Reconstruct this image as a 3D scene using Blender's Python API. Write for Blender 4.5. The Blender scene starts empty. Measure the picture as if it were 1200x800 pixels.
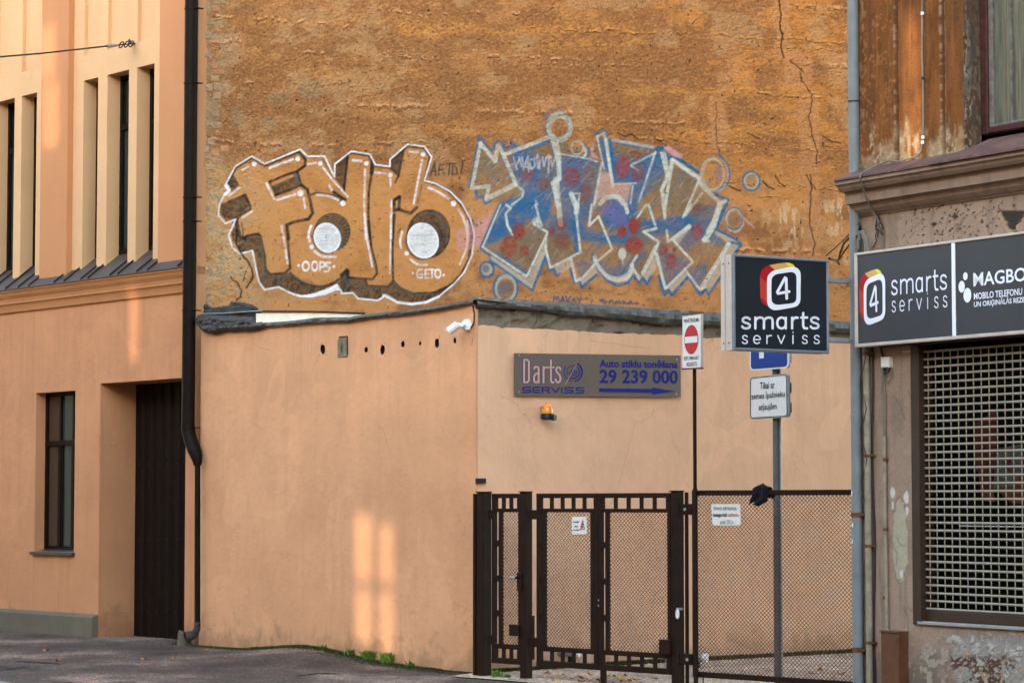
import bpy, bmesh, math, random
import numpy as np
from mathutils import Vector, Matrix

# ------------------------------------------------------------------ camera, world, sun, exposure
SC = bpy.context.scene
F_PX, EYE, CX, HY = 3000.0, 1.7, 600.0, 590.0     # focal length in photo pixels, eye height, principal column, horizon row
PITCH = math.atan((HY - 400.0) / F_PX)            # the camera looks slightly up
CP, SP = math.cos(PITCH), math.sin(PITCH)
cam = bpy.data.cameras.new("camera")
cam.sensor_width = 36.0
cam.lens = F_PX / 1200.0 * 36.0
cam.clip_start, cam.clip_end = 0.5, 800.0
camo = bpy.data.objects.new("camera", cam)
SC.collection.objects.link(camo)
camo.location = (0, 0, EYE)
camo.rotation_euler = (math.radians(90) + PITCH, 0, 0)
SC.camera = camo

SUN_EL = math.radians(6.5)
SUN_H = Vector((0.47, 0.883)).normalized()         # horizontal direction in which the sunlight travels
SUN_DIR = Vector((SUN_H.x * math.cos(SUN_EL), SUN_H.y * math.cos(SUN_EL), -math.sin(SUN_EL)))
world = bpy.data.worlds.new("World")
SC.world = world
world.use_nodes = True
wn = world.node_tree
bg = wn.nodes['Background']
sky = wn.nodes.new('ShaderNodeTexSky')
sky.sky_type = 'NISHITA'
sky.sun_disc = False
sky.sun_elevation = SUN_EL
sky.sun_rotation = math.atan2(-SUN_H.x, -SUN_H.y)
sky.air_density, sky.dust_density, sky.ozone_density = 1.0, 1.0, 1.0
wn.links.new(sky.outputs[0], bg.inputs['Color'])
bg.inputs['Strength'].default_value = 0.15
sun = bpy.data.lights.new("sun", 'SUN')
sun.energy = 2.5
sun.angle = math.radians(0.4)
sun.color = (1.0, 0.90, 0.76)
suno = bpy.data.objects.new("sun", sun)
SC.collection.objects.link(suno)
suno.rotation_euler = SUN_DIR.to_track_quat('-Z', 'Y').to_euler()
SC.view_settings.view_transform = 'Standard'
SC.view_settings.look = 'None'
SC.view_settings.gamma = 1.0
SC.view_settings.exposure = 3.75
SC.cycles.max_bounces = 6
SC.cycles.use_denoising = True

# ------------------------------------------------------------------ vertical planes of the place
class Plane:
    """A vertical plane: u runs to the right along it, y into the wall, z up."""
    def __init__(s, x, y, dx, dy):
        l = math.hypot(dx, dy)
        s.o = (x, y); s.d = (dx / l, dy / l); s.n = (-dy / l, dx / l)   # n points into the wall
        s.rz = math.atan2(dy, dx)
    def at(s, px, py, y=0.0):
        """(u, z) of the point of the plane (moved by y into the wall) seen at a photo pixel"""
        dy = F_PX*CP - (400-py)*SP
        rx, rzz = (px - CX) / dy, (F_PX*SP + (400-py)*CP) / dy
        ox, oy = s.o[0] + s.n[0] * y, s.o[1] + s.n[1] * y
        # ox + u dx = rx * t ; oy + u dy = t
        u = (rx * oy - ox) / (s.d[0] - rx * s.d[1])
        t = oy + u * s.d[1]
        return u, EYE + rzz * t
    def U(s, px, y=0.0): return s.at(px, HY, y)[0]
    def Z(s, px, py, y=0.0): return s.at(px, py, y)[1]
    def w(s, u, y, z): return Vector((s.o[0] + s.d[0]*u + s.n[0]*y, s.o[1] + s.d[1]*u + s.n[1]*y, z))
    def px(s, u, z, y=0.0):
        p = s.w(u, y, z)
        f = p.y*CP + (p.z-EYE)*SP
        return CX + F_PX * p.x / f, 400 - F_PX * (-p.y*SP + (p.z-EYE)*CP) / f

ST = (0.6167, -1.0)                                   # the street's direction
LF = Plane(-0.12833*31.38, 31.38, 0.833, -1.0)                          # facade of the left house
GW = Plane(-3.807, 31.248, 1.0, 0.25)                  # tall gable wall with the graffiti
LW = Plane(-3.779, 31.05, 3.408, -5.15)               # street face of the low building
RW = Plane(-0.371, 25.9, 1.2, 1.0)                    # its yard face
FN = Plane(-0.3485, 25.5, 3.30, -3.5)                 # fence and gates
RF = Plane(2.939, 21.5, *ST)                          # facade of the right house
SN = (0.8512, 0.5249)                                  # the street's normal, into the houses
OW = Plane(-4.04 - SN[0]*27.0, 31.5 - SN[1]*27.0, *ST)   # added sun-blocking wall across the street (camera's side)

# ------------------------------------------------------------------ objects
def link(o): SC.collection.objects.link(o); return o
ORI = {}
def tag(o, label=None, cat=None, group=None, kind=None):
    if label: o['label'] = label
    if cat: o['category'] = cat
    if group: o['group'] = group
    if kind: o['kind'] = kind
    return o
def thing(name, label, cat, pl, u=0.0, z=0.0, y=0.0, group=None):
    o = link(bpy.data.objects.new(name, None))
    o.empty_display_size = 0.1
    o.location = pl.w(u, y, z); o.rotation_euler = (0, 0, pl.rz)
    ORI[o.name] = (pl, (u, y, z))
    return tag(o, label, cat, group)
def origin_of(o):
    while o.name not in ORI: o = o.parent
    return ORI[o.name]

class MB:
    """collects shapes in the coordinates of a plane (u, y, z)"""
    def __init__(s): s.v = []; s.f = []
    def add(s, vs, fs):
        b = len(s.v); s.v += [tuple(v) for v in vs]; s.f += [tuple(i + b for i in f) for f in fs]; return s
    def box(s, u0, u1, y0, y1, z0, z1):
        v = [(u0,y0,z0),(u1,y0,z0),(u1,y1,z0),(u0,y1,z0),(u0,y0,z1),(u1,y0,z1),(u1,y1,z1),(u0,y1,z1)]
        return s.add(v, [(0,3,2,1),(4,5,6,7),(0,1,5,4),(1,2,6,5),(2,3,7,6),(3,0,4,7)])
    def bbox(s, u0, u1, y0, y1, z0, z1, c=0.005):
        """box with its front edges chamfered"""
        c = min(c, (u1-u0)/3, (z1-z0)/3, (y1-y0)/2)
        v = [(u0,y0+c,z0),(u1,y0+c,z0),(u1,y0+c,z1),(u0,y0+c,z1),
             (u0+c,y0,z0+c),(u1-c,y0,z0+c),(u1-c,y0,z1-c),(u0+c,y0,z1-c),
             (u0,y1,z0),(u1,y1,z0),(u1,y1,z1),(u0,y1,z1)]
        return s.add(v, [(4,5,6,7),(0,1,5,4),(1,2,6,5),(2,3,7,6),(3,0,4,7),(8,9,1,0),(9,10,2,1),(10,11,3,2),(11,8,0,3),(11,10,9,8)])
    def tube(s, pts, r, n=8, cap=True):
        pts = [Vector(p) for p in pts]; rs = r if isinstance(r, (list, tuple)) else [r]*len(pts)
        rings = []; ref = None
        for i, p in enumerate(pts):
            t = (pts[min(i+1, len(pts)-1)] - pts[max(i-1, 0)])
            t = t.normalized() if t.length > 1e-9 else Vector((0,0,1))
            if ref is None:
                ref = Vector((1,0,0)) if abs(t.x) < 0.8 else Vector((0,1,0))
            a = (ref - t*ref.dot(t)).normalized(); b = t.cross(a); ref = a
            rings.append([p + (a*math.cos(k*math.tau/n) + b*math.sin(k*math.tau/n))*rs[i] for k in range(n)])
        vs = [v for rg in rings for v in rg]; fs = []
        for i in range(len(pts)-1):
            for k in range(n):
                fs.append((i*n+k, i*n+(k+1)%n, (i+1)*n+(k+1)%n, (i+1)*n+k))
        if cap:
            fs.append(tuple(range(n-1, -1, -1))); fs.append(tuple((len(pts)-1)*n+k for k in range(n)))
        return s.add(vs, fs)
    def prism(s, poly, y0, y1):
        """polygon in (u, z), extruded from y0 (front) to y1"""
        n = len(poly)
        a = sum(poly[i][0]*poly[(i+1)%n][1]-poly[(i+1)%n][0]*poly[i][1] for i in range(n))
        if a < 0: poly = poly[::-1]
        vs = [(p[0], y0, p[1]) for p in poly] + [(p[0], y1, p[1]) for p in poly]
        return s.add(vs, [tuple(range(n)), tuple(range(2*n-1, n-1, -1))] + [(i, n+i, n+(i+1)%n, (i+1)%n) for i in range(n)])
    def profile(s, prof, u0, u1):
        """polygon in (y, z), extruded along u"""
        n = len(prof)
        vs = [(u0, p[0], p[1]) for p in prof] + [(u1, p[0], p[1]) for p in prof]
        return s.add(vs, [tuple(range(n-1,-1,-1)), tuple(range(n, 2*n))] + [(i, (i+1)%n, n+(i+1)%n, n+i) for i in range(n)])
    def sheet(s, grid):
        """grid[i][j] of points -> quads"""
        r, c = len(grid), len(grid[0])
        return s.add([p for row in grid for p in row],
                     [(i*c+j, i*c+j+1, (i+1)*c+j+1, (i+1)*c+j) for i in range(r-1) for j in range(c-1)])
    def wall(s, u0, u1, z0, z1, holes, y0, y1):
        """wall slab with rectangular holes (ua, ub, za, zb) cut through, reveals included"""
        us = sorted({u0, u1, *[h[0] for h in holes], *[h[1] for h in holes]}); us = [u for u in us if u0 <= u <= u1]
        zs = sorted({z0, z1, *[h[2] for h in holes], *[h[3] for h in holes]}); zs = [z for z in zs if z0 <= z <= z1]
        def solid(i, j):
            if i < 0 or j < 0 or i >= len(us)-1 or j >= len(zs)-1: return False
            u, z = (us[i]+us[i+1])/2, (zs[j]+zs[j+1])/2
            return not any(h[0] < u < h[1] and h[2] < z < h[3] for h in holes)
        for i in range(len(us)-1):
            for j in range(len(zs)-1):
                if not solid(i, j): continue
                a, b, c, d = us[i], us[i+1], zs[j], zs[j+1]
                s.add([(a,y0,c),(b,y0,c),(b,y0,d),(a,y0,d)], [(0,1,2,3)])
                s.add([(a,y1,c),(b,y1,c),(b,y1,d),(a,y1,d)], [(3,2,1,0)])
                if not solid(i-1, j): s.add([(a,y0,c),(a,y0,d),(a,y1,d),(a,y1,c)], [(0,1,2,3)])
                if not solid(i+1, j): s.add([(b,y0,c),(b,y0,d),(b,y1,d),(b,y1,c)], [(3,2,1,0)])
                if not solid(i, j-1): s.add([(a,y0,c),(b,y0,c),(b,y1,c),(a,y1,c)], [(3,2,1,0)])
                if not solid(i, j+1): s.add([(a,y0,d),(b,y0,d),(b,y1,d),(a,y1,d)], [(0,1,2,3)])
        return s
    def build(s, name, m, parent=None, smooth=False, label=None, kind=None, pl=None, org=None):
        if parent is not None: pl, org = origin_of(parent)
        if org is None: org = (0, 0, 0)
        me = bpy.data.meshes.new(name)
        a = np.array(s.v, dtype=np.float64) - np.array(org)
        me.from_pydata(a.tolist(), [], s.f)
        me.materials.append(m)
        if smooth:
            me.polygons.foreach_set('use_smooth', [True]*len(me.polygons))
            me.set_sharp_from_angle(angle=math.radians(40))
        me.update()
        o = link(bpy.data.objects.new(name, me))
        if parent is not None:
            o.parent = parent
        elif pl is not None:
            o.location = pl.w(org[0], org[1], org[2]); o.rotation_euler = (0, 0, pl.rz)
            ORI[o.name] = (pl, org)
        return tag(o, label, kind=kind)
def place(name, me, parent, uyz, m=None):
    """another object on a mesh already built, set at (u, y, z) of its thing"""
    pl, org = origin_of(parent)
    o = link(bpy.data.objects.new(name, me)); o.parent = parent
    o.location = (uyz[0]-org[0], uyz[1]-org[1], uyz[2]-org[2])
    return o
def copy_tree(o, parent=None):
    c = link(o.copy())
    if parent is not None: c.parent = parent
    if o.name in ORI: ORI[c.name] = ORI[o.name]
    for ch in list(o.children): copy_tree(ch, c)
    return c

# ------------------------------------------------------------------ materials
MATS = {}
def nd(t, typ, **kw):
    n = t.nodes.new(typ)
    for k, v in kw.items():
        if k.startswith('i_'): n.inputs[k[2:].replace('_', ' ')].default_value = v
        else: setattr(n, k, v)
    return n
def base_mat(name):
    m = bpy.data.materials.new(name); m.use_nodes = True
    t = m.node_tree; b = t.nodes['Principled BSDF']
    return m, t, b
def ramp(t, fac, stops):
    r = t.nodes.new('ShaderNodeValToRGB'); e = r.color_ramp.elements
    while len(e) < len(stops): e.new(0.5)
    for i, (p, c) in enumerate(stops):
        e[i].position = p; e[i].color = (*c, 1) if len(c) == 3 else c
    t.links.new(fac, r.inputs[0]); return r.outputs[0]
def noise(t, scale, detail=6, rough=0.6, vec=None, stretch=None, dist=0.0):
    n = nd(t, 'ShaderNodeTexNoise'); n.inputs['Scale'].default_value = scale
    n.inputs['Detail'].default_value = detail; n.inputs['Roughness'].default_value = rough; n.inputs['Distortion'].default_value = dist
    g = nd(t, 'ShaderNodeTexCoord') if vec is None else None
    v = vec or g.outputs['Object']
    if stretch:
        mp = nd(t, 'ShaderNodeMapping'); mp.inputs['Scale'].default_value = stretch; t.links.new(v, mp.inputs[0]); v = mp.outputs[0]
    t.links.new(v, n.inputs['Vector']); return n.outputs['Fac']
def mixc(t, fac, a, b, mode='MIX'):
    n = nd(t, 'ShaderNodeMix', data_type='RGBA', blend_type=mode)
    for sock, val in ((n.inputs[0], fac), (n.inputs[6], a), (n.inputs[7], b)):
        if isinstance(val, (int, float)): sock.default_value = val
        elif isinstance(val, tuple): sock.default_value = (*val, 1)
        else: t.links.new(val, sock)
    return n.outputs[2]
def bump(t, b, h, strength, dist=0.01):
    n = nd(t, 'ShaderNodeBump'); n.inputs['Strength'].default_value = strength; n.inputs['Distance'].default_value = dist
    t.links.new(h, n.inputs['Height']); t.links.new(n.outputs[0], b.inputs['Normal'])
def dk(c, f): return tuple(x*f for x in c)

def plaster(name, col, var=0.12, stain=None, stain_amt=0.35, streak=True, bmp=0.3, rough=0.92, grain=140, dirt=None):
    m, t, b = base_mat(name)
    big = noise(t, 0.9, 5, 0.6)
    c = mixc(t, ramp(t, big, [(0.35, (0,0,0)), (0.68, (1,1,1))]), dk(col, 1-var), dk(col, 1+var*0.5))
    if streak:
        st = noise(t, 3.0, 6, 0.65, stretch=(2.2, 2.2, 0.22))
        c = mixc(t, ramp(t, st, [(0.50, (0,0,0)), (0.8, (0.55,0.55,0.55))]), c, dk(stain or dk(col, 0.7), 1.0))
    if stain:
        sp = noise(t, 2.3, 9, 0.7)
        c = mixc(t, ramp(t, sp, [(0.55, (0,0,0)), (0.75, (stain_amt,)*3)]), c, stain)
    if dirt:                                         # splashed dirt with a ragged upper edge, along the foot of the wall
        g = nd(t, 'ShaderNodeTexCoord'); sx = nd(t, 'ShaderNodeSeparateXYZ'); t.links.new(g.outputs['Object'], sx.inputs[0])
        dn = noise(t, 2.2, 9, 0.7, stretch=(1.2, 1.2, 1.3))
        ma = nd(t, 'ShaderNodeMath', operation='MULTIPLY_ADD'); ma.inputs[1].default_value = 1.5; ma.inputs[2].default_value = -0.45
        t.links.new(dn, ma.inputs[0])
        sb = nd(t, 'ShaderNodeMath', operation='SUBTRACT'); t.links.new(ma.outputs[0], sb.inputs[0]); t.links.new(sx.outputs[2], sb.inputs[1])
        c = mixc(t, ramp(t, sb.outputs[0], [(0.0, (0,0,0)), (0.22, (0.55,)*3), (0.45, (0.8,)*3)]), c, dirt)
        # old repairs with their own outlines, drips from the roof edge, and a few hairline cracks
        pn = noise(t, 0.75, 3, 0.45, dist=0.6); c = mixc(t, ramp(t, pn, [(0.555, (0,0,0)), (0.565, (0.34,)*3), (0.62, (0.30,)*3), (0.632, (0,0,0))]), c, dk(col, 1.12))
        dr = noise(t, 7.0, 5, 0.7, stretch=(1.6, 1.6, 0.05)); tz = nd(t, 'ShaderNodeMapRange'); tz.inputs[1].default_value = 2.3; tz.inputs[2].default_value = 3.7
        t.links.new(sx.outputs[2], tz.inputs[0])
        mm = nd(t, 'ShaderNodeMath', operation='MULTIPLY'); t.links.new(ramp(t, dr, [(0.55, (0,0,0)), (0.72, (0.45,)*3)]), mm.inputs[0]); t.links.new(tz.outputs[0], mm.inputs[1])
        c = mixc(t, mm.outputs[0], c, dk(col, 0.60))
        vv = nd(t, 'ShaderNodeTexVoronoi', feature='DISTANCE_TO_EDGE'); vv.inputs['Scale'].default_value = 1.1
        wn_ = noise(t, 5, 6, 0.7); mx = nd(t, 'ShaderNodeVectorMath', operation='MULTIPLY_ADD'); mx.inputs[1].default_value = (0.35, 0.35, 0.35)
        t.links.new(wn_, mx.inputs[0]); t.links.new(g.outputs['Object'], mx.inputs[2]); t.links.new(mx.outputs[0], vv.inputs['Vector'])
        cm = noise(t, 1.1, 3, 0.5); mc = nd(t, 'ShaderNodeMath', operation='MULTIPLY')
        t.links.new(ramp(t, vv.outputs['Distance'], [(0.0, (1,1,1)), (0.0045, (0,0,0))]), mc.inputs[0]); t.links.new(ramp(t, cm, [(0.54, (0,0,0)), (0.60, (0.6,)*3)]), mc.inputs[1])
        c = mixc(t, mc.outputs[0], c, dk(col, 0.4))
        sc_ = noise(t, 34, 4, 0.75, stretch=(1, 1, 0.35))
        c = mixc(t, ramp(t, sc_, [(0.66, (0,0,0)), (0.74, (0.35,)*3)]), c, dk(col, 0.62))
    fine = noise(t, grain, 3, 0.7)
    c = mixc(t, ramp(t, fine, [(0.3, (0.86,0.86,0.86)), (0.7, (1.08,1.08,1.08))]), c, c, 'MIX') if False else mixc(t, 0.22, c, ramp(t, fine, [(0.3, (0.6,0.6,0.6)), (0.7, (1,1,1))]), 'MULTIPLY')
    t.links.new(c, b.inputs['Base Color']); b.inputs['Roughness'].default_value = rough
    b.inputs['Specular IOR Level'].default_value = 0.2
    mid = noise(t, 9, 5, 0.6)
    h = nd(t, 'ShaderNodeMath', operation='MULTIPLY_ADD'); h.inputs[1].default_value = 3.0
    t.links.new(mid, h.inputs[0]); t.links.new(fine, h.inputs[2])
    bump(t, b, h.outputs[0], bmp*(1.5 if dirt else 1), 0.006)
    return m
def painted(name, col, rough=0.4, metal=0.0, var=0.25, bmp=0.05, rust=None, scale=9, spec=0.22):
    m, t, b = base_mat(name)
    n = noise(t, scale, 8, 0.65)
    c = mixc(t, ramp(t, n, [(0.3, (0,0,0)), (0.7, (1,1,1))]), dk(col, 1-var), dk(col, 1+var))
    if rust:
        r = noise(t, scale*2.3, 10, 0.72)
        c = mixc(t, ramp(t, r, [(0.60, (0,0,0)), (0.68, (1,1,1))]), c, rust)
    t.links.new(c, b.inputs['Base Color'])
    rr = nd(t, 'ShaderNodeMapRange'); rr.inputs[3].default_value = max(0.03, rough-0.12); rr.inputs[4].default_value = min(1, rough+0.12)
    t.links.new(n, rr.inputs[0]); t.links.new(rr.outputs[0], b.inputs['Roughness'])
    b.inputs['Metallic'].default_value = metal
    b.inputs['Specular IOR Level'].default_value = spec
    if bmp: bump(t, b, n, bmp, 0.01)
    return m
def vcol_mat(name, bmp=0.4, rough=0.93, grain=70):
    m, t, b = base_mat(name)
    a = nd(t, 'ShaderNodeAttribute', attribute_name='Col')
    f = noise(t, grain, 5, 0.75)
    g = noise(t, grain*3.1, 3, 0.7)
    c = mixc(t, 0.5, a.outputs['Color'], ramp(t, f, [(0.32, (0.55,0.53,0.5)), (0.62, (1.1,1.08,1.05))]), 'MULTIPLY')
    c = mixc(t, 0.3, c, ramp(t, g, [(0.35, (0.6,0.6,0.6)), (0.6, (1.1,1.1,1.1))]), 'MULTIPLY')
    t.links.new(c, b.inputs['Base Color']); b.inputs['Roughness'].default_value = rough
    b.inputs['Specular IOR Level'].default_value = 0.15
    bump(t, b, f, bmp, 0.012)
    return m

LOWC = (0.53, 0.240, 0.116)
M = {}
M['left_low'] = plaster('left_house_lower_plaster', LOWC, 0.10, stain_amt=0.2, dirt=(0.27, 0.13, 0.065))
M['left_pil'] = plaster('left_house_pilaster_plaster', (0.51, 0.228, 0.105), 0.06, streak=False)
M['left_cream'] = plaster('left_house_cream_plaster', (0.64, 0.385, 0.205), 0.06, streak=False)
M['lw'] = plaster('low_building_plaster', (0.69, 0.345, 0.178), 0.14, stain=(0.54, 0.275, 0.14), stain_amt=0.4, dirt=(0.30, 0.165, 0.085))
M['rw'] = plaster('low_building_yard_plaster', (0.82, 0.47, 0.295), 0.10, stain=(0.60, 0.37, 0.24), stain_amt=0.6, dirt=(0.42, 0.24, 0.14))
M['concrete'] = plaster('weathered_concrete', (0.25, 0.20, 0.155), 0.25, stain=(0.10, 0.09, 0.075), stain_amt=0.8, grain=60, bmp=0.6)
M['plinth'] = plaster('grey_plinth_render', (0.15, 0.122, 0.088), 0.25, stain=(0.10, 0.10, 0.075), stain_amt=0.6, grain=90)
M['tar'] = painted('crumpled_bitumen', (0.045, 0.042, 0.040), 0.55, var=0.5, bmp=0.6, scale=14)
M['flash'] = painted('grey_roofing_felt', (0.085, 0.078, 0.072), 0.5, var=0.5, bmp=0.5, scale=10)
M['brown_metal'] = painted('dark_brown_metal', (0.0095, 0.0055, 0.0042), 0.5, var=0.35, bmp=0.05, spec=0.07)
M['gate_metal'] = painted('dark_brown_gate_paint', (0.0165, 0.0070, 0.0045), 0.55, var=0.3, bmp=0.08, rust=(0.035, 0.015, 0.009), spec=0.10)
M['apron'] = painted('brown_grey_sheet_metal', (0.055, 0.042, 0.039), 0.45, var=0.2)
M['seam'] = painted('sheet_metal_seam', (0.03, 0.022, 0.02), 0.5)
M['grey_pipe'] = painted('blue_grey_pipe_paint', (0.165, 0.18, 0.19), 0.5, var=0.15, scale=6)
M['old_pipe'] = painted('old_cream_pipe_paint', (0.25, 0.20, 0.15), 0.55, var=0.3, rust=(0.07, 0.04, 0.025), scale=12)
M['rusty'] = painted('rusty_metal', (0.12, 0.05, 0.025), 0.8, var=0.5, scale=20)
M['brown_box'] = painted('red_brown_box_paint', (0.105, 0.04, 0.02), 0.55, var=0.3, scale=8)
M['galv'] = painted('galvanised_metal', (0.30, 0.31, 0.32), 0.45, metal=0.3, var=0.2)
M['pole_grey'] = painted('grey_pole_paint', (0.10, 0.105, 0.105), 0.5, var=0.2)
M['white'] = painted('white_paint', (0.78, 0.77, 0.76), 0.45, var=0.04, bmp=0)
M['sign_white'] = painted('sign_white', (0.62, 0.61, 0.585), 0.5, var=0.06, bmp=0)
M['letter_white'] = painted('letter_white', (0.80, 0.80, 0.88), 0.5, var=0.02, bmp=0)
M['panel_white'] = painted('pale_flashing', (0.82, 0.74, 0.62), 0.5, var=0.1, bmp=0.05)
M['sign_dark'] = painted('dark_grey_sign_face', (0.017, 0.021, 0.027), 0.6, spec=0.1, var=0.10, bmp=0.05, scale=2.5)
M['sign_dark2'] = painted('grey_fascia_face', (0.050, 0.050, 0.054), 0.5, var=0.10, bmp=0.12, scale=2.0)
M['alu'] = painted('aluminium_frame', (0.50, 0.42, 0.36), 0.5, metal=0.0, var=0.12)
M['alu_blue'] = painted('bluish_aluminium_frame', (0.20, 0.22, 0.26), 0.4, metal=0.2, var=0.12)
M['red'] = painted('sign_red', (0.42, 0.012, 0.018), 0.5, var=0.08, bmp=0)
M['logo_red'] = painted('logo_dark_red', (0.40, 0.008, 0.012), 0.5, var=0.05, bmp=0)
M['logo_orange'] = painted('logo_orange_red', (0.52, 0.045, 0.025), 0.5, var=0.05, bmp=0)
M['logo_gold'] = painted('logo_gold', (0.66, 0.36, 0.11), 0.5, var=0.05, bmp=0)
M['logo_yellow'] = painted('logo_yellow', (0.80, 0.66, 0.03), 0.5, var=0.05, bmp=0)
M['blue'] = painted('sign_blue', (0.003, 0.030, 0.19), 0.5, var=0.1, bmp=0)
M['ink_blue'] = painted('ink_blue', (0.004, 0.008, 0.17), 0.7, var=0.08, bmp=0)
M['ink_pink'] = painted('ink_pink', (0.52, 0.30, 0.24), 0.5, var=0.05, bmp=0)
M['ink_black'] = painted('ink_black', (0.03, 0.028, 0.028), 0.6, var=0.05, bmp=0)
M['ink_red'] = painted('ink_red', (0.50, 0.06, 0.06), 0.6, var=0.05, bmp=0)
M['taupe'] = painted('taupe_sign_sheet', (0.125, 0.090, 0.072), 0.55, var=0.08, bmp=0.03)
M['black'] = painted('black_plastic', (0.012, 0.012, 0.013), 0.4, var=0.2)
M['cloth'] = painted('dark_cloth', (0.006, 0.007, 0.011), 0.95, var=0.4, bmp=0.5, scale=40)
M['cable'] = painted('cable_rubber', (0.03, 0.026, 0.024), 0.6, var=0.2, bmp=0)
M['cable_grey'] = painted('cable_grey', (0.16, 0.135, 0.11), 0.6, var=0.2, bmp=0)
M['hole'] = painted('hole_shade', (0.012, 0.009, 0.007), 0.95, bmp=0)  # near-black colour gives the holes and pipe mouth their inner shade
M['mesh_metal'] = painted('mesh_paint', (0.085, 0.045, 0.030), 0.6, var=0.3, bmp=0, spec=0.08)
M['dark_room'] = painted('dark_interior', (0.010, 0.009, 0.009), 0.9, bmp=0)
M['shutter'] = painted('beige_shutter_metal', (0.31, 0.265, 0.215), 0.5, metal=0.0, var=0.18, scale=6)
M['shutter_link'] = painted('yellowed_shutter_link', (0.24, 0.21, 0.12), 0.45, var=0.15)
M['shutter_frame'] = painted('brown_shutter_frame', (0.040, 0.022, 0.014), 0.5, var=0.2)
M['corn_left'] = plaster('left_cornice_plaster', (0.43, 0.185, 0.072), 0.10, streak=False)
M['corn_right'] = plaster('right_cornice_plaster', (0.275, 0.182, 0.130), 0.12, stain=(0.06, 0.045, 0.035), stain_amt=0.7, grain=80, bmp=0.5)
M['apron_red'] = painted('worn_red_brown_tin', (0.125, 0.062, 0.052), 0.65, var=0.5, bmp=0.2, rust=(0.26, 0.19, 0.16), scale=7)
M['red_wood'] = painted('weathered_dark_red_wood', (0.055, 0.018, 0.013), 0.7, var=0.5, bmp=0.3, rust=(0.10, 0.08, 0.065), scale=14)
M['grey_wood'] = painted('peeled_grey_wood', (0.13, 0.115, 0.10), 0.8, var=0.4, bmp=0.4, scale=18)
M['blind'] = painted('pale_curtain', (0.20, 0.19, 0.14), 0.9, var=0.12, bmp=0)
M['vent'] = painted('old_vent_plate', (0.21, 0.17, 0.12), 0.7, var=0.45, rust=(0.05, 0.03, 0.02), scale=25)
M['kerb'] = plaster('kerb_granite', (0.26, 0.23, 0.20), 0.15, streak=False, grain=120)
M['brick'] = painted('old_brick', (0.36, 0.15, 0.075), 0.95, var=0.3, bmp=0.5, scale=30)
M['yellow_leaf'] = painted('yellow_leaf', (0.62, 0.36, 0.02), 0.8, var=0.2, bmp=0)
M['orange_leaf'] = painted('orange_leaf', (0.52, 0.14, 0.02), 0.8, var=0.2, bmp=0)
M['pale_leaf'] = painted('pale_leaf', (0.60, 0.42, 0.26), 0.8, var=0.2, bmp=0)
M['moss'] = painted('moss', (0.045, 0.052, 0.012), 0.95, var=0.6, bmp=0.3, scale=30)
M['grass'] = painted('grass', (0.10, 0.17, 0.025), 0.8, var=0.4, bmp=0)

def glass_mat(name, col, rough=0.04, spec=0.8):
    m, t, b = base_mat(name)
    b.inputs['Base Color'].default_value = (*col, 1); b.inputs['Roughness'].default_value = rough
    b.inputs['Specular IOR Level'].default_value = spec
    w = noise(t, 1.3, 2, 0.5); bump(t, b, w, 0.03, 0.02)
    return m
M['glass'] = glass_mat('window_glass', (0.008, 0.012, 0.011), 0.05, 0.3)
M['shop_glass'] = glass_mat('shop_window_glass', (0.005, 0.005, 0.005), 0.5, 0.0)
M['glass_brown'] = glass_mat('window_glass_before_a_blind', (0.055, 0.034, 0.022), 0.1, 0.15)
M['glass_teal'] = glass_mat('window_glass_teal', (0.022, 0.036, 0.034), 0.06, 0.16)
m, t, b = base_mat('amber_plastic'); M['amber'] = m
b.inputs['Base Color'].default_value = (0.80, 0.26, 0.01, 1); b.inputs['Roughness'].default_value = 0.2
b.inputs['Subsurface Weight'].default_value = 0.0; b.inputs['Coat Weight'].default_value = 0.5
m, t, b = base_mat('sun_patch_filter'); M['tint'] = m
tr = nd(t, 'ShaderNodeBsdfTransparent'); tr.inputs[0].default_value = (0.32, 0.30, 0.275, 1)  # unseen filter, added to dim the sun patches
t.links.new(tr.outputs[0], t.nodes['Material Output'].inputs['Surface'])
m, t, b = base_mat('sun_patch_filter_weak'); M['tint_clear'] = m
tr = nd(t, 'ShaderNodeBsdfTransparent'); tr.inputs[0].default_value = (0.60, 0.58, 0.55, 1)  # weaker filter, added for the brighter sun patches
t.links.new(tr.outputs[0], t.nodes['Material Output'].inputs['Surface'])

def asphalt(name, c0, c1, c2, scale=0.9):
    m, t, b = base_mat(name)
    g = nd(t, 'ShaderNodeNewGeometry')
    P = g.outputs['Position']
    big = noise(t, scale, 7, 0.62, vec=P, stretch=(1, 0.6, 1))
    c = ramp(t, big, [(0.36, c0), (0.52, c1), (0.66, c2)])
    v = nd(t, 'ShaderNodeTexVoronoi'); v.inputs['Scale'].default_value = 55; t.links.new(P, v.inputs['Vector'])
    sp = nd(t, 'ShaderNodeMath', operation='LESS_THAN'); sp.inputs[1].default_value = 0.25; t.links.new(v.outputs['Distance'], sp.inputs[0])
    col2 = nd(t, 'ShaderNodeSeparateColor'); t.links.new(v.outputs['Color'], col2.inputs[0])
    gg = ramp(t, col2.outputs[0], [(0.0, (0.30,0.28,0.27)), (0.8, (1.2,1.15,1.1)), (0.93, (3.6,3.3,3.0))])
    c = mixc(t, 0.65, c, gg, 'MULTIPLY')
    fine = noise(t, 160, 2, 0.6, vec=P)
    c = mixc(t, 0.5, c, ramp(t, fine, [(0.35, (0.6,0.6,0.6)), (0.65, (1.3,1.3,1.3))]), 'MULTIPLY')
    t.links.new(c, b.inputs['Base Color']); b.inputs['Roughness'].default_value = 0.9
    b.inputs['Specular IOR Level'].default_value = 0.3
    bump(t, b, v.outputs['Distance'], 0.35, 0.008)
    return m
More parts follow.
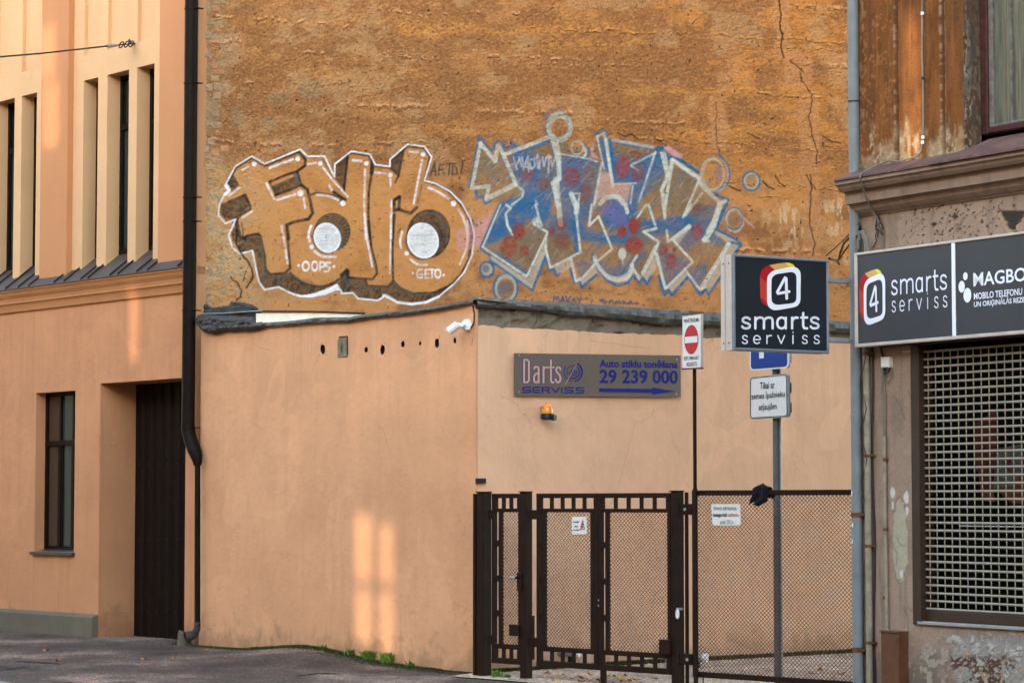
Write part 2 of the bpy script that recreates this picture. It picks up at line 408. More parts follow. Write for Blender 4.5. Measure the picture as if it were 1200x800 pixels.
M['asphalt'] = asphalt('worn_asphalt', (0.036, 0.023, 0.018), (0.086, 0.056, 0.043), (0.235, 0.152, 0.113))
M['yard'] = asphalt('yard_concrete', (0.24, 0.165, 0.12), (0.38, 0.265, 0.19), (0.50, 0.36, 0.27), 1.4)

# ------------------------------------------------------------------ numpy noise and wall painting
_rng = np.random.default_rng(7)
_T = [_rng.random((256, 256)) for _ in range(12)]
def vn(x, y, seed=0):
    T = _T[seed % 12]
    xi = np.floor(x).astype(int); yi = np.floor(y).astype(int)
    fx = x - xi; fy = y - yi; fx = fx*fx*(3-2*fx); fy = fy*fy*(3-2*fy)
    a = T[yi & 255, xi & 255]; b_ = T[yi & 255, (xi+1) & 255]; c = T[(yi+1) & 255, xi & 255]; d = T[(yi+1) & 255, (xi+1) & 255]
    return (a*(1-fx)+b_*fx)*(1-fy) + (c*(1-fx)+d*fx)*fy
def fbm(x, y, octv=4, seed=0, gain=0.55):
    s = 0; a = 1; tot = 0
    for i in range(octv):
        s = s + a*vn(x*2**i + 17.3*i, y*2**i + 9.1*i, seed+i); tot += a; a *= gain
    return s/tot
def sst(x, a, b): 
    t = np.clip((x-a)/(b-a), 0, 1); return t*t*(3-2*t)
class Paint:
    """colours on a set of points given in wall coordinates (X, Y)"""
    def __init__(s, X, Y, rgb, h=None):
        s.X, s.Y, s.c = X, Y, rgb
        s.h = np.zeros_like(X) if h is None else h
        s.wear = np.ones_like(X)
    def mix(s, m, col):
        m = np.clip(m, 0, 1)[..., None]
        s.c = s.c*(1-m) + np.array(col)*m if not isinstance(col, np.ndarray) or col.ndim == 1 else s.c*(1-m) + col*m
    def dist(s, pts):
        d = np.full(s.X.shape, 1e9)
        for (ax, ay), (bx, by) in zip(pts[:-1], pts[1:]):
            vx, vy = bx-ax, by-ay; L = vx*vx+vy*vy+1e-9
            k = np.clip(((s.X-ax)*vx+(s.Y-ay)*vy)/L, 0, 1)
            d = np.minimum(d, np.hypot(s.X-ax-k*vx, s.Y-ay-k*vy))
        return d
    def win(s, pts, pad):
        xs = [p[0] for p in pts]; ys = [p[1] for p in pts]
        m = (s.X.max(0) > min(xs)-pad) & (s.X.min(0) < max(xs)+pad)
        ix = np.where(m)[0]
        if len(ix) == 0: return None
        Yc = s.Y[:, ix[0]:ix[-1]+1]
        iy = np.where((Yc.max(1) > min(ys)-pad) & (Yc.min(1) < max(ys)+pad))[0]
        if len(iy) == 0: return None
        return slice(iy[0], iy[-1]+1), slice(ix[0], ix[-1]+1)
    def sub(s, sl):
        q = Paint.__new__(Paint); q.X = s.X[sl]; q.Y = s.Y[sl]; return q
    def stroke(s, pts, w, col, a=1.0, soft=0.8, smooth=False, wear=0.35, w2=None):
        if smooth: pts = catmull(pts)
        sl = s.win(pts, w+soft+2)
        if sl is None: return
        q = s.sub(sl)
        d = q.dist(pts)
        m = (1-sst(d, w/2-soft/2, w/2+soft/2+0.4))*a
        m *= 1 - wear*s.wear[sl]
        m = m[..., None]; s.c[sl] = s.c[sl]*(1-m) + np.array(col)*m
    def inside(s, X, Y, pts):
        r = np.zeros(X.shape, bool); n = len(pts)
        for i in range(n):
            (x1, y1), (x2, y2) = pts[i], pts[(i+1) % n]
            if y1 == y2: continue
            c = (y1 > Y) != (y2 > Y)
            r ^= c & (X < (x2-x1)*(Y-y1)/(y2-y1)+x1)
        return r
    def poly(s, pts, col, a=1.0, wear=0.35, smooth=False, soft=0):
        if smooth: pts = catmull(pts + [pts[0]])[:-1]
        sl = s.win(pts, 3+soft)
        if sl is None: return
        m = s.inside(s.X[sl], s.Y[sl], pts).astype(float)
        if soft:
            q = s.sub(sl); d = q.dist(pts + [pts[0]]); m = np.where(m > 0, 0.5+d/soft/2, 0.5-d/soft/2); m = sst(m, 0, 1)
        m = m*a*(1 - wear*s.wear[sl]); m = m[..., None]
        s.c[sl] = s.c[sl]*(1-m) + np.array(col)*m
    def ell(s, cx, cy, rx, ry, col, a=1.0, rot=0.0, soft=1.0, wear=0.35, ring=None):
        sl = s.win([(cx-rx-ry, cy-rx-ry), (cx+rx+ry, cy+rx+ry)], 2)
        if sl is None: return
        X, Y = s.X[sl]-cx, s.Y[sl]-cy
        c_, s_ = math.cos(rot), math.sin(rot)
        u, v = X*c_+Y*s_, -X*s_+Y*c_
        r = np.sqrt((u/rx)**2+(v/ry)**2); d = (r-1)*min(rx, ry)
        if ring: m = 1-sst(np.abs(d), ring/2-soft/2, ring/2+soft/2)
        else: m = 1-sst(d, -soft/2, soft/2)
        m = m*a*(1-wear*s.wear[sl]); m = m[..., None]
        s.c[sl] = s.c[sl]*(1-m) + np.array(col)*m
def catmull(p, k=6):
    out = []
    for i in range(len(p)-1):
        p0 = p[max(i-1, 0)]; p1 = p[i]; p2 = p[i+1]; p3 = p[min(i+2, len(p)-1)]
        for j in range(k):
            t = j/k
            out.append(tuple(0.5*((2*p1[a]) + (-p0[a]+p2[a])*t + (2*p0[a]-5*p1[a]+4*p2[a]-p3[a])*t*t + (-p0[a]+3*p1[a]-3*p2[a]+p3[a])*t**3) for a in (0, 1)))
    out.append(p[-1]); return out
def Q(ox, oy, k, pts): return [(ox+a/k, oy+b_/k) for a, b_ in pts]

def grid_mesh(name, pl, us, zs, col, hgt, mat, parent, keep=None, extra=None):
    """dense relief wall; col (nz, nu, 3), hgt (nz, nu) metres towards the street; keep = mask of quads (nz-1, nu-1);
    extra = list of (name, mask) : quads given to child meshes sharing the same surface"""
    pln, org = origin_of(parent)
    UU, ZZ = np.meshgrid(us, zs)
    co = np.stack([UU-org[0], -hgt-org[1], ZZ-org[2]], -1).reshape(-1, 3)
    nz, nu = UU.shape
    idx = np.arange(nz*nu).reshape(nz, nu)
    quads = np.stack([idx[:-1, :-1], idx[:-1, 1:], idx[1:, 1:], idx[1:, :-1]], -1)
    if zs[1] < zs[0]: quads = quads[..., ::-1]
    if keep is None: keep = np.ones((nz-1, nu-1), bool)
    cc = np.concatenate([col.reshape(-1, 3), np.ones((nz*nu, 1))], 1)
    sets = []
    for nm, ms, par, lab in (extra or []):
        sets.append((nm, keep & ms, par, lab)); keep = keep & ~ms
    sets.insert(0, (name, keep, parent, None))
    res = []
    for nm, k, par, lab in sets:
        q = quads[k]; used, inv = np.unique(q.ravel(), return_inverse=True)
        me = bpy.data.meshes.new(nm)
        me.vertices.add(len(used)); me.vertices.foreach_set('co', co[used].astype(np.float32).ravel())
        n = len(q); me.loops.add(n*4); me.loops.foreach_set('vertex_index', inv.astype(np.int32).ravel())
        me.polygons.add(n); me.polygons.foreach_set('loop_start', np.arange(0, n*4, 4, dtype=np.int32)); me.polygons.foreach_set('loop_total', np.full(n, 4, np.int32))
        ca = me.color_attributes.new(name='Col', type='FLOAT_COLOR', domain='POINT')
        ca.data.foreach_set('color', cc[used].astype(np.float32).ravel())
        me.materials.append(mat)
        me.polygons.foreach_set('use_smooth', np.zeros(n, bool))
        me.update(calc_edges=True); me.validate()
        o = link(bpy.data.objects.new(nm, me)); o.parent = par
        tag(o, lab); res.append(o)
    return res

# ------------------------------------------------------------------ lettering
def text_geo(s, offset=0.0, spacing=1.0, res=3):
    cu = bpy.data.curves.new('lettering', 'FONT'); cu.body = s; cu.size = 1.0; cu.offset = offset
    cu.space_character = spacing; cu.resolution_u = res; cu.fill_mode = 'FRONT'
    o = bpy.data.objects.new('lettering', cu); SC.collection.objects.link(o)
    dg = bpy.context.evaluated_depsgraph_get(); dg.update()
    me = bpy.data.meshes.new_from_object(o.evaluated_get(dg))
    vs = [(v.co.x, v.co.y) for v in me.vertices]; fs = [tuple(p.vertices) for p in me.polygons]
    bpy.data.objects.remove(o); bpy.data.curves.remove(cu); bpy.data.meshes.remove(me)
    return vs, fs
def text(s, rect, y, mat, parent, name='lettering', offset=0.0, spacing=1.0, shear=0.0, slope=0.0):
    """rect = (u0, u1, z0, z1) that the ink of the text fills"""
    vs, fs = text_geo(s, offset, spacing)
    xs = [v[0] for v in vs]; ys = [v[1] for v in vs]
    x0, x1, y0, y1 = min(xs), max(xs), min(ys), max(ys)
    mb = MB()
    out = []
    for x, yy in vs:
        a = (x-x0)/(x1-x0); b_ = (yy-y0)/(y1-y0)
        u = rect[0]+a*(rect[1]-rect[0]) + shear*b_*(rect[3]-rect[2])
        out.append((u, y, rect[2]+b_*(rect[3]-rect[2]) + slope*(u-rect[0])))
    mb.add(out, fs)
    return mb.build(name, mat, parent)
W0 = Plane(0.0, 0.0, 1.0, 0.0)

# ================================================================== GROUND
def ground_z(x, y):
    """pavement level: a low mound against the low building, falling gently to the left"""
    z = 0.10*np.exp(-(((x+2.25)/0.9)**2 + ((y-28.6)/1.3)**2))
    z = z + 0.012*(fbm(x*1.1+40, y*1.1+40, 4, 3)-0.5)
    return z
def build_ground():
    # the kerb line runs parallel to the street; the roadway lies 12 cm lower on the camera's side
    xs = np.concatenate([[-160, -60, -25, -14], np.arange(-10, 8.01, 0.16), [12, 20, 40, 90, 160]])
    ys = np.concatenate([[-60, -20, 0, 10, 16], np.arange(19, 40.01, 0.16), [46, 60, 100, 200, 300]])
    X, Y = np.meshgrid(xs, ys)
    near = (X > -11) & (X < 9) & (Y > 18) & (Y < 41)
    Z = np.where(near, ground_z(X, Y), -0.02)
    # distance on the road side of the kerb
    kd = (X-KERB[0])*SN[0] + (Y-KERB[1])*SN[1]
    Z = np.where(kd < 0.02, -0.14, Z)
    mb = MB()
    mb.sheet([[(X[i, j], Y[i, j], Z[i, j]) for j in range(X.shape[1])] for i in range(X.shape[0])])
    mb.build('pavement_asphalt', M['asphalt'], None, smooth=True, kind='structure', pl=W0)
K0 = W0.w(*(lambda t: (( -600/F_PX)*t, t, 0))(1.7*F_PX/(797-590)))
KERB = (K0.x, K0.y)
build_ground()
# kerb stones along that line
kp = Plane(KERB[0], KERB[1], *ST)
kerb = link(bpy.data.objects.new('kerb', None)); kerb.location = kp.w(0, 0, 0); kerb.rotation_euler = (0, 0, kp.rz)
ORI[kerb.name] = (kp, (0, 0, 0)); tag(kerb, kind='structure')
mb = MB(); mb.bbox(-0.49, 0.49, -0.14, 0.005, -0.3, 0.02, 0.015)
v0 = mb.build('kerb_stone', M['kerb'], kerb); v0.location = (-6.5, 0, -0.05*1.0)
kz = lambda u: float(ground_z(np.array(kp.w(u, 0, 0).x), np.array(kp.w(u, 0, 0).y))) - 0.004
v0.location.z = kz(-6.5)
for i in range(1, 14):
    o = place('kerb_stone', v0.data, kerb, (-6.5+i, 0, kz(-6.5+i)))

# yard concrete, laid from just outside the gates back along the yard wall
def yard():
    n = 44
    A = [FN.w(-0.05, -0.30, 0), FN.w(5.6, -0.60, 0)]
    B = [RW.w(0.01, -0.01, 0), RW.w(6.5, -0.01, 0)]
    g = []
    for i in range(n+1):
        a = i/n; row = []
        for j in range(n+1):
            b_ = j/n
            p = (A[0].lerp(A[1], b_)).lerp(B[0].lerp(B[1], b_), a)
            row.append((p.x, p.y, float(ground_z(np.array(p.x), np.array(p.y))) + 0.012 - 0.02*(1-a)*0))
        g.append(row)
    MB().sheet(g).build('yard_concrete', M['yard'], None, kind='structure', pl=W0)
yard()

# ================================================================== UNSEEN SUN-BLOCKING WALL ACROSS THE STREET (behind the camera)
def patch_hole(pl, y, px0, px1, py0, py1):
    """opening cut in the added wall across the street to shape the sun on this patch"""
    us, zs = [], []
    for a, b_ in ((px0, py0), (px1, py0), (px0, py1), (px1, py1)):
        u, z = pl.at(a, b_, y); p = pl.w(u, y, z)
        n = Vector((OW.n[0], OW.n[1], 0)); o = Vector((OW.o[0], OW.o[1], 0))
        k = (o - Vector((p.x, p.y, 0))).dot(n) / SUN_DIR.dot(n)
        q = p + SUN_DIR*k
        us.append((q.x-o.x)*OW.d[0] + (q.y-o.y)*OW.d[1]); zs.append(q.z)
    us.sort(); zs.sort()
    return ((us[0]+us[1])/2, (us[2]+us[3])/2, (zs[0]+zs[1])/2, (zs[2]+zs[3])/2)
holes = [patch_hole(LW, 0, 416, 437, 602, 680), patch_hole(LW, 0, 416, 437, 690, 758),
         patch_hole(LW, 0, 444, 463, 615, 683), patch_hole(LW, 0, 444, 463, 694, 768),
         patch_hole(LF, 0, 47, 66, 30, 92), patch_hole(LF, 0, 50, 70, 97, 172),
         patch_hole(LF, 0, 152, 163, 335, 425),
         patch_hole(RF, 0, 1063, 1078, 20, 100), patch_hole(RF, 0, 1064, 1079, 108, 190)]
opp = thing('unseen_light_blocker', 'long unseen cream wall added across the street to block the sun, pierced for sun patches', 'building', OW, 0, 0)
mb = MB(); mb.wall(-70, 90, -0.12, 16.0, holes, -0.05, 0.0)
mb.build('wall', M['left_cream'], opp)  # added to keep the low sun off, except through the patch openings
mb = MB(); mb.box(-60, 75, -9, -8.9, -0.12, 16.5); mb.box(-60, 75, -9, 0.3, 16.6, 16.8)
for h in holes: pass
o = mb.build('roof', M['apron'], opp)
bpy.data.objects.remove(o)
mb = MB(); mb.profile([(-0.3, 16.0), (0.35, 16.0), (0.35, 16.15), (-3, 16.3)], -70, 90); mb.build('roof', M['apron'], opp)
for i, h in enumerate(holes):
    mb = MB(); mb.box(h[0]-0.02, h[1]+0.02, -0.04, -0.03, h[2]-0.02, h[3]+0.02); mb.build('pane', M['tint'] if i < 7 else M['tint_clear'], opp)  # added panes that only dim the sun in the patch openings

# ================================================================== LEFT HOUSE
UR = LF.U(228)
lh = thing('corner_house', 'peach and cream rendered house at left with tall windows, cornice and a dark recessed doorway', 'building', LF, UR-3.5, 0)
wz0, wz1 = LF.Z(64, 646), LF.Z(64, 459)
w_lo = (LF.U(41), LF.U(87), wz0, wz1)
d_op = (LF.U(116.5), LF.U(217), -0.3, LF.Z(165, 446))
mb = MB(); mb.wall(-16, UR, -0.3, 4.6, [w_lo, d_op, (w_lo[0]-3.6, w_lo[1]-3.6, wz0, wz1)], 0, 0.55)
mb.box(-16, UR, 0.75, 0.85, -0.3, 14.9)
mb.build('wall', M['left_low'], lh)
mb = MB(); mb.box(UR-0.003, UR+0.0, 0.56, 8, -0.3, 4.5); mb.build('side_wall', M['left_low'], lh)
# upper storey
YC = 0.09
shift = LF.U(19.8, YC) - LF.U(156, YC)
op = [(LF.U(93, YC), LF.U(110, YC)), (LF.U(121, YC), LF.U(146.5, YC)), (LF.U(156, YC), LF.U(176.5, YC))]
pil = (LF.U(42.5), LF.U(74))
bays = [0, shift, 2*shift]
zw1 = LF.Z(165, 79, YC) ; zw1b = LF.Z(28, 111, YC); zw1 = (zw1*2+zw1b)/3
zp0 = LF.Z(137, 56, YC)
zb = LF.Z(172, 303, 0.2)
wh = [(a+s, b_+s, 4.3, zw1) for s in bays for a, b_ in op]
ph = [(a+s, b_+s+0.01, zp0, 10.4) for s in bays for a, b_ in op]
mb = MB(); mb.wall(-16, UR-0.05, 4.55, 14.9, wh+ph, YC, YC+0.05); mb.wall(-16, UR-0.05, 4.55, 14.9, wh, YC+0.0505, 0.6)
mb.build('upper_wall', M['left_cream'], lh)
for k, (a, b_) in enumerate([(LF.U(182), UR)] + [(pil[0]+s, pil[1]+s) for s in bays]):
    mb = MB(); mb.bbox(a, b_, 0, YC+0.02 if k else 0.7, 4.5, 14.95, 0.006)
    mb.build('pilaster', M['left_pil'], lh)
mb = MB(); mb.box(UR-0.003, UR, 0.7, 8, 4.5, 14.9); mb.build('side_wall', M['left_pil'], lh)
# sheet-metal apron over the cornice, with standing seams
YA = -0.14
zf = (LF.Z(213, 312.6, YA) + LF.Z(80, 329.5, YA) + LF.Z(2, 339.5, YA))/3
zk = (LF.Z(195, 306.5, 0) - zf)/0.14
def apron_z(y): return zf + (y-YA)*zk
mb = MB(); mb.profile([(YA, zf-0.014), (YA, zf), (0.36, apron_z(0.36)), (0.36, zf-0.014)], -16, UR-0.01)
mb.build('sheet_metal_apron', M['apron'], lh)
for p in [3, 18, 30, 60, 72, 92, 100, 126, 135, 157.5, 170, 206] + [-15, -27, -45, -60]:
    u = LF.U(p, YA)
    dpt = 0.30 if any(a+s-0.05 < u+0.03 < b_+s+0.0 for s in bays for a, b_ in op) else 0.085
    mb = MB(); y0 = YA-0.004
    mb.add([(u-0.009,y0,zf-0.004),(u+0.009,y0,zf-0.004),(u+0.009,dpt,apron_z(dpt)-0.004),(u-0.009,dpt,apron_z(dpt)-0.004),
            (u-0.006,y0,zf+0.028),(u+0.006,y0,zf+0.028),(u+0.006,dpt,apron_z(dpt)+0.028),(u-0.006,dpt,apron_z(dpt)+0.028)],
           [(0,3,2,1),(4,5,6,7),(0,1,5,4),(1,2,6,5),(2,3,7,6),(3,0,4,7)])
    mb.build('seam', M['seam'], lh)
zt = zf-0.016
prof = [(-0.125, zt), (-0.125, zt-0.022), (-0.112, zt-0.03), (-0.098, zt-0.07), (-0.07, zt-0.115), (-0.062, zt-0.155), (-0.066, zt-0.160), (-0.066, zt-0.180),
        (-0.05, zt-0.186), (-0.038, zt-0.22), (-0.030, zt-0.265), (-0.030, zt-0.285), (-0.012, zt-0.292), (-0.002, zt-0.31), (0.1, zt-0.31), (0.1, zt)]
mb = MB(); mb.profile(prof, -16, UR-0.02); mb.build('cornice', M['corn_left'], lh)
# windows
def window(parent, u0, u1, z0, z1, y, mull, trans, fm, panes, fw=0.05, name='window', gl=None):
    mb = MB()
    us = [u0] + mull + [u1]
    mb.bbox(u0, u0+fw, y, y+0.06, z0, z1); mb.bbox(u1-fw, u1, y, y+0.06, z0, z1)
    mb.bbox(u0+fw, u1-fw, y+0.002, y+0.06, z1-fw, z1); mb.bbox(u0+fw, u1-fw, y+0.002, y+0.06, z0, z0+fw)
    for m_ in mull: mb.bbox(m_-fw*0.55, m_+fw*0.55, y+0.004, y+0.06, z0+fw, z1-fw)
    for t_ in trans: mb.bbox(u0+fw, u1-fw, y-0.006, y+0.058, t_-fw*0.75, t_+fw*0.75)
    # casement beads round the lower lights
    for a, b_ in zip(us[:-1], us[1:]):
        zz = trans[0]-fw*0.75 if trans else z1-fw
        mb.box(a+fw*0.9, a+fw*1.35, y+0.016, y+0.05, z0+fw, zz); mb.box(b_-fw*1.35, b_-fw*0.9, y+0.016, y+0.05, z0+fw, zz)
        mb.box(a+fw*1.35, b_-fw*1.35, y+0.018, y+0.05, z0+fw, z0+fw*1.6)
    w_ = mb.build(name, fm, parent)
    zz = [z0] + trans + [z1]
    k = 0
    for a, b_ in zip(us[:-1], us[1:]):
        for c, d in zip(zz[:-1], zz[1:]):
            mb = MB(); mb.box(a+0.01, b_-0.01, y+0.035, y+0.045, c+0.01, d-0.01)
            p = mb.build('pane', panes[k % len(panes)], w_); k += 1
    return w_
yw = 0.14
for s in (0, -3.6):
    a, b_ = w_lo[0]+s, w_lo[1]+s
    window(lh, a, b_, wz0, wz1, yw, [LF.U(69, yw)+s, LF.U(84.5, yw)+s], [LF.Z(69, 519, yw)], M['brown_metal'],
           [M['glass_brown'], M['glass_brown'], M['glass_teal'], M['glass_teal'], M['glass'], M['glass_teal']], 0.045)
    mb = MB(); mb.add([(a-0.05,-0.05,wz0-0.012),(b_+0.03,-0.05,wz0-0.012),(b_+0.03,yw,wz0+0.022),(a-0.05,yw,wz0+0.022),
                       (a-0.05,-0.05,wz0-0.045),(b_+0.03,-0.05,wz0-0.045),(b_+0.03,-0.03,wz0-0.045),(a-0.05,-0.03,wz0-0.045)],
                      [(0,1,2,3),(4,5,1,0),(7,6,5,4),(0,3,7,4),(1,5,6,2),(3,2,6,7)])
    mb.build('window_sill', M['apron'], lh)
for s in bays:
    for a, b_ in op:
        window(lh, a+s, b_+s, apron_z(0.28)+0.004, zw1, 0.28, [], [LF.Z(142, 150, 0.28)], M['brown_metal'], [M['glass_teal'] , M['glass']], 0.05)
# doorway: corrugated dark sheet door, set back
yd = 0.53
n = 9; w_ = (d_op[1]-d_op[0])/n; pts = []
for i in range(n*1):
    a = d_op[0]+i*w_
    pts += [(a, yd), (a+w_*0.40, yd), (a+w_*0.52, yd-0.035), (a+w_*0.88, yd-0.035)]
pts.append((d_op[1], yd))
mb = MB(); mb.sheet([[(p[0], p[1], -0.1) for p in pts], [(p[0], p[1], d_op[3]) for p in pts]][::-1])
door = mb.build('door', M['brown_metal'], lh)
mb = MB()
for z_ in (0.35, 1.25, 2.2):
    for i in range(n): mb.tube([(d_op[0]+i*w_+w_*0.7, yd-0.034, z_), (d_op[0]+i*w_+w_*0.7, yd-0.04, z_)], 0.008, 6)
mb.build('rivet', M['apron'], door, kind='stuff')
# plinth
zpl = LF.Z(60, 719.5, -0.09)
mb = MB(); 
mb.profile([(-0.09, -0.3), (-0.09, zpl-0.01), (-0.08, zpl), (0.0, zpl+0.03), (0.0, -0.3)], -16, d_op[0]+0.0)
mb.build('plinth', M['plinth'], lh)

# ------------------------------------------------------------------ dark downspout at the end of the left house
ds = thing('downspout', 'thick dark brown downspout at the right end of the peach house, bent near its foot', 'downspout', LF, LF.U(220, -0.14), 0, -0.14)
yP = -0.14
us_ = LF.U(219.7, yP)
P = lambda px, py, y=yP: (lambda q: (q[0], y, q[1]))(LF.at(px, py, y))
top = (us_, yP, 15.0); zb_ = LF.Z(219.7, 500, yP)
mb = MB(); mb.tube([top, (us_, yP, zb_)], 0.081, 20)
mb.build('pipe', M['brown_metal'], ds, smooth=True)
arc = [(us_, yP, zb_+0.01)]
e = P(231.5, 545)
for i in range(1, 12):
    a = i/11; s_ = a*a*(3-2*a)
    arc.append((us_+(e[0]-us_)*s_, yP, zb_+(e[2]-zb_)*a))
mb = MB()
rr = [0.083 if i < 8 else 0.083-(i-7)*0.009 for i in range(12)]
mb.tube(arc, rr, 20)
for i in range(1, 11):
    r = rr[i]+0.004
    mb.tube([Vector(arc[i])+Vector((0,0,0.006)), Vector(arc[i])-Vector((0,0,0.006))], r, 20)
mb.build('elbow', M['brown_metal'], ds, smooth=True)
mb = MB(); mb.tube([e, P(231.5, 733)], 0.034, 14); mb.build('lower_pipe', M['brown_metal'], ds, smooth=True)
sh = [P(231.5, 728), P(231, 736), P(228, 742), P(222, 745, -0.2), P(217, 746, -0.25)]
mb = MB(); mb.tube(sh, [0.036, 0.042, 0.055, 0.062, 0.066], 16, cap=False); mb.build('outlet_shoe', M['apron'], ds, smooth=True)
mb = MB(); mb.tube([sh[3], P(219, 745.5, -0.235)], 0.056, 16); mb.build('outlet_throat', M['hole'], ds)
for py in (12, 99, 232, 260, 364, 501):
    z_ = LF.Z(220, py, yP)
    mb = MB(); mb.tube([(us_, yP, z_-0.008), (us_, yP, z_+0.008)], 0.088, 20); mb.box(us_+0.08, us_+0.12, yP-0.006, yP+0.10, z_-0.006, z_+0.006)
    mb.build('bracket', M['brown_metal'], ds)
blk = thing('concrete_block', 'small chipped concrete block under the dark downspout outlet', 'block', LF, LF.U(215, -0.2), 0, -0.2)
mb = MB(); uu = LF.U(215, -0.2)
mb.add([(uu-0.07,-0.24,-0.05),(uu+0.06,-0.27,-0.05),(uu+0.06,-0.1,-0.05),(uu-0.07,-0.1,-0.05),(uu-0.065,-0.22,0.15),(uu-0.01,-0.24,0.19),(uu+0.04,-0.1,0.12),(uu-0.06,-0.1,0.17)],
       [(0,1,5,4),(1,2,6,5),(2,3,7,6),(3,0,4,7),(4,5,6,7)])
mb.build('block', M['plinth'], blk)

# ------------------------------------------------------------------ guy wire anchored in the left house
wr = thing('guy_wire', 'thin black span wire with turnbuckle anchored above the cream windows', 'wire', LF, LF.U(150, YC), LF.Z(150, 54, YC), YC)
A0 = LF.w(LF.U(153, YC), YC, LF.Z(153, 53, YC)); A0l = (LF.U(153, YC), YC, LF.Z(153, 53, YC))
far = Plane(-300/F_PX*20*1.0, 20, *ST)
# world line from the anchor towards a point over the street to the left
def rayp(px, py, d):
    dy = F_PX*CP-(400-py)*SP
    return Vector(((px-CX)/dy*d, d, EYE+(F_PX*SP+(400-py)*CP)/dy*d))
B0 = rayp(-260, 88, 27.0)
def to_pl(pl, p):
    x, y = p.x-pl.o[0], p.y-pl.o[1]
    return (x*pl.d[0]+y*pl.d[1], x*pl.n[0]+y*pl.n[1], p.z)
bl = Vector(to_pl(LF, B0)); al = Vector(A0l); al.y = YC-0.02
def on(t): return al + (bl-al)*t
L_ = (bl-al).length
mb = MB(); mb.tube([on(0.5/L_), on(0.3)+Vector((0,0,-0.02)), on(1)], 0.011, 6); mb.build('wire', M['cable'], wr)
mb = MB(); mb.tube([on(0.36/L_), on(0.56/L_)], [0.022, 0.022], 8); mb.build('turnbuckle', M['galv'], wr)
def ring(c, r, ax1, ax2, n=12): return [Vector(c)+Vector(ax1)*r*math.cos(i*math.tau/n)+Vector(ax2)*r*math.sin(i*math.tau/n) for i in range(n+1)]
for t_ in (0.05, 0.15, 0.26):
    mb = MB(); mb.tube(ring(on(t_/L_), 0.05, (1,0,0), (0,0.3,0.8)), 0.009, 5, cap=False); mb.build('shackle', M['cable'], wr)
mb = MB(); mb.tube([al, on(0.36/L_)], 0.009, 5); mb.tube([al+Vector((0,0.04,0)), al+Vector((0,-0.03,0)), al+Vector((-0.03,-0.05,0.05))], 0.014, 6); mb.build('eye_bolt', M['cable'], wr)
# unseen block added behind the camera to cut light from the street end
eb = thing('unseen_light_blocker', 'plain unseen cream block added behind the viewer to cut light from the street end', 'building', Plane(0, -42, 1, -0.6), 8, 0)
mb = MB(); mb.box(-26, 40, 0, 8, -0.12, 11.0); mb.build('wall', M['left_cream'], eb)
mb = MB(); mb.box(-26.3, 40.3, -0.3, 8.3, 11.001, 11.3); mb.build('roof', M['apron'], eb)
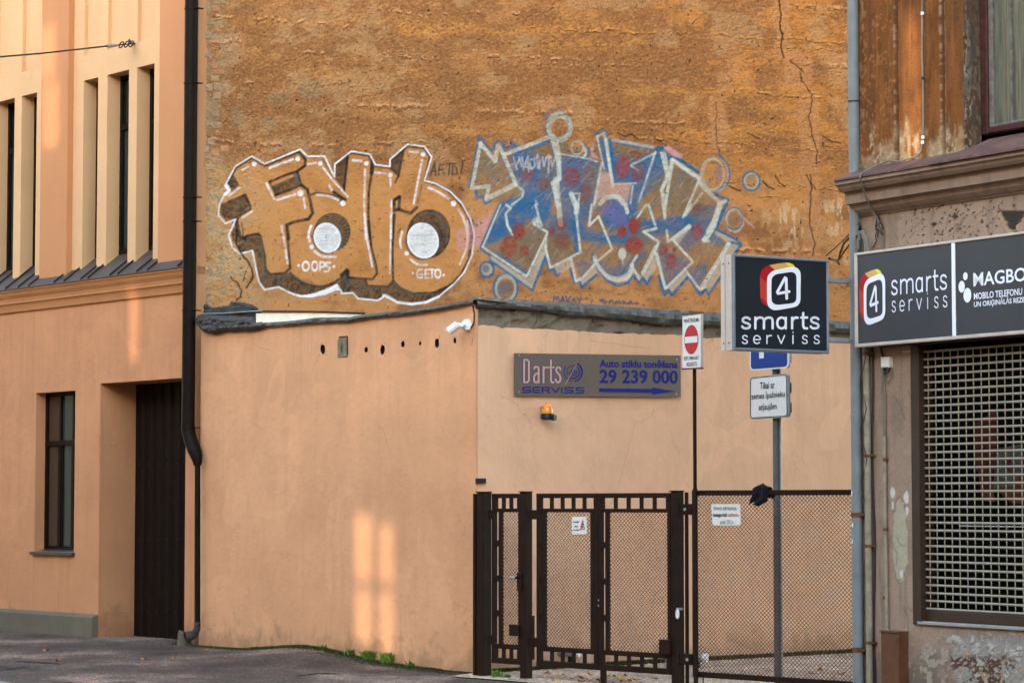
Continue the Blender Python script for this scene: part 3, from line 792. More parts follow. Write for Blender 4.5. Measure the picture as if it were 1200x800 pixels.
# ================================================================== TALL GABLE WALL WITH GRAFFITI
gw = thing('gable_wall', 'tall windowless ochre plaster gable wall with two large graffiti pieces', 'wall', GW, 4.0, 0)
INK = (0.020, 0.017, 0.015); SHADE = (0.042, 0.028, 0.020); TEAL = (0.075, 0.095, 0.085); WHT = (0.84, 0.85, 0.92); FILL1 = (0.56, 0.240, 0.068)
def graffiti_one(p):
    c = lambda ox, oy, pts: Q(ox, oy, 6.667, pts)
    out = (c(250,160,[(95,380),(170,235),(300,155),(400,215),(680,100),(735,155),(870,155),(945,315),(950,215),(1067,125)]) +
           c(400,160,[(80,115),(225,140),(265,220),(380,235),(380,180),(520,60),(650,80),(705,160),(650,345),(740,370),(850,430),(940,520),(1010,650),(1035,740)]) +
           c(400,250,[(1040,180),(1020,330),(960,460),(880,550),(760,650),(660,695),(550,710),(440,695),(340,645),(285,680),(130,665),(90,620),(0,625)]) +
           c(250,250,[(1010,625),(965,555),(900,600),(780,640),(680,645),(600,620),(510,575),(400,595),(360,540),(345,490),(305,290),(210,315),(150,270),(120,170),(175,45),(95,80),(40,20)]) +
           c(250,160,[(45,540),(85,455),(125,425)]))
    p.poly(out, FILL1, 0.58, wear=0.55)
    # shaded undersides
    bandA = c(250,250,[(200,195),(260,175),(360,155),(385,290),(415,450),(445,485),(575,465),(600,470),(700,545),(850,572),(985,530),(1045,445),(1067,440),(1067,620),(1010,620),(965,555),(780,635),(680,640),(600,615),(510,570),(400,585),(360,530),(340,440),(320,300),(305,290),(215,310),(190,270)])
    bandB = c(400,250,[(-5,470),(45,440),(60,500),(190,520),(205,565),(365,572),(410,530),(460,590),(560,628),(720,625),(850,560),(930,480),(880,550),(760,650),(660,690),(550,705),(440,690),(340,640),(285,675),(130,660),(90,615),(-5,620)])
    for b_ in (bandA, bandB,
               c(250,250,[(140,150),(180,80),(205,170),(240,200),(190,230),(150,220)]),
               c(250,160,[(135,510),(250,455),(290,545),(215,605),(180,640),(100,660),(50,600),(60,520)]),
               c(250,160,[(110,360),(160,300),(205,380),(140,430)]),
               c(250,160,[(450,390),(640,310),(680,380),(490,460)]),
               c(250,160,[(955,220),(1060,140),(1025,420),(950,330)]),
               c(400,160,[(385,190),(490,95),(450,310),(385,255)])):
        p.poly(b_, SHADE, 0.93, wear=0.30, soft=1.2)
    # hatching in the bands
    r = random.Random(3)
    for b_ in (bandA, bandB):
        xs = [q[0] for q in b_]
        x = min(xs)
        while x < max(xs):
            y = max(q[1] for q in b_ if abs(q[0]-x) < 12) if any(abs(q[0]-x) < 12 for q in b_) else None
            if y: p.stroke([(x, y-2), (x+3, y-8-r.random()*4)], 0.9, (0.20,0.11,0.055) if r.random() < 0.5 else INK, 0.55)
            x += 2.0+r.random()
    K = lambda o, pts, w=1.9, a=0.9, sm=False, col=INK: p.stroke(c(o[0], o[1], pts), w+(.5 if col is INK else 0), col, min(1, a*1.08), smooth=sm, wear=0.28)
    G1, G2, G3, G4 = (250,160), (400,160), (250,250), (400,250)
    K(G1, [(95,395),(178,245),(300,170),(400,230)]); K(G1, [(410,225),(670,120),(720,180),(715,230),(650,275),(570,300),(440,355)], 2.4)
    K(G1, [(655,275),(680,375),(735,415),(760,520),(775,600),(745,645),(640,665),(575,690),(590,800)], 2.9)
    K(G1, [(480,460),(600,420),(690,375)], 2.0); K(G1, [(440,355),(490,460)], 1.5, .6); K(G1, [(640,300),(665,370)], 4, .75, col=TEAL)
    K(G1, [(760,165),(850,165),(940,330)], 1.2, .5)
    K(G1, [(760,455),(810,440),(940,460),(1000,500)], 1.8, .8); K(G1, [(935,430),(1030,495)], 2.6)
    K(G1, [(1050,155),(1020,430)], 2.0); K(G1, [(180,650),(215,610),(290,565)], 2.2); K(G1, [(120,510),(250,455),(290,545)], 2.2); K(G1, [(180,480),(240,560)], 1.6, .7, col=TEAL)
    K(G3, [(175,40),(190,120),(205,170),(250,200)], 4.2); K(G3, [(240,200),(260,175),(350,158),(370,180),(400,330),(410,440),(445,475),(560,465),(600,430),(590,300),(570,90)], 2.1)
    K(G3, [(375,200),(405,440)], 1.4, .8, col=TEAL); K(G3, [(375,520),(415,455),(440,490)], 1.5, .8, col=TEAL); K(G3, [(430,550),(470,490),(570,480)], 1.5, .8, col=TEAL)
    K(G3, [(600,465),(700,540),(850,570),(975,520),(1045,440)], 2.0, .9, True); K(G3, [(520,550),(595,470),(640,500),(740,550),(860,570)], 1.6, .75, True, TEAL)
    K(G3, [(245,270),(270,190),(370,185)], 1.3, .7, col=TEAL)
    K(G3, [(985,545),(1030,490),(1067,520)], 1.6, .8, col=TEAL)
    K(G2, [(0,180),(80,130),(215,150),(245,215)], 1.7); K(G2, [(240,180),(235,290),(215,420),(210,600),(225,800)], 2.2); K(G2, [(245,215),(235,290)], 4.0)
    K(G2, [(265,235),(380,248),(450,310)], 1.6, .7); K(G2, [(385,190),(520,75),(650,95),(690,160),(655,330)], 1.8); K(G2, [(490,95),(450,300),(420,360)], 1.7, .8)
    K(G2, [(455,470),(410,500),(415,580),(450,570)], 3.2); K(G2, [(455,475),(450,570),(540,600),(590,555)], 3.0); K(G2, [(630,380),(595,520)], 1.2, .45)
    K(G2, [(415,610),(400,800)], 2.6); K(G2, [(660,355),(790,400),(900,490),(975,600),(1020,720),(1020,800)], 2.2, .9, True)
    K(G4, [(1022,60),(1018,200),(1000,330)], 3.0); K(G4, [(1000,350),(930,480),(850,560),(720,620)], 2.0, .9, True)
    K(G4, [(210,60),(235,270),(270,400),(280,470),(240,515),(50,500),(45,440),(-5,480)], 2.1); K(G4, [(190,525),(205,565),(365,572),(405,530)], 2.0)
    K(G4, [(405,20),(400,340),(405,530),(470,590),(560,625),(720,620)], 2.0, .9, False)
    K(G4, [(410,540),(480,590),(600,630),(720,630)], 2.0, .8, True, TEAL); K(G4, [(20,510),(60,570),(80,540),(180,545),(130,610)], 1.5, .8, col=TEAL)
    K(G4, [(160,650),(210,575),(350,575)], 1.5, .8, col=TEAL); K(G4, [(360,620),(415,545)], 1.5, .8, col=TEAL)
    # the two round counters
    p.ell(389.2, 272.0, 21.5, 22.5, INK, .92, .3, wear=.3); p.ell(391.0, 273.0, 18.0, 18.5, (0.15,0.085,0.045), .8, .3, wear=.8)
    p.ell(389.0, 272.2, 19.5, 20.0, TEAL, .8, .3, ring=1.8)
    for k in range(9):
        a = -0.9+k*0.22; p.stroke([(389+15*math.cos(a), 274+16*math.sin(a)), (389+21*math.cos(a), 274+22*math.sin(a))], 1.1, INK, .8)
    p.ell(382.5, 279.5, 16.5, 18.5, INK, .8, -.35); p.ell(383.5, 278.7, 15.5, 17.6, (0.78,0.77,0.78), .95, -.35, wear=.25); p.ell(383.5, 278.7, 14.8, 17.0, WHT, .9, -.35, ring=1.6, wear=.2)
    p.ell(502.3, 274.0, 25.5, 28.8, INK, .93, .12, wear=.3); p.ell(503.5, 275.0, 20.5, 24, (0.07,0.045,0.03), .8, .1, wear=.7)
    p.stroke(c(400,160,[(590,630),(650,600),(740,610),(800,680),(825,760),(820,830)]), 1.8, TEAL, .9, smooth=True)
    p.stroke(c(400,160,[(690,640),(760,700),(790,790)]), 1.2, INK, .8, smooth=True)
    p.ell(494.5, 283, 19.6, 22.2, INK, .8, -.3); p.ell(495.7, 281.9, 18.2, 20.9, (0.74,0.73,0.74), .95, -.3, wear=.25); p.ell(495.7, 281.9, 17.5, 20.2, WHT, .9, -.3, ring=1.7, wear=.2)
    r = random.Random(5)
    for cx, cy, rx, ry in ((383.5,278.7,14,16), (495.7,281.9,16,19)):
        for k in range(26):
            y = cy-ry+2*ry*r.random(); h_ = rx*math.sqrt(max(0, 1-((y-cy)/ry)**2))
            p.stroke([(cx-h_*r.random(), y), (cx+h_*r.random(), y-1.5)], 0.9, (0.70,0.68,0.67) if r.random() < .6 else (0.42,0.38,0.35), .5)
    # white highlights
    H = lambda o, pts, w, a=.85, sm=False: p.stroke(c(o[0], o[1], pts), w*.82, WHT, a*.92, smooth=sm, wear=.6)
    D = lambda o, x, y, r_, a=.85: p.ell(o[0]+x/6.667, o[1]+y/6.667, r_, r_, WHT, a, wear=.35)
    H(G1, [(225,262),(272,235)], 2.2, .7); D(G1, 320,215,2.9,.8); H(G1, [(440,245),(620,180)], 2.6, .8); D(G1, 660,175,2.8); H(G1, [(740,215),(800,205)], 2.4, .6); D(G1, 836,210,2.6)
    H(G1, [(855,240),(940,350),(1050,470)], 1.9); H(G1, [(905,380),(925,420)], 2.6); H(G1, [(415,365),(475,490)], 2.6); H(G1, [(500,495),(640,450)], 3.2); D(G1, 680,443,3.7); H(G1, [(705,480),(718,560)], 2.8, .8)
    H(G1, [(810,455),(900,465),(975,495)], 3.0, .65, True); D(G1, 1012,523,3.2); H(G1, [(120,465),(205,400)], 1.8, .7); H(G1, [(225,635),(305,585)], 2.2)
    H(G1, [(760,700),(740,790)], 2.6); H(G3, [(765,100),(745,160),(755,220)], 3.0, .8, True); D(G3, 768,262,2.7); H(G3, [(790,295),(850,335),(955,340)], 3.0, .7, True); H(G3, [(533,100),(560,260),(580,390)], 2.8, .8)
    H(G2, [(90,185),(155,192)], 3.0, .7); D(G2, 196,210,2.7); H(G2, [(185,260),(178,500),(190,800)], 2.8, .7); H(G4, [(180,0),(200,200),(242,415)], 2.4, .8)
    H(G2, [(530,118),(600,125)], 2.6, .7); D(G2, 638,140,2.7); H(G2, [(630,185),(565,525)], 2.6, .8); H(G2, [(265,283),(350,290)], 2.4, .7); D(G2, 382,302,2.6); H(G2, [(383,330),(385,390)], 2.2, .7)
    H(G2, [(392,495),(388,800)], 2.2, .85); H(G4, [(388,0),(380,465)], 2.0, .8); H(G2, [(680,400),(760,435),(835,485)], 2.8, .75, True); D(G2, 876,524,3.1)
    H(G2, [(915,570),(955,640),(985,760)], 2.8, .7, True); H(G4, [(985,60),(980,250),(925,400)], 2.0, .7, True); H(G4, [(475,145),(460,210),(468,270)], 3.0, .8, True); D(G4, 510,312,2.7); H(G4, [(540,360),(600,400),(668,403)], 2.6, .8, True)
    # OOPS / GETO
    for o, cx, cy, rx, ry in ((G3,722,412,25,34), (G3,792,412,22,34)): p.ell(o[0]+cx/6.667, o[1]+cy/6.667, rx/6.667, ry/6.667, WHT, .85, ring=1.9, wear=.3)
    H(G3, [(830,450),(835,380),(868,385),(868,415),(835,420)], 1.9, .85); H(G3, [(915,385),(885,385),(880,410),(910,425),(900,452),(870,455)], 2.1, .9); D(G3, 667,407,1.5,.9); D(G3, 943,415,1.6,.9)
    H(G4, [(632,438),(604,440),(588,470),(602,503),(632,502),(634,476),(614,476)], 1.75, 1.0); H(G4, [(680,440),(656,441),(656,505),(684,503)], 1.7, 1.0); H(G4, [(656,472),(678,472)], 1.5, 1.0); H(G4, [(690,440),(728,438)], 1.7, 1.0); H(G4, [(709,440),(709,502)], 1.8, 1.0)
    p.ell(400+754/6.667, 250+470/6.667, 3.3, 4.8, WHT, .95, ring=1.6, wear=.25); D(G4, 558,466,1.3,.9); D(G4, 800,482,1.4,.9)
    # white outline
    p.stroke(out + [out[0]], 1.3, WHT, .92, wear=.4); p.stroke(c(250,160,[(100,385),(125,425),(95,450)]), 4, WHT, .9)
    p.poly(c(250,250,[(965,550),(985,600),(960,600),(880,635),(780,655),(680,655),(600,632),(700,640),(780,625),(880,590)]), WHT, .9, wear=.25)
    p.stroke(c(400,250,[(330,640),(345,640),(440,695),(550,708),(660,695),(760,650)]), 2.8, WHT, .75)
    # small black tag
    T = lambda pts, w=1.2: p.stroke(c(400,160,pts), w+.2, (0.05,0.035,0.028), .95, wear=.4)
    T([(695,305),(730,205),(735,300)], 1.6); T([(705,270),(740,270)]); T([(760,300),(765,225),(800,220)]); T([(760,262),(795,258)], 1.6); p.ell(400+800/6.667,160+287/6.667,1.6,1.6,(0.09,0.06,0.045),.85)
    T([(820,215),(865,212)], 1.5); T([(845,215),(840,300)]); T([(870,220),(868,300),(905,290),(900,240),(870,225)]); T([(950,205),(935,290)]); T([(922,320),(924,328)], 1.8)
    return out
BLU = (0.022, 0.115, 0.26); PALE = (0.56, 0.57, 0.50); REDD = (0.20, 0.042, 0.026); GRB = (0.17, 0.125, 0.078); OBL = (0.008, 0.12, 0.26); PNK = (0.55, 0.28, 0.30); VIO = (0.09, 0.12, 0.27)
def graffiti_two(p):
    c4 = lambda pts: Q(540, 120, 3.2, pts)
    o1, o2, o3, o4, o5, o6 = (540,120), (660,120), (760,160), (540,240), (640,240), (740,240)
    c = lambda o, pts: Q(o[0], o[1], 6.667, pts)
    # pink smear behind
    p.poly(c4([(-20,490),(120,405),(100,520),(60,545),(-10,560)]), PNK, .72, wear=.7, soft=3)
    body = c4([(75,155),(130,220),(150,160),(190,180),(330,130),(400,150),(470,190),(545,110),(560,140),(740,175),(800,195),(890,280),(1000,360),(960,480),(1050,530),(970,640),(905,720),(850,650),(770,720),(725,570),(690,680),(645,625),(575,690),(500,610),(455,690),(425,600),(350,650),(315,580),(265,705),(115,585),(75,545),(145,375),(95,375),(40,325)])
    p.poly(body, GRB, .72, wear=.4, soft=2)
    for pts, a in (([(140,380),(230,350),(300,330),(330,400),(310,470),(270,430),(200,490),(160,510),(85,545),(110,460)], .85),
                   ([(195,150),(250,185),(345,220),(355,330),(330,440),(290,470),(240,420),(160,380),(235,345),(190,240)], .72),
                   ([(360,200),(470,200),(540,240),(520,300),(480,430),(440,520),(380,470),(365,330)], .62),
                   ([(330,420),(420,440),(480,480),(560,500),(700,440),(850,420),(885,450),(830,485),(700,500),(620,535),(440,515),(330,500)], .80),
                   ([(520,130),(560,140),(580,200),(650,210),(740,180),(700,260),(650,310),(570,300),(540,240)], .72),
                   ([(640,300),(700,250),(740,180),(790,230),(740,310),(670,370),(655,440),(600,470),(560,480),(530,440),(560,360),(620,350)], .80),
                   ([(820,440),(880,400),(960,380),(920,500),(860,470)], .6),
                   ([(770,470),(860,470),(960,490),(1000,540),(900,520),(830,560)], .55),
                   ([(740,540),(860,600),(800,680),(760,690)], .45), ([(430,600),(500,590),(460,670)], .4), ([(850,640),(930,590),(900,700)], .45),
                   ([(510,590),(570,620),(650,580),(700,560),(660,620),(575,660)], .45)):
        p.poly(c4(pts), BLU, min(.98, a*1.25), wear=.35, soft=4)
    for pts in ([(380,200),(470,205),(460,300),(400,320)], [(520,380),(600,370),(620,440),(560,470)], [(330,480),(430,500),(440,520),(340,510)]):
        p.poly(c4(pts), VIO, .6, wear=.8, soft=6)
    # brown areas laid over the blue
    for pts in ([(160,520),(220,470),(290,440),(320,490),(265,690),(110,580)], [(320,520),(360,430),(385,420),(430,520),(445,570),(350,640)],
                [(700,310),(760,240),(790,220),(885,290),(840,400),(770,410),(690,400)], [(300,240),(345,230),(350,330),(290,320)], [(460,230),(520,240),(510,330),(455,380)],
                [(850,390),(940,370),(960,400),(920,440),(860,430)], [(620,480),(700,470),(720,520),(640,560)]):
        p.poly(c4(pts), GRB, .72, wear=.45, soft=6)
    # hatching scribbles
    r = random.Random(11)
    for k in range(620):
        x = 60+r.random()*960; y = 150+r.random()*530
        if not p.inside(np.array([540+x/3.2]), np.array([120+y/3.2]), body)[0]: continue
        ln = 12+r.random()*38; p.stroke(c4([(x, y), (x+ln*0.8, y-ln*(0.4+r.random()*0.9))]), 0.6+r.random()*.6, r.choice([BLU, OBL, GRB, (0.05,0.13,0.27), (0.22,0.24,0.26), (0.34,0.33,0.28), (0.10,0.07,0.045)]), .5)
    # pink / peach patch in the middle
    p.poly(c4([(525,262),(575,265),(575,305),(640,305),(632,345),(620,400),(560,345),(520,360),(500,390),(480,460),(510,330)]), (0.50,0.30,0.25), .85, wear=.4, soft=2)
    p.poly(c4([(530,390),(600,370),(622,395),(625,480),(570,455),(530,420)]), (0.12,0.12,0.30), .8, wear=.6, soft=4)
    p.poly(c4([(485,165),(500,155),(498,185),(520,215),(490,205)]), PNK, .8, wear=.5, soft=1)
    # pale ribs (the three-dimensional edges)
    E = [([(240,400),(520,575),(560,665),(225,430)], o4, 1), ([(520,580),(660,280),(665,400),(560,665)], o4, 1),
         ([(700,490),(850,410),(870,490),(750,550),(735,500)], o4, 1), ([(930,575),(1060,450),(1067,530),(950,640)], o4, 1),
         ([(385,420),(410,520),(470,580),(560,610),(640,590),(690,530),(665,470),(600,540),(540,555),(470,530),(420,480)], o5, 1),
         ([(690,540),(730,600),(760,560),(790,615),(860,500),(845,370),(740,560),(670,470)], o5, 1),
         ([(260,655),(410,500),(440,560),(320,705),(290,660)], o6, 1), ([(540,670),(700,410),(760,300),(850,300),(605,700),(580,655)], o6, 1),
         ([(660,190),(850,300),(830,330),(770,310),(650,225)], o6, 1), ([(310,260),(450,155),(465,175),(380,290),(360,310)], o6, 1)]
    for pts, o, a in E: p.poly(c(o, pts), (0.46,0.37,0.29), .85, wear=.35, soft=1.2)
    S = lambda o, pts, w=3.2, a=.88, col=PALE, sm=False: p.stroke(c(o, pts) if o else c4(pts), w*.84, col, a*(.86 if o in (o1, o2, o3) else 1.08), smooth=sm, wear=.55)
    Bo = lambda o, pts, w=1.8, a=.85, sm=False: p.stroke(c(o, pts) if o else c4(pts), w+.5, OBL, min(1, a*1.1), smooth=sm, wear=.3)
    # blue outer lines
    Bo(o1, [(65,665),(90,560),(145,265),(245,385),(270,320),(290,300),(320,310),(350,360),(420,330)]); Bo(o1, [(120,690),(125,745),(170,735),(190,790),(230,770)], 2.4)
    Bo(o1, [(520,370),(690,305)], 3.2, .7); Bo(o1, [(690,270),(680,100)], 4, .55); Bo(o1, [(715,320),(745,450),(760,600)], 1.6, .6); Bo(o1, [(330,430),(400,600),(480,690)], 2, .7)
    Bo(o2, [(240,250),(320,220),(345,260)], 2, .8); Bo(o2, [(270,300),(310,470),(360,530)], 1.8, .8); Bo(o2, [(370,290),(395,560),(400,640)], 2, .8); Bo(o2, [(380,300),(560,345),(700,355)], 2.6, .7); Bo(o2, [(730,370),(790,350)], 4.2, .9)
    Bo(o2, [(550,490),(700,410)], 1.8, .8); Bo(o2, [(790,390),(830,440),(860,420),(900,440)], 3.2, .9); Bo(o2, [(900,440),(1060,545)], 2.4, .9); Bo(o2, [(725,400),(640,600),(590,790)], 1.8, .6)
    Bo(o3, [(245,180),(385,280)], 2.4, .9); Bo(o3, [(550,140),(620,220),(635,300),(610,380),(520,430),(515,455),(625,495),(575,590),(515,730)], 2.2, .9)
    Bo(o4, [(165,320),(310,0)], 3.6, .9); Bo(o4, [(155,340),(235,400),(230,435),(560,665),(665,400),(690,515),(725,500),(750,555),(770,540)], 2.2, .9)
    Bo(o4, [(855,500),(890,610),(925,590),(945,645),(1062,545)], 2.4, .9); Bo(o4, [(400,0),(345,70),(365,170),(405,240)], 1.4, .7); Bo(o4, [(870,0),(905,370)], 2.4, .7)
    Bo(o4, [(210,380),(515,560)], 1.0, .7); Bo(o4, [(600,380),(520,550)], 1, .6)
    for k in range(13): Bo(o4, [(250+k*21, 350+k*13), (262+k*21, 375+k*15)], 1.1, .6)
    Bo(o5, [(360,380),(400,500),(470,590),(560,632),(640,610),(690,545),(725,610),(755,570),(790,620),(820,560)], 2.4, .9, False); Bo(o5, [(240,10),(255,360)], 2.2, .6)
    Bo(o5, [(395,440),(460,520),(560,550),(650,500),(700,410)], 1.6, .8, True); Bo(o5, [(800,0),(850,170)], 1.6, .6); Bo(o5, [(845,370),(930,650)], 1.6, .5)
    Bo(o6, [(215,560),(258,705),(290,665),(315,705),(445,560),(540,705),(580,660),(605,700),(700,560)], 2.6, .95); Bo(o6, [(760,290),(855,310),(800,400)], 2.6, .95); Bo(o6, [(655,190),(800,260),(855,305)], 1.8, .9); Bo(o6, [(745,0),(660,190)], 2.6, .9)
    # pale lines
    S(o1, [(155,320),(85,670),(220,655),(200,750)], 4.6); S(o1, [(150,320),(270,460),(290,335),(330,400),(430,640)], 5.0); S(o1, [(430,640),(490,695),(480,740),(400,800)], 2.6); S(o1, [(200,755),(420,645)], 6.5, .8)
    S(o1, [(350,405),(720,260)], 5.0); S(o1, [(715,290),(760,440),(770,600),(720,630),(760,800)], 5.4, .85); S(o1, [(750,290),(775,420),(775,600)], 4.0, .6); S(o1, [(745,605),(750,700),(760,800)], 8.0, .8); S(o1, [(755,400),(1000,440),(1067,465)], 1.8)
    p.ell(654.5, 147.5, 13.0, 15.0, (0.38, 0.385, 0.32), .9, .15, ring=3.0); p.ell(656.5, 150.5, 12.5, 14.0, (0.38, 0.385, 0.32), .75, .15, ring=5.0); p.ell(651, 145, 15, 17, OBL, .35, 0, ring=2.4)
    p.ell(676.5, 173.5, 7.0, 7.5, (0.38, 0.385, 0.32), .75, 0, ring=2.6); S(o1, [(960,340),(985,400),(960,430)], 4.0, .8); Bo(o1, [(965,325),(1000,370),(990,420)], 1.8)
    S(o1, [(870,715),(910,800)], 3.6); S(o1, [(850,712),(938,712)], 1.6); S(o1, [(585,770),(600,800)], 2.4)
    S(o2, [(265,270),(320,240),(370,540)], 3.2); S(o2, [(265,270),(320,520)], 2.0); S(o2, [(335,290),(370,540),(390,650)], 4.2); S(o2, [(385,295),(700,350)], 4.0, .6); S(o2, [(720,390),(590,780)], 2.8); S(o2, [(530,490),(720,395)], 2.4); S(o2, [(530,495),(585,530)], 2.4)
    S(o2, [(390,640),(570,632)], 1.8); S(o2, [(545,650),(525,790)], 2.2); S(o2, [(300,480),(240,800)], 3.0); S(o2, [(290,790),(340,745),(430,740),(470,790)], 6.0, .85, sm=True); S(o2, [(60,712),(90,800)], 5.5); S(o2, [(130,712),(115,800)], 2.2)
    S(o2, [(790,400),(820,560),(770,680),(800,790)], 4.6); S(o2, [(860,460),(830,620),(800,790)], 3.0, .8); S(o2, [(850,455),(1060,600)], 3.4, .9)
    S(o3, [(100,130),(150,330),(100,420),(125,620)], 3.4); S(o3, [(180,180),(160,330),(130,560),(125,640)], 3.6); S(o3, [(190,180),(390,320)], 4.0); S(o3, [(390,320),(420,390),(560,520),(600,505)], 5.0, .85); S(o3, [(400,330),(270,630)], 3.0); S(o3, [(420,440),(290,620)], 2.2, .7); S(o3, [(560,530),(520,650),(470,740)], 7.0, .85)
    p.ell(760+500/6.667, 160+295/6.667, 13.2, 18.0, (0.38, 0.385, 0.32), .85, 0, ring=2.4); p.ell(760+525/6.667, 160+300/6.667, 14.5, 19, (0.38, 0.385, 0.32), .55, 0, ring=2.0)
    p.ell(760+545/6.667, 160+290/6.667, 5, 11, BLU, .45, 0, soft=3)
    for cx, cy, rx in ((880.5, 212.3, 9.8),): p.ell(cx, cy, rx, rx*1.12, OBL, .95, 0, ring=2.6, wear=.2); p.ell(cx, cy, 8, 8.8, (0.38, 0.385, 0.32), .85, 0, ring=2.0); p.ell(cx, cy, 5.5, 6.5, (0.19,0.16,0.13), .6, 0)
    p.ell(861, 258.5, 10.0, 13.0, (0.38, 0.385, 0.32), .8, 0, ring=2.4); p.ell(860, 256, 10.8, 12.8, OBL, .8, 0, ring=1.6); p.ell(860, 257, 7, 8, (0.15,0.12,0.09), .7, 0, soft=3)
    p.stroke([(871,255),(884,267)], 1.4, PNK, .8)
    S(o4, [(170,330),(515,560),(680,215),(570,150),(610,100),(585,0)], 2.6, .95); S(o4, [(575,130),(600,110),(620,160)], 7.0, .95); S(o4, [(240,410),(550,640)], 4.2, .85, (0.42,0.36,0.29)); S(o4, [(310,0),(175,320)], 2.0, .9)
    S(o4, [(355,0),(390,25),(350,70),(365,160),(405,235)], 2.8, .95); S(o4, [(665,260),(665,350),(700,490),(850,415),(935,370),(895,0)], 2.8, .95); S(o4, [(765,0),(780,155)], 6.4, .95); S(o4, [(860,415),(900,600),(930,575)], 2.8, .95); S(o4, [(935,590),(1060,445)], 2.4)
    S(o5, [(355,0),(335,165),(410,90),(515,345),(400,440)], 2.6, .95); S(o5, [(240,0),(235,60)], 7.0, .95); S(o5, [(380,410),(400,470),(480,560),(560,585),(640,560),(670,470)], 5.4, .85, sm=True); S(o5, [(710,395),(665,470),(725,580)], 2.4, .9); S(o5, [(800,0),(860,185),(760,210),(880,290),(850,370),(930,650)], 3.0, .95); S(o5, [(620,0),(635,60)], 4.6, .9); S(o5, [(780,0),(705,110)], 2.2, .9)
    S(o6, [(275,200),(285,290),(450,160)], 2.8, .95); S(o6, [(320,270),(480,445),(270,650)], 2.8, .95); S(o6, [(415,500),(535,665),(580,640)], 2.8, .95); S(o6, [(455,170),(330,270)], 4.4, .9); S(o6, [(200,380),(265,650)], 2.6, .9); S(o6, [(260,70),(262,100)], 2.6)
    S(o6, [(690,0),(640,170),(570,280)], 7.0, .9); S(o6, [(560,270),(600,285)], 4, .9); S(o6, [(760,300),(690,420),(545,650)], 5.0, .9); S(o6, [(470,0),(405,90)], 2.4, .9); S(o6, [(190,330),(90,530)], 4.6, .8)
    # bottom left rings
    p.ell(570.7, 315.8, 8.2, 9.0, OBL, .95, 0, ring=2.6, wear=.2); p.ell(570.7, 315.8, 6.0, 7.0, (0.38, 0.385, 0.32), .9, 0); p.ell(569.5, 314.8, 4.2, 5.0, (0.10,0.12,0.17), .85, 0)
    p.ell(592.5, 338, 14.0, 16.5, OBL, .95, 0, ring=2.8, wear=.2); p.ell(592.8, 337.5, 11.2, 14.5, (0.38, 0.385, 0.32), .9, 0, ring=3.2); p.ell(592, 339, 9.5, 12, (0.15,0.13,0.11), .75, 0, soft=2); p.ell(588, 338, 4, 6, BLU, .4, 0, soft=4)
    # red spots
    for cx, cy, rx, ry, a in ((596.5,288.5,9.5,12,.85), (608,271.5,7,9.5,.9), (614.5,294.5,5.2,6,.85), (646.5,272.5,3.6,4.4,.85), (657.5,262.5,5.2,7.5,.85), (659,283,9,9,.7), (743.5,264.5,6.8,9.5,.95), (728.8,271.5,5,7,.95),
                              (743,287.5,10,9.8,.85), (778,293,4.4,6,.9), (786,306.8,6,8.8,.9), (790.3,292.5,1.9,2.6,.95), (817,271,6,9.2,.85), (730.2,195.5,8.3,13,.85), (747.8,203.8,7.2,9,.75), (746.3,182.6,5.8,6,.65),
                              (670.5,207.5,9.8,11.5,.8), (618,205,8,8.5,.7), (637,216,6,7,.65), (686,226.5,6.5,10,.7), (690,205,6,8,.4), (816,247,4,6,.4), (820,243,8,3,.4)):
        p.ell(cx, cy, rx, ry, (0.27,0.036,0.024) if a > .83 else REDD, a, .1, soft=1.6, wear=.45); p.ell(cx, cy, rx*1.12, ry*1.1, (0.10,0.06,0.045), .35, .1, ring=1.2)
    p.ell(729.2, 297.5, 4.8, 6.8, (0.52,0.49,0.44), .95, 0, wear=.2); p.stroke([(729.2,303),(729.6,309)], 1.2, PALE, .9)
    # tag written over the top left
    for pts in ([(410,430),(430,500),(440,525)], [(400,485),(405,487)], [(455,430),(475,500)], [(430,500),(460,440)], [(480,430),(490,525),(525,420),(530,540)], [(545,450),(575,440),(580,500),(550,520),(540,470)], [(590,430),(605,515),(625,450)], [(640,430),(650,500),(670,430),(690,410),(685,550)], [(620,520),(600,410)], [(700,420),(715,500),(740,430)], [(495,500),(560,520)]):
        p.stroke(c(o1, pts), 1.6, (0.50,0.45,0.44), .75, wear=.5)
    # pink cap and blue drip at the right top
    p.poly(c(o2, [(780,335),(820,340),(870,370),(935,415),(920,440),(860,420),(790,360)]), PNK, .9, wear=.35, soft=1.5)
    p.stroke(c(o2, [(1000,300),(1010,420)]), 3, (0.10,0.11,0.09), .35); p.stroke(c(o3, [(210,10),(220,60)]), 4, (0.10,0.10,0.09), .35)
    # lettering in blue along the parapet
    for pts in ([(20,755),(28,752)], [(55,765),(65,710),(80,740),(95,712),(105,765)], [(115,765),(130,715),(145,765)], [(125,745),(140,745)], [(155,712),(165,765)], [(190,715),(170,745),(190,770)], [(205,765),(220,730),(235,765)], [(245,725),(262,765),(268,720)], [(310,730),(320,735)], [(355,765),(360,740)],
                [(425,745),(465,775)], [(420,745),(440,742),(475,760)], [(490,770),(510,745),(530,770)], [(540,772),(550,750),(560,768),(572,748),(580,772)], [(590,768),(600,750),(615,760),(605,775)], [(630,775),(645,765)], [(650,775),(662,750),(675,775)], [(690,775),(715,765),(720,775)], [(760,780),(768,785)]):
        p.stroke(c(o5, pts), 1.4, (0.006,0.06,0.16), .95, wear=.25)
    p.stroke(c(o5, [(460,655),(500,690),(560,700),(630,680)]), 1.0, (0.14,0.10,0.09), .5, smooth=True)
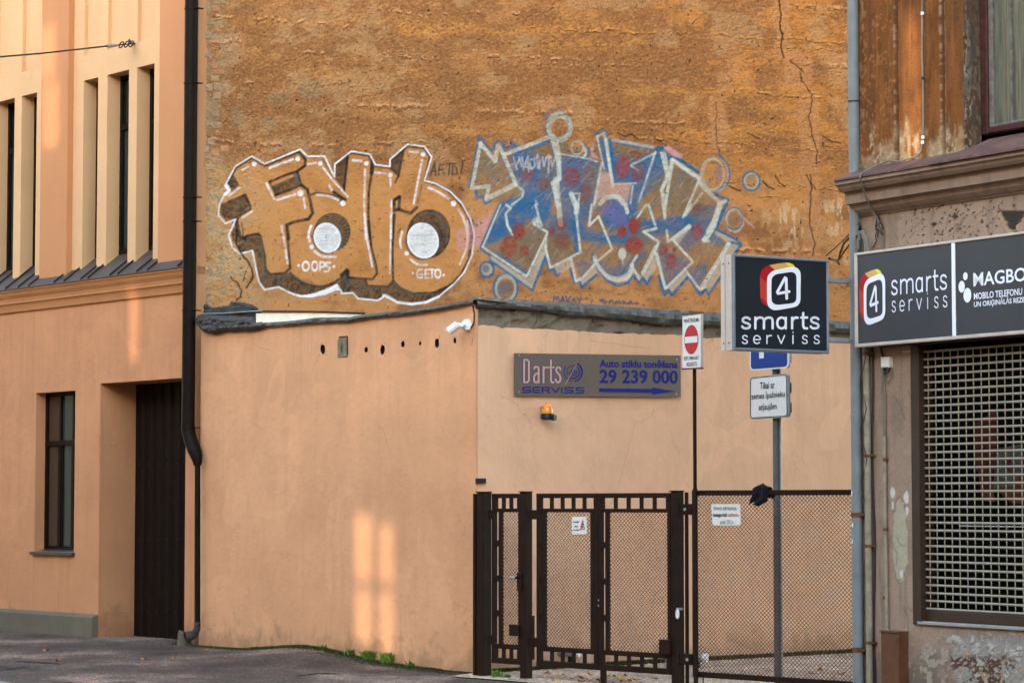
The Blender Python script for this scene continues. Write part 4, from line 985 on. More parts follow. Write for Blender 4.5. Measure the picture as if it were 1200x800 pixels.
    p.stroke(c(o4, [(160,620),(165,690)]), 1.0, (0.10,0.12,0.18), .5); p.stroke(c(o4, [(200,620),(210,690)]), 1.0, (0.10,0.12,0.18), .5)
    return body

def gable():
    us = np.arange(GW.U(231), GW.U(1016), 0.0106)
    zl, zh = 3.55, GW.Z(600, -14)
    zs = np.arange(zl, zh, 0.0106)
    us = np.concatenate([us, us[-1] + np.concatenate([np.arange(0.04, 2.4, 0.04), [3, 6]])]); us = np.concatenate([[us[0]-0.06], us])
    zs = np.concatenate([zs, zs[-1] + np.concatenate([np.arange(0.03, 2.4, 0.03), [5.0]])])
    UU, ZZ = np.meshgrid(us, zs)
    wx = GW.o[0]+GW.d[0]*UU; wy = GW.o[1]+GW.d[1]*UU
    f = wy*CP+(ZZ-EYE)*SP
    X = CX+F_PX*wx/f; Y = 400-F_PX*(-wy*SP+(ZZ-EYE)*CP)/f
    # ---- plaster colours
    brown = np.array((0.265, 0.120, 0.050)); tan = np.array((0.54, 0.272, 0.118)); orange = np.array((0.50, 0.212, 0.050)); pale = np.array((0.58, 0.34, 0.17)); dark = np.array((0.18, 0.072, 0.028))
    n1 = fbm(X/95, Y/58, 5, 0); n2 = fbm(X/30, Y/21, 5, 3); n3 = fbm(X/9, Y/6, 4, 5); n4 = fbm(X/3.2, Y/2.6, 3, 7); n5 = fbm(X/160+5, Y/90, 4, 2)
    c = brown*np.ones(X.shape+(1,))
    p = Paint(X, Y, c)
    lower = sst(Y + 30*(n1-.5), 175, 235)*sst(X, 255, 330)*(1-sst(X, 900, 1000)*0.5)
    p.mix(lower*0.80*sst(n2, .25, .55), tan)
    p.mix(sst(n2, .50, .72)*0.45, tan*0.9)
    og = sst(X + 160*(n1-.5), 560, 900)*(1-sst(Y, 290, 350)*0.5)
    p.mix(og*sst(n2*0.6+n5*0.4, .42, .62)*0.62, orange)
    p.mix(sst(n3, .55, .75)*0.35, dark)
    p.mix(sst(fbm(X/40, Y/14, 5, 8), .52, .68)*0.32*(1-lower), np.array((0.20, 0.105, 0.052)))
    p.mix(sst(fbm(X/34, Y/24, 5, 10), .54, .66)*0.50*(1-lower*.6), np.array((0.42, 0.26, 0.145)))
    # yellow wash streaks
    for (x0, x1, y0, a) in ((450, 760, 34, .8), (620, 770, 52, .6), (440, 620, 148, .5), (720, 960, 108, .6), (760, 1000, 155, .7), (240, 560, 26, .35), (900, 1000, 12, .3), (330, 520, 82, .3)):
        yy = y0 + 9*(fbm(X/50, Y*0+y0, 3, 4)-.5)*2
        m = np.exp(-((Y-yy)/(4+5*n3))**2)*sst(X, x0, x0+30)*(1-sst(X, x1-30, x1))*sst(n4*0.5+n3*0.5, .38, .6)
        p.mix(m*a*.65, np.array((0.64, 0.30, 0.07)))
    # pale left edge where plaster has come off
    m = sst(275 + 40*(n2-.5)*2 - X, 0, 26)*sst(n3, .25, .6)
    p.mix(m*0.85, np.array((0.33, 0.24, 0.165)))
    m = (1-sst(X + 50*(n2-.5), 270, 345))*sst(Y, 170, 215)
    p.mix(m*0.8, np.array((0.52, 0.29, 0.14))*(0.75+0.5*n3)[..., None])
    p.mix(m*sst(n2, .52, .62)*0.6, np.array((0.50, 0.37, 0.24)))
    p.mix(m*sst(fbm(X/7, Y/7, 4, 1), .60, .68)*0.75, np.array((0.30, 0.27, 0.22)))
    # grey repair patches
    for (x, y, rx, ry) in ((253,135,7,17), (278,137,10,14), (327,115,14,9), (365,107,17,15), (315,144,10,9), (258,70,9,4)):
        d = ((X-x)/rx)**2+((Y-y)/ry)**2 + 1.2*(n3-.5)
        p.mix((1-sst(d, .5, 1.1))*0.65, np.array((0.23, 0.165, 0.10)))
    # pinkish filled bands beside the cracks
    def band(x0, x1, y0, y1, a=.75):
        e = 9*(n2-.5)+5*(n3-.5)
        m = sst(X+e, x0, x0+4)*(1-sst(X+e, x1-4, x1))*sst(Y+e, y0, y0+5)*(1-sst(Y+e, y1-5, y1))
        p.mix(m*a, np.array((0.44, 0.215, 0.105))*(0.85+0.3*n4)[..., None]); return m
    bands = sum(band(*b_) for b_ in ((905,928,-10,72), (918,952,60,108), (934,962,105,200), (938,962,190,300,.5), (828,852,108,180), (838,858,82,112), (850,872,50,80,.5), (560,1010,340,400,.3)))
    # whitish lime streaks at right
    wh = sst(fbm(X/5, Y/16, 4, 6), .50, .64)
    m = (np.exp(-((X-925)/20)**2-((Y-262)/26)**2)+np.exp(-((X-982)/20)**2-((Y-255)/20)**2)*1.3+np.exp(-((X-893)/10)**2-((Y-240)/14)**2)*.5+np.exp(-((X-925)/20)**2-((Y-196)/8)**2)*.4+np.exp(-((X-995)/16)**2-((Y-312)/12)**2)*.8)
    p.mix(np.clip(m, 0, 1)*wh*0.9, np.array((0.58, 0.46, 0.33)))
    # ---- relief
    h = 0.006*(n2-.5)+0.012*(n3-.5)*(1-lower*0.7)+0.014*(n4-.5)*(1-lower*0.75)
    h = h + 0.012*(n1-.5) - 0.004*bands
    # exposed mortar ledges: broken pale bits in rows with shade painted along a cut below
    def ledge(x0, x1, y0, th, thr, slope=0.035, wob=5, amt=1.0, pink=True):
        nonlocal h
        yy = y0 + slope*(X-x0) + wob*(fbm(X/40, X*0+y0*3.1, 3, 6)-.5)*2 + 2.2*(fbm(X/6, X*0+y0*1.7, 2, 1)-.5)*2
        seg = sst(fbm(X/9, X*0+y0*0.77, 4, 9, .75), thr+.03, thr+.09)*sst(X, x0, x0+15)*(1-sst(X, x1-15, x1))
        t = th*(0.15+1.5*fbm(X/3.5, Y/2.5, 3, 2)**1.3)
        m = seg*np.exp(-((Y-yy)/t)**2)
        u = seg*np.exp(-((Y-yy-t*1.25)/(t*0.55+0.4))**2)
        h = h + amt*(0.005*m - 0.013*u)*(.5+n4)
        p.mix(m*amt*.85*sst(n4*.5+n3*.5, .30, .5), np.array((0.62, 0.335, 0.19) if pink else (0.66, 0.33, 0.09)))
        p.mix(u*0.45*amt, dark*0.6)
    for a in ((235,420,20,2.4,.46,.05), (340,560,62,2.0,.5,.03), (235,300,48,3,.45,.0), (395,520,123,3.2,.40,.01,3), (555,700,128,3.6,.42,.04,3), (560,700,64,2.4,.46,.05,4), (600,1010,32,1.6,.42,.045,5,.9,False), (700,840,140,2.6,.45,.05,3),
              (620,760,75,2.0,.5,.02,3), (820,1010,105,1.6,.44,.05,4,.9,False), (735,1010,160,1.8,.45,.06,5,.8,False), (940,1010,76,3.0,.42,.02,3), (920,1010,8,3.0,.45,.03,3), (240,560,98,1.6,.52,.02,8), (240,400,165,2.6,.46,.03,6), (400,560,165,2.0,.5,.02,5), (455,560,185,2.2,.5,.0,5),
              (840,1010,212,1.4,.42,.08,5,.8,False), (880,1010,228,1.3,.48,.04,5,.7,False), (560,720,48,1.4,.52,.04,5,.8,False), (800,1000,55,1.4,.5,.02,5,.7,False), (420,700,12,1.8,.52,.03,6), (700,1000,190,1.0,.55,.02,8,.6,False), (855,960,292,3.2,.44,.01,3), (960,1010,335,2.5,.45,.0,3)):
        ledge(*a)
    # scattered chips, pits and scratches
    gr = fbm(X/1.7, Y/1.5, 2, 9); p.mix(sst(gr, .55, .8)*.38*(1-lower*.6), np.array((0.12, 0.05, 0.022))); p.mix(sst(gr, .45, .2)*.30*(1-lower*.5), np.array((0.55, 0.30, 0.15)))
    cur = np.abs(fbm(X/9+3*n3, Y/6+3*n2, 3, 2)-.5); p.mix((1-sst(cur, .004, .016))*.45*sst(n2, .42, .55)*(1-lower*.8), np.array((0.60, 0.31, 0.12))); h = h - 0.006*(1-sst(cur, .004, .02))*sst(n2, .42, .55)*(1-lower*.8)
    ch = sst(fbm(X/4.5, Y/3.2, 4, 10, .8), .66, .72)*(1-lower*.85)*sst(n1, .35, .6)
    p.mix(ch*0.75, np.array((0.48, 0.28, 0.165))); h = h + 0.006*ch
    pit = sst(fbm(X/2.6+50, Y/2.6, 2, 4), .83, .88); p.mix(pit*0.85, np.array((0.05, 0.03, 0.02))); h = h - 0.012*pit
    sc = sst(np.abs(fbm((X+Y*0.6)/16, (Y-X*0.6)/4, 4, 11)-.5), .0, .02); p.mix((1-sc)*0.25*(1-lower), pale)
    # brick bits at the far left
    r = random.Random(2)
    for k in range(26):
        x = 236+r.random()*22; y = r.random()*200; w_ = 3+4*r.random(); hh = 2.5+2*r.random()
        m = (1-sst(np.maximum(np.abs(X-x)/w_, np.abs(Y-y)/hh)+.3*(n4-.5), .8, 1.1)); p.mix(m*.6, np.array(r.choice([(0.45,0.20,0.11), (0.46,0.35,0.25), (0.36,0.27,0.19)]))); h = h+0.008*m
    for x, y in ((252,178),(263,174)): 
        m = (1-sst(np.maximum(np.abs(X-x)/5, np.abs(Y-y)/4)+.3*(n4-.5), .8, 1.1)); p.mix(m*.8, np.array((0.50,0.26,0.15)))
    # ---- paint
    p.c = p.c*np.array((1.00, 0.93, 0.80))
    p.wear = sst(n4*0.45+n3*0.3+n2*.25, .36, .66)
    out1 = graffiti_one(p)
    out2 = graffiti_two(p)
    # cracks go through everything
    def crack(pts, w=1.0, a=.9):
        nonlocal h
        q = []
        rr = random.Random(int(pts[0][0]))
        for (ax, ay), (bx, by) in zip(pts[:-1], pts[1:]):
            n = max(2, int(math.hypot(bx-ax, by-ay)/3))
            for i in range(n): q.append((ax+(bx-ax)*i/n+rr.uniform(-.8,.8), ay+(by-ay)*i/n+rr.uniform(-.5,.5)))
        q.append(pts[-1])
        p.stroke(q, w, (0.025, 0.017, 0.012), a, soft=.6, wear=.1)
        sl = p.win(q, 4); d = p.sub(sl).dist(q); h[sl] -= 0.012*np.exp(-(d/(w*.8))**2)
    crack([(912,-14),(914,8),(916,18),(914,30),(917,42),(915,55),(919,68)], 1.5); crack([(925,72),(934,78),(940,84)], 1.2, .8)
    crack([(938,86),(940,95),(946,104),(952,112),(951,125),(948,140),(951,150),(953,165),(958,178),(957,192)], 1.0, .8)
    crack([(950,205),(951,220),(950,240),(949,262),(953,278),(955,286),(952,300)], 1.1, .85)
    crack([(839,120),(840,135),(839,150),(840,165),(843,180)], 0.7, .6)
    crack([(278,270),(277,285),(283,298),(291,307),(295,315),(297,324),(292,333),(289,337)], 1.6, .95); crack([(270,325),(279,333),(283,341),(282,348),(277,352)], 1.3, .9); crack([(283,262),(285,275)], 1.0, .7); crack([(288,318),(285,330)], .8, .6)
    crack([(725,157),(733,160),(740,158),(748,164)], 1.0, .8); crack([(767,163),(774,166),(781,172)], .9, .8); crack([(877,156),(884,160),(890,163)], 1.0, .8); crack([(855,218),(862,222),(868,224)], 1.2, .9); crack([(894,213),(900,219),(907,222)], 1.2, .9); crack([(972,110),(975,113)], .8); crack([(965,160),(973,166),(985,168)], .9, .8)
    crack([(908,205),(913,214),(920,219)], 1.0, .85); crack([(945,205),(950,213),(956,222)], 1.0, .85)
    # silhouettes of the paintings become parts of the wall
    Xc = (X[:-1, :-1]+X[1:, 1:])/2; Yc = (Y[:-1, :-1]+Y[1:, 1:])/2
    m1 = p.inside(Xc, Yc, out1)
    m2 = p.inside(Xc, Yc, out2) & ~m1
    rings = np.zeros_like(m2)
    for cx, cy, rx, ry in ((655,148,15,17), (880.5,212.3,11.5,13), (861,257,12,14), (837,204,17,21), (570.7,315.8,9.5,10.5), (592.5,338,15.5,18)): rings |= ((Xc-cx)/rx)**2+((Yc-cy)/ry)**2 < 1
    m2 |= rings & ~m1
    far_ = (UU > GW.U(1014)) | (ZZ > zh)
    h = np.where(far_, 0, h)
    keep = None
    grid_mesh('plaster_surface', GW, us, zs, p.c, h, M['gable'], gw, keep, [
        ('graffiti', m1, gw, 'brown bubble-letter graffiti with two white round eyes and white outline'),
        ('graffiti', m2, gw, 'angular blue and pale graffiti with dark red spots')])
    mb = MB(); mb.box(GW.U(231), us[-1], 0.06, 0.5, -0.3, zs[-1]-0.01); mb.build('masonry', M['concrete'], gw)
M['gable'] = vcol_mat('old_ochre_plaster', 0.55)
gable()
# ================================================================== LOW BUILDING IN THE CORNER
lb = thing('low_building', 'low peach rendered building with a crumpled felt roof edge below the graffiti wall', 'building', LW, 3.0, 0)
LWe = LW.U(557); 
def interp(pts, x):
    if x <= pts[0][0]: return pts[0][1]
    for (a, p), (b_, q) in zip(pts[:-1], pts[1:]):
        if x <= b_: return p + (q-p)*(x-a)/(b_-a)
    return pts[-1][1]
topL = [(235, 382), (262, 389), (300, 381), (360, 376), (431, 370), (518, 360), (557, 356)]
def uz(pl, px, py, y=0.0): return pl.at(px, py, y)
# holes in the street face, each a real hole with a round collar
hl = [(378,409,2.2,5.6), (428.7,409.7,1.4,3.2), (448,409.7,2.2,6.0), (471.7,403,1.7,3.7), (492,402.5,1.1,2.3), (511.7,401.7,2.3,5.8), (532.7,399,1.5,3.4)]
rects = []
zlw = min(LW.Z(x, interp(topL, x)+4) for x in (240, 262, 300, 360, 430, 500, 555)) - 0.02
cells = []
for px, py, rx, ry in hl:
    u, z = LW.at(px, py); ru = LW.U(px+rx)-u; rz = LW.Z(px, py-ry)-z; k = 1.35
    cells.append((u, z, ru, rz, k)); rects.append((u-ru*k, u+ru*k, z-rz*k, z+rz*k))
mb = MB(); mb.wall(0, LWe, -0.3, zlw, rects, 0, 0.03)
n = 40
mb.sheet([[(LWe*i/n, 0, zlw) for i in range(n+1)], [(LWe*i/n, 0, max(zlw+0.001, LW.Z(interp([(0, 235), (LWe, 557)], 0) if False else LW.px(LWe*i/n, 3.7)[0], interp(topL, LW.px(LWe*i/n, 3.7)[0])+1))) for i in range(n+1)]])
rr = random.Random(4)
for u, z, ru, rz, k in cells:
    m_ = 20; ring_o, ring_i = [], []
    for i in range(m_):
        a = i*math.tau/m_; c_, s_ = math.cos(a), math.sin(a); q = max(abs(c_), abs(s_)); w_ = 1+rr.uniform(-.16, .16)
        ring_o.append((u+ru*k*c_/q, 0, z+rz*k*s_/q)); ring_i.append((u+ru*c_*w_, 0.003, z+rz*s_*w_))
    mb.add(ring_o+ring_i, [(i, (i+1) % m_, m_+(i+1) % m_, m_+i) for i in range(m_)])
mb.build('street_wall', M['lw'], lb)
for u, z, ru, rz, k in cells:
    m_ = 12; mb = MB()
    fr = [(u+ru*1.05*math.cos(i*math.tau/m_), 0.006, z+rz*1.05*math.sin(i*math.tau/m_)) for i in range(m_)]
    bk = [(p[0]+0.02, 0.12, p[2]) for p in fr]
    mb.add(fr+bk, [(i, m_+i, m_+(i+1) % m_, (i+1) % m_) for i in range(m_)]+[tuple(range(m_, 2*m_))])
    mb.build('beam_hole', M['hole'], lb)
# yard face: plaster up to a ragged edge, rough concrete band above it set back
bandB = [(557, 381), (575, 381.5), (590, 384.5), (604, 384), (622, 385.5), (660, 387), (716, 390.5), (760, 391.5), (798, 392.5), (829, 396), (860, 396), (1000, 402.5), (1040, 404)]
RWl = 6.6; uE = RW.U(1040)
pts_ = []; n = 90; r = random.Random(8)
for i in range(n+1):
    px = 557 + (1040-557)*i/n
    pts_.append((RW.U(px), RW.Z(px, interp(bandB, px) + r.uniform(-.8, .9))))
mb = MB()
mb.sheet([[(p[0], 0, -0.3) for p in pts_]+[(RWl, 0, -0.3)], [(p[0], 0, 1.2) for p in pts_]+[(RWl, 0, 1.2)], [(p[0], 0, p[1]) for p in pts_]+[(RWl, 0, pts_[-1][1])], [(p[0], 0.03, p[1]+0.004) for p in pts_]+[(RWl, 0.03, pts_[-1][1])]])
mb.build('yard_wall', M['rw'], lb, pl=None) if False else None
def build_in(mb, name, mat, parent, plane, **kw):
    """build shapes given in another plane's coordinates as a child of parent"""
    pl, org = origin_of(parent)
    mb.v = [tuple(to_pl(pl, plane.w(*v))) for v in mb.v]
    return mb.build(name, mat, parent, **kw)
build_in(mb, 'yard_wall', M['rw'], lb, RW)
# rough band as a small relief surface
us = np.arange(0, RWl, 0.035); zs = np.linspace(3.30, 3.80, 16)
mb = MB(); g = []
for z in zs:
    row = []
    for u in us:
        nn = float(fbm(np.array(u*6), np.array(z*9), 4, 2)); row.append((u, 0.035+0.05*sst(nn, .5, .75)-0.012*nn, z))
    g.append(row)
mb.sheet(g); build_in(mb, 'concrete_edge', M['concrete'], lb, RW)
# roof sheet between the edges and the gable wall
cz = 3.62
mb = MB()
A_ = LW.w(0, 0.1, 3.70); B_ = LW.w(LWe-0.1, 0.1, cz); C_ = RW.w(RWl, 0.1, 3.62); D_ = GW.w(12.5, 0, 3.75); E_ = GW.w(0.1, 0, 3.75)
mb.add([A_, B_, C_, D_, E_], [(0,1,2,3,4)])
build_in(mb, 'roof', M['tar'], lb, W0)

def felt_edge(pl, tops, bots, u1=None, seed=1, y0=-0.035):
    """crumpled roofing-felt edge hanging over the wall; tops / bots in photo pixels"""
    r = random.Random(seed); g = [[] for _ in range(7)]
    x = tops[0][0]; xs = []
    while x < tops[-1][0]: xs.append(x); x += 1.6
    xs.append(tops[-1][0])
    for x in xs:
        u = pl.U(x, y0); zt_, zb__ = pl.Z(x, interp(tops, x), y0), pl.Z(x, interp(bots, x), y0)
        nn = lambda k, s=9.0: float(fbm(np.array(u*s+seed*7), np.array(k*3.1), 3, seed))-.5
        fold = 0.05*(abs(((u*3.3+1.3*nn(9, 3)) % 1.0)-.5)-.25)
        h_ = zt_-zb__
        rows = [(y0+0.012+0.03*nn(0), zb__+0.012*nn(1, 14)), (y0-0.012+fold*.8+0.03*nn(2), zb__+h_*0.12), (y0-0.028+fold+0.05*nn(3), zb__+h_*0.4), (y0-0.022+fold*.7+0.04*nn(4), zb__+h_*0.72),
                (y0+0.0+0.02*nn(5), zb__+h_*0.96+0.01*nn(6)), (y0+0.05, zt_+0.008*nn(7)), (y0+0.4, zt_-0.02)]
        for k, (y, z) in enumerate(rows): g[k].append((u, y, z))
    return g
tl = [(293, 378.5), (325, 377), (345, 375), (371.7, 371.7), (408, 371.5), (431.7, 367.5), (476.7, 363), (518, 357.5), (548, 351.7), (556, 350.5), (557.5, 350.5)]
blw = [(293, 386), (325, 382.5), (345, 381.5), (371.7, 379), (408, 377.5), (431.7, 373.5), (476.7, 369), (518, 363), (548, 357), (557.5, 357)]
mb = MB(); mb.sheet(felt_edge(LW, tl, blw, seed=1)); build_in(mb, 'felt_edge', M['flash'], lb, LW, smooth=False)
tr_ = [(557, 350.5), (564, 351), (614, 354), (672, 357), (705, 358), (774, 362), (798, 365), (860, 369), (940, 374), (1000, 377.5), (1045, 380)]
brr = [(557, 360), (609, 362.5), (644.5, 366), (672, 371), (700, 371.5), (716, 373.5), (743, 376), (779, 381), (798, 381), (860, 383), (940, 388), (1000, 391), (1045, 393)]
mb = MB(); mb.sheet(felt_edge(RW, tr_, brr, seed=3)); build_in(mb, 'felt_edge', M['flash'], lb, RW)
def lump(pl, poly, y0, th, seed, step=0.012):
    """lumpy slab with a ragged outline: poly in photo pixels, on a plane"""
    P_ = [pl.at(a, b_, y0) for a, b_ in poly]
    u0, u1 = min(p[0] for p in P_), max(p[0] for p in P_); z0, z1 = min(p[1] for p in P_), max(p[1] for p in P_)
    us = np.arange(u0, u1+step, step); zs = np.arange(z0, z1+step, step)
    U_, Z_ = np.meshgrid(us, zs)
    ins = Paint.inside(None, U_, Z_, P_)
    d = np.full(U_.shape, 9.0)
    for (ax, ay), (bx, by) in zip(P_, P_[1:]+P_[:1]):
        vx, vy = bx-ax, by-ay; k = np.clip(((U_-ax)*vx+(Z_-ay)*vy)/(vx*vx+vy*vy+1e-9), 0, 1); d = np.minimum(d, np.hypot(U_-ax-k*vx, Z_-ay-k*vy))
    nn = fbm(U_*14, Z_*22, 4, seed); n2 = fbm(U_*5, Z_*30, 3, seed+2)
    Yy = y0 - th*(0.25+0.5*nn+0.6*n2)*sst(d, 0, 0.05) + 0.02
    idx = -np.ones(U_.shape, int); vs = []; ins2 = ins | (d < step*0.7)
    for i, j in zip(*np.where(ins2)): idx[i, j] = len(vs); vs.append((U_[i, j], Yy[i, j], Z_[i, j]))
    fs = []
    for i in range(U_.shape[0]-1):
        for j in range(U_.shape[1]-1):
            q = (idx[i, j], idx[i, j+1], idx[i+1, j+1], idx[i+1, j])
            if min(q) >= 0: fs.append(q)
    mb = MB(); mb.add(vs, fs); return mb
mb = lump(GW, Q(225, 330, 6, [(62,170),(70,150),(110,145),(140,165),(180,165),(215,160),(250,155),(265,125),(300,130),(400,140),(440,155),(470,175),(495,205),(530,215),(530,300),(430,310),(60,300)]), 0.0, 0.05, 4)
build_in(mb, 'bitumen_patch', M['tar'], lb, GW)
mb = lump(LW, Q(225, 330, 6, [(28,240),(60,228),(250,240),(430,252),(435,288),(520,285),(515,320),(460,340),(440,345),(300,352),(230,355),(150,372),(80,355),(55,330),(35,300)]), -0.05, 0.09, 6)
build_in(mb, 'bitumen_patch', M['tar'], lb, LW)
# pale sheet upstand at the left and the thin trim over it
def gpt(px, py, y=-0.03): q = GW.at(px, py, y); return (q[0], y, q[1])
mb = MB(); mb.add([gpt(300, 367), gpt(424, 367.2), gpt(424, 380), gpt(300, 384), gpt(300, 367, 0.0), gpt(424, 367.2, 0.0)], [(0,1,2,3), (0,4,5,1)])
build_in(mb, 'pale_flashing', M['panel_white'], lb, GW)
mb = MB(); mb.tube([gpt(236, 368.5, -0.06), gpt(308, 364.6, -0.045), gpt(360, 364.8, -0.045), gpt(428, 367, -0.045)], 0.011, 6); build_in(mb, 'trim', M['seam'], lb, GW)
mb = MB(); mb.tube([gpt(236, 367.4, -0.075), gpt(262, 367.0, -0.075), gpt(308, 363.8, -0.055)], 0.006, 5); build_in(mb, 'trim', M['galv'], lb, GW)
# vent plate
u0, z0 = LW.at(396.3, 418.8); u1, z1 = LW.at(407.3, 396.2)
mb = MB(); mb.bbox(u0, u1, -0.012, 0.01, z0, z1, 0.004)
for k in range(9): mb.box(u0+0.03, u1-0.03, -0.017, -0.012, z0+0.03+k*0.022, z0+0.038+k*0.022)
v_ = build_in(mb, 'vent_plate', M['vent'], lb, LW)
mb = MB(); mb.tube([(u0+0.04, -0.01, z1+0.02), (u1+0.008, -0.01, z1+0.02), (u1+0.012, -0.01, z0+0.02)], 0.009, 4); build_in(mb, 'vent_hood', M['seam'], lb, LW)
uc, zc = (u0+u1)/2, (z0+z1)/2
mb = MB(); mb.prism([(uc+0.022*math.cos(a*math.tau/12), zc+0.05*math.sin(a*math.tau/12)) for a in range(12)], -0.02, -0.016); build_in(mb, 'vent_slot', M['rusty'], lb, LW)
# rusty flat bar and hook on the gable wall beside the box sign
rb = thing('rusty_bar', 'rusty flat bar fixed to the ochre gable wall beside the square sign', 'metal bar', GW, GW.U(990, -0.03), GW.Z(990, 326, -0.03), -0.03)
mb = MB(); u0, z0 = GW.at(965, 327.5, -0.03); u1, z1 = GW.at(1030, 324, -0.03); mb.bbox(u0, u1, -0.04, 0, z0-0.015, z0+0.03); mb.build('bar', M['rusty'], rb)

# ------------------------------------------------------------------ things on the low building
cc = thing('security_camera', 'small white bullet security camera under the felt roof edge at the corner', 'camera', LW, LW.U(546), LW.Z(546, 381))
def lp(px, py, y=0.0, pl=LW): q = pl.at(px, py, y); return Vector((q[0], y, q[1]))
c0 = lp(546.5, 381, -0.01)
mb = MB(); mb.tube([lp(547.5, 381, 0), lp(547.5, 381, -0.03), lp(547.5, 381, -0.045)], [0.062, 0.062, 0.045], 18); mb.build('base', M['white'], cc, smooth=True)
mb = MB(); mb.tube([lp(546.5, 381, -0.03), lp(541, 381.5, -0.12), lp(537, 380.5, -0.14)], [0.022, 0.02, 0.024], 10); mb.build('arm', M['white'], cc, smooth=True)
b0, b1 = lp(536.5, 380, -0.14), lp(526, 388.2, -0.20)
dv = (b1-b0)
mb = MB(); mb.tube([b0, b0+dv*0.05, b0+dv*0.72], [0.028, 0.042, 0.042], 16); mb.build('housing', M['white'], cc, smooth=True)
mb = MB(); mb.tube([b0+dv*0.70, b0+dv*1.0], [0.043, 0.043], 16, cap=False); mb.build('hood', M['white'], cc, smooth=True)
mb = MB(); mb.tube([b0+dv*0.74, b0+dv*0.98], [0.039, 0.039], 16); mb.build('lens', M['black'], cc)
mb = MB(); mb.tube([lp(552, 384, -0.015), lp(555.5, 378, -0.02), lp(556, 368, -0.03), lp(554, 358, -0.05)], 0.008, 6); mb.build('cable', M['cable'], cc)
jb = thing('black_clip', 'small black cable clip on the corner edge above the gate', 'cable clip', RW, RW.U(561), RW.Z(561, 563))
mb = MB(); u0, z0 = RW.at(557, 566); mb.bbox(u0+0.0, u0+0.11, -0.05, 0, z0, z0+0.05, 0.01); mb.build('clip', M['black'], jb)

bc = thing('beacon_lamp', 'amber flashing beacon with a black base on the pink wall under the sign', 'warning light', RW, RW.U(640), RW.Z(640, 488))
q = lambda px, py, y: lp(px, py, y, RW)
mb = MB(); mb.bbox(RW.U(633), RW.U(638), -0.05, 0, RW.Z(636, 491), RW.Z(636, 476), 0.006); mb.build('bracket', M['galv'], bc)
mb = MB(); ctr = q(641.5, 488, -0.11)
mb.tube([ctr+Vector((0,0,-0.032)), ctr+Vector((0,0,-0.02)), ctr+Vector((0,0,0.02)), ctr+Vector((0,0,0.035))], [0.05, 0.068, 0.068, 0.058], 18)
mb.tube([ctr+Vector((0.02,-0.05,-0.01)), ctr+Vector((0.03,-0.09,-0.01))], 0.03, 12); mb.build('base', M['black'], bc, smooth=True)
mb = MB(); zz = [(0.03, .060), (0.06, .062), (0.09, .056), (0.115, .044), (0.135, .028), (0.146, .010)]
mb.tube([ctr+Vector((0,0,a)) for a, _ in zz], [b_ for _, b_ in zz], 20); dome = mb.build('dome', M['amber'], bc, smooth=True)
mb = MB(); 
for k in range(4): mb.tube([ctr+Vector((0,0,0.035+k*0.022)), ctr+Vector((0,0,0.040+k*0.022))], 0.0635-0.004*k*0.6, 18)
mb.build('lens_ring', M['logo_gold'], dome)

# ------------------------------------------------------------------ taupe sign with the phone number
YS = -0.03
sg = thing('wall_sign', 'wide taupe metal sign with blue lettering and a right-pointing arrow on the pink wall', 'sign', RW, RW.U(700, YS), RW.Z(700, 440, YS), YS)
def quad_map(pl, y, px4, W_, H_):
    """bilinear map from picture coordinates (0..W, 0..H) of a flat sign to its plane"""
    c = [pl.at(a, b_, y) for a, b_ in px4]     # TL, TR, BR, BL
    def f(x, yy):
        s_, t_ = x/W_, yy/H_
        u = (c[0][0]*(1-s_)+c[1][0]*s_)*(1-t_)+(c[3][0]*(1-s_)+c[2][0]*s_)*t_
        z = (c[0][1]*(1-s_)+c[1][1]*s_)*(1-t_)+(c[3][1]*(1-s_)+c[2][1]*s_)*t_
        return u, z
    return f
def put_text(s, box, f, y, mat, parent, offset=0.0, spacing=1.0, name='lettering', pl=None, fit=None):
    vs, fs = text_geo(s, offset, spacing)
    xs = [v[0] for v in vs]; ys = [v[1] for v in vs]; x0, x1 = min(xs), max(xs); y0, y1 = fit or (min(ys), max(ys))
    X0, Y0, X1, Y1 = box
    mb = MB(); mb.add([(lambda uz_: (uz_[0], y, uz_[1]))(f(X0+(X1-X0)*(a-x0)/(x1-x0), Y1-(Y1-Y0)*(b_-y0)/(y1-y0))) for a, b_ in vs], fs)
    return mb.build(name, mat, parent)
def put_poly(pts, f, y, mat, parent, name, th=0.0):
    mb = MB(); P_ = [f(*p) for p in pts]
    if th: mb.prism(P_, y, y+th)
    else: mb.add([(a, y, b_) for a, b_ in P_], [tuple(range(len(P_)))])
    return mb.build(name, mat, parent)
def put_stroke(pts, w, f, y, mat, parent, name='lettering', closed=False, caps=True):
    """a drawn line of constant width as flat geometry, round caps"""
    mb = MB(); V = [Vector((a, b_)) for a, b_ in pts]
    if closed: V.append(V[0])
    for a, b_ in zip(V[:-1], V[1:]):
        d = (b_-a); 
        if d.length < 1e-6: continue
        d.normalize(); n_ = Vector((-d.y, d.x))*w/2
        mb.add([(lambda q_: (q_[0], y, q_[1]))(f(p.x, p.y)) for p in (a-n_, b_-n_, b_+n_, a+n_)], [(0,1,2,3)])
    for i, p in enumerate(V):
        mb.add([(lambda q_: (q_[0], y-0.0002*(1+i % 2), q_[1]))(f(p.x+math.cos(k*math.tau/10)*w/2, p.y+math.sin(k*math.tau/10)*w/2)) for k in range(10)], [tuple(range(10))])
    return mb.build(name, mat, parent)
DW, DH = 1065.0, 280.0                                # sign drawn in the coordinates of a 5.45x enlargement
fS = quad_map(RW, YS-0.006, [(603.0, 413.6), (797.8, 416.4), (797.8, 465.3), (603.0, 463.8)], DW, DH)
put_poly([(0,0),(DW,0),(DW,DH),(0,DH)], fS, YS-0.006, M['taupe'], sg, 'sheet', 0.008)
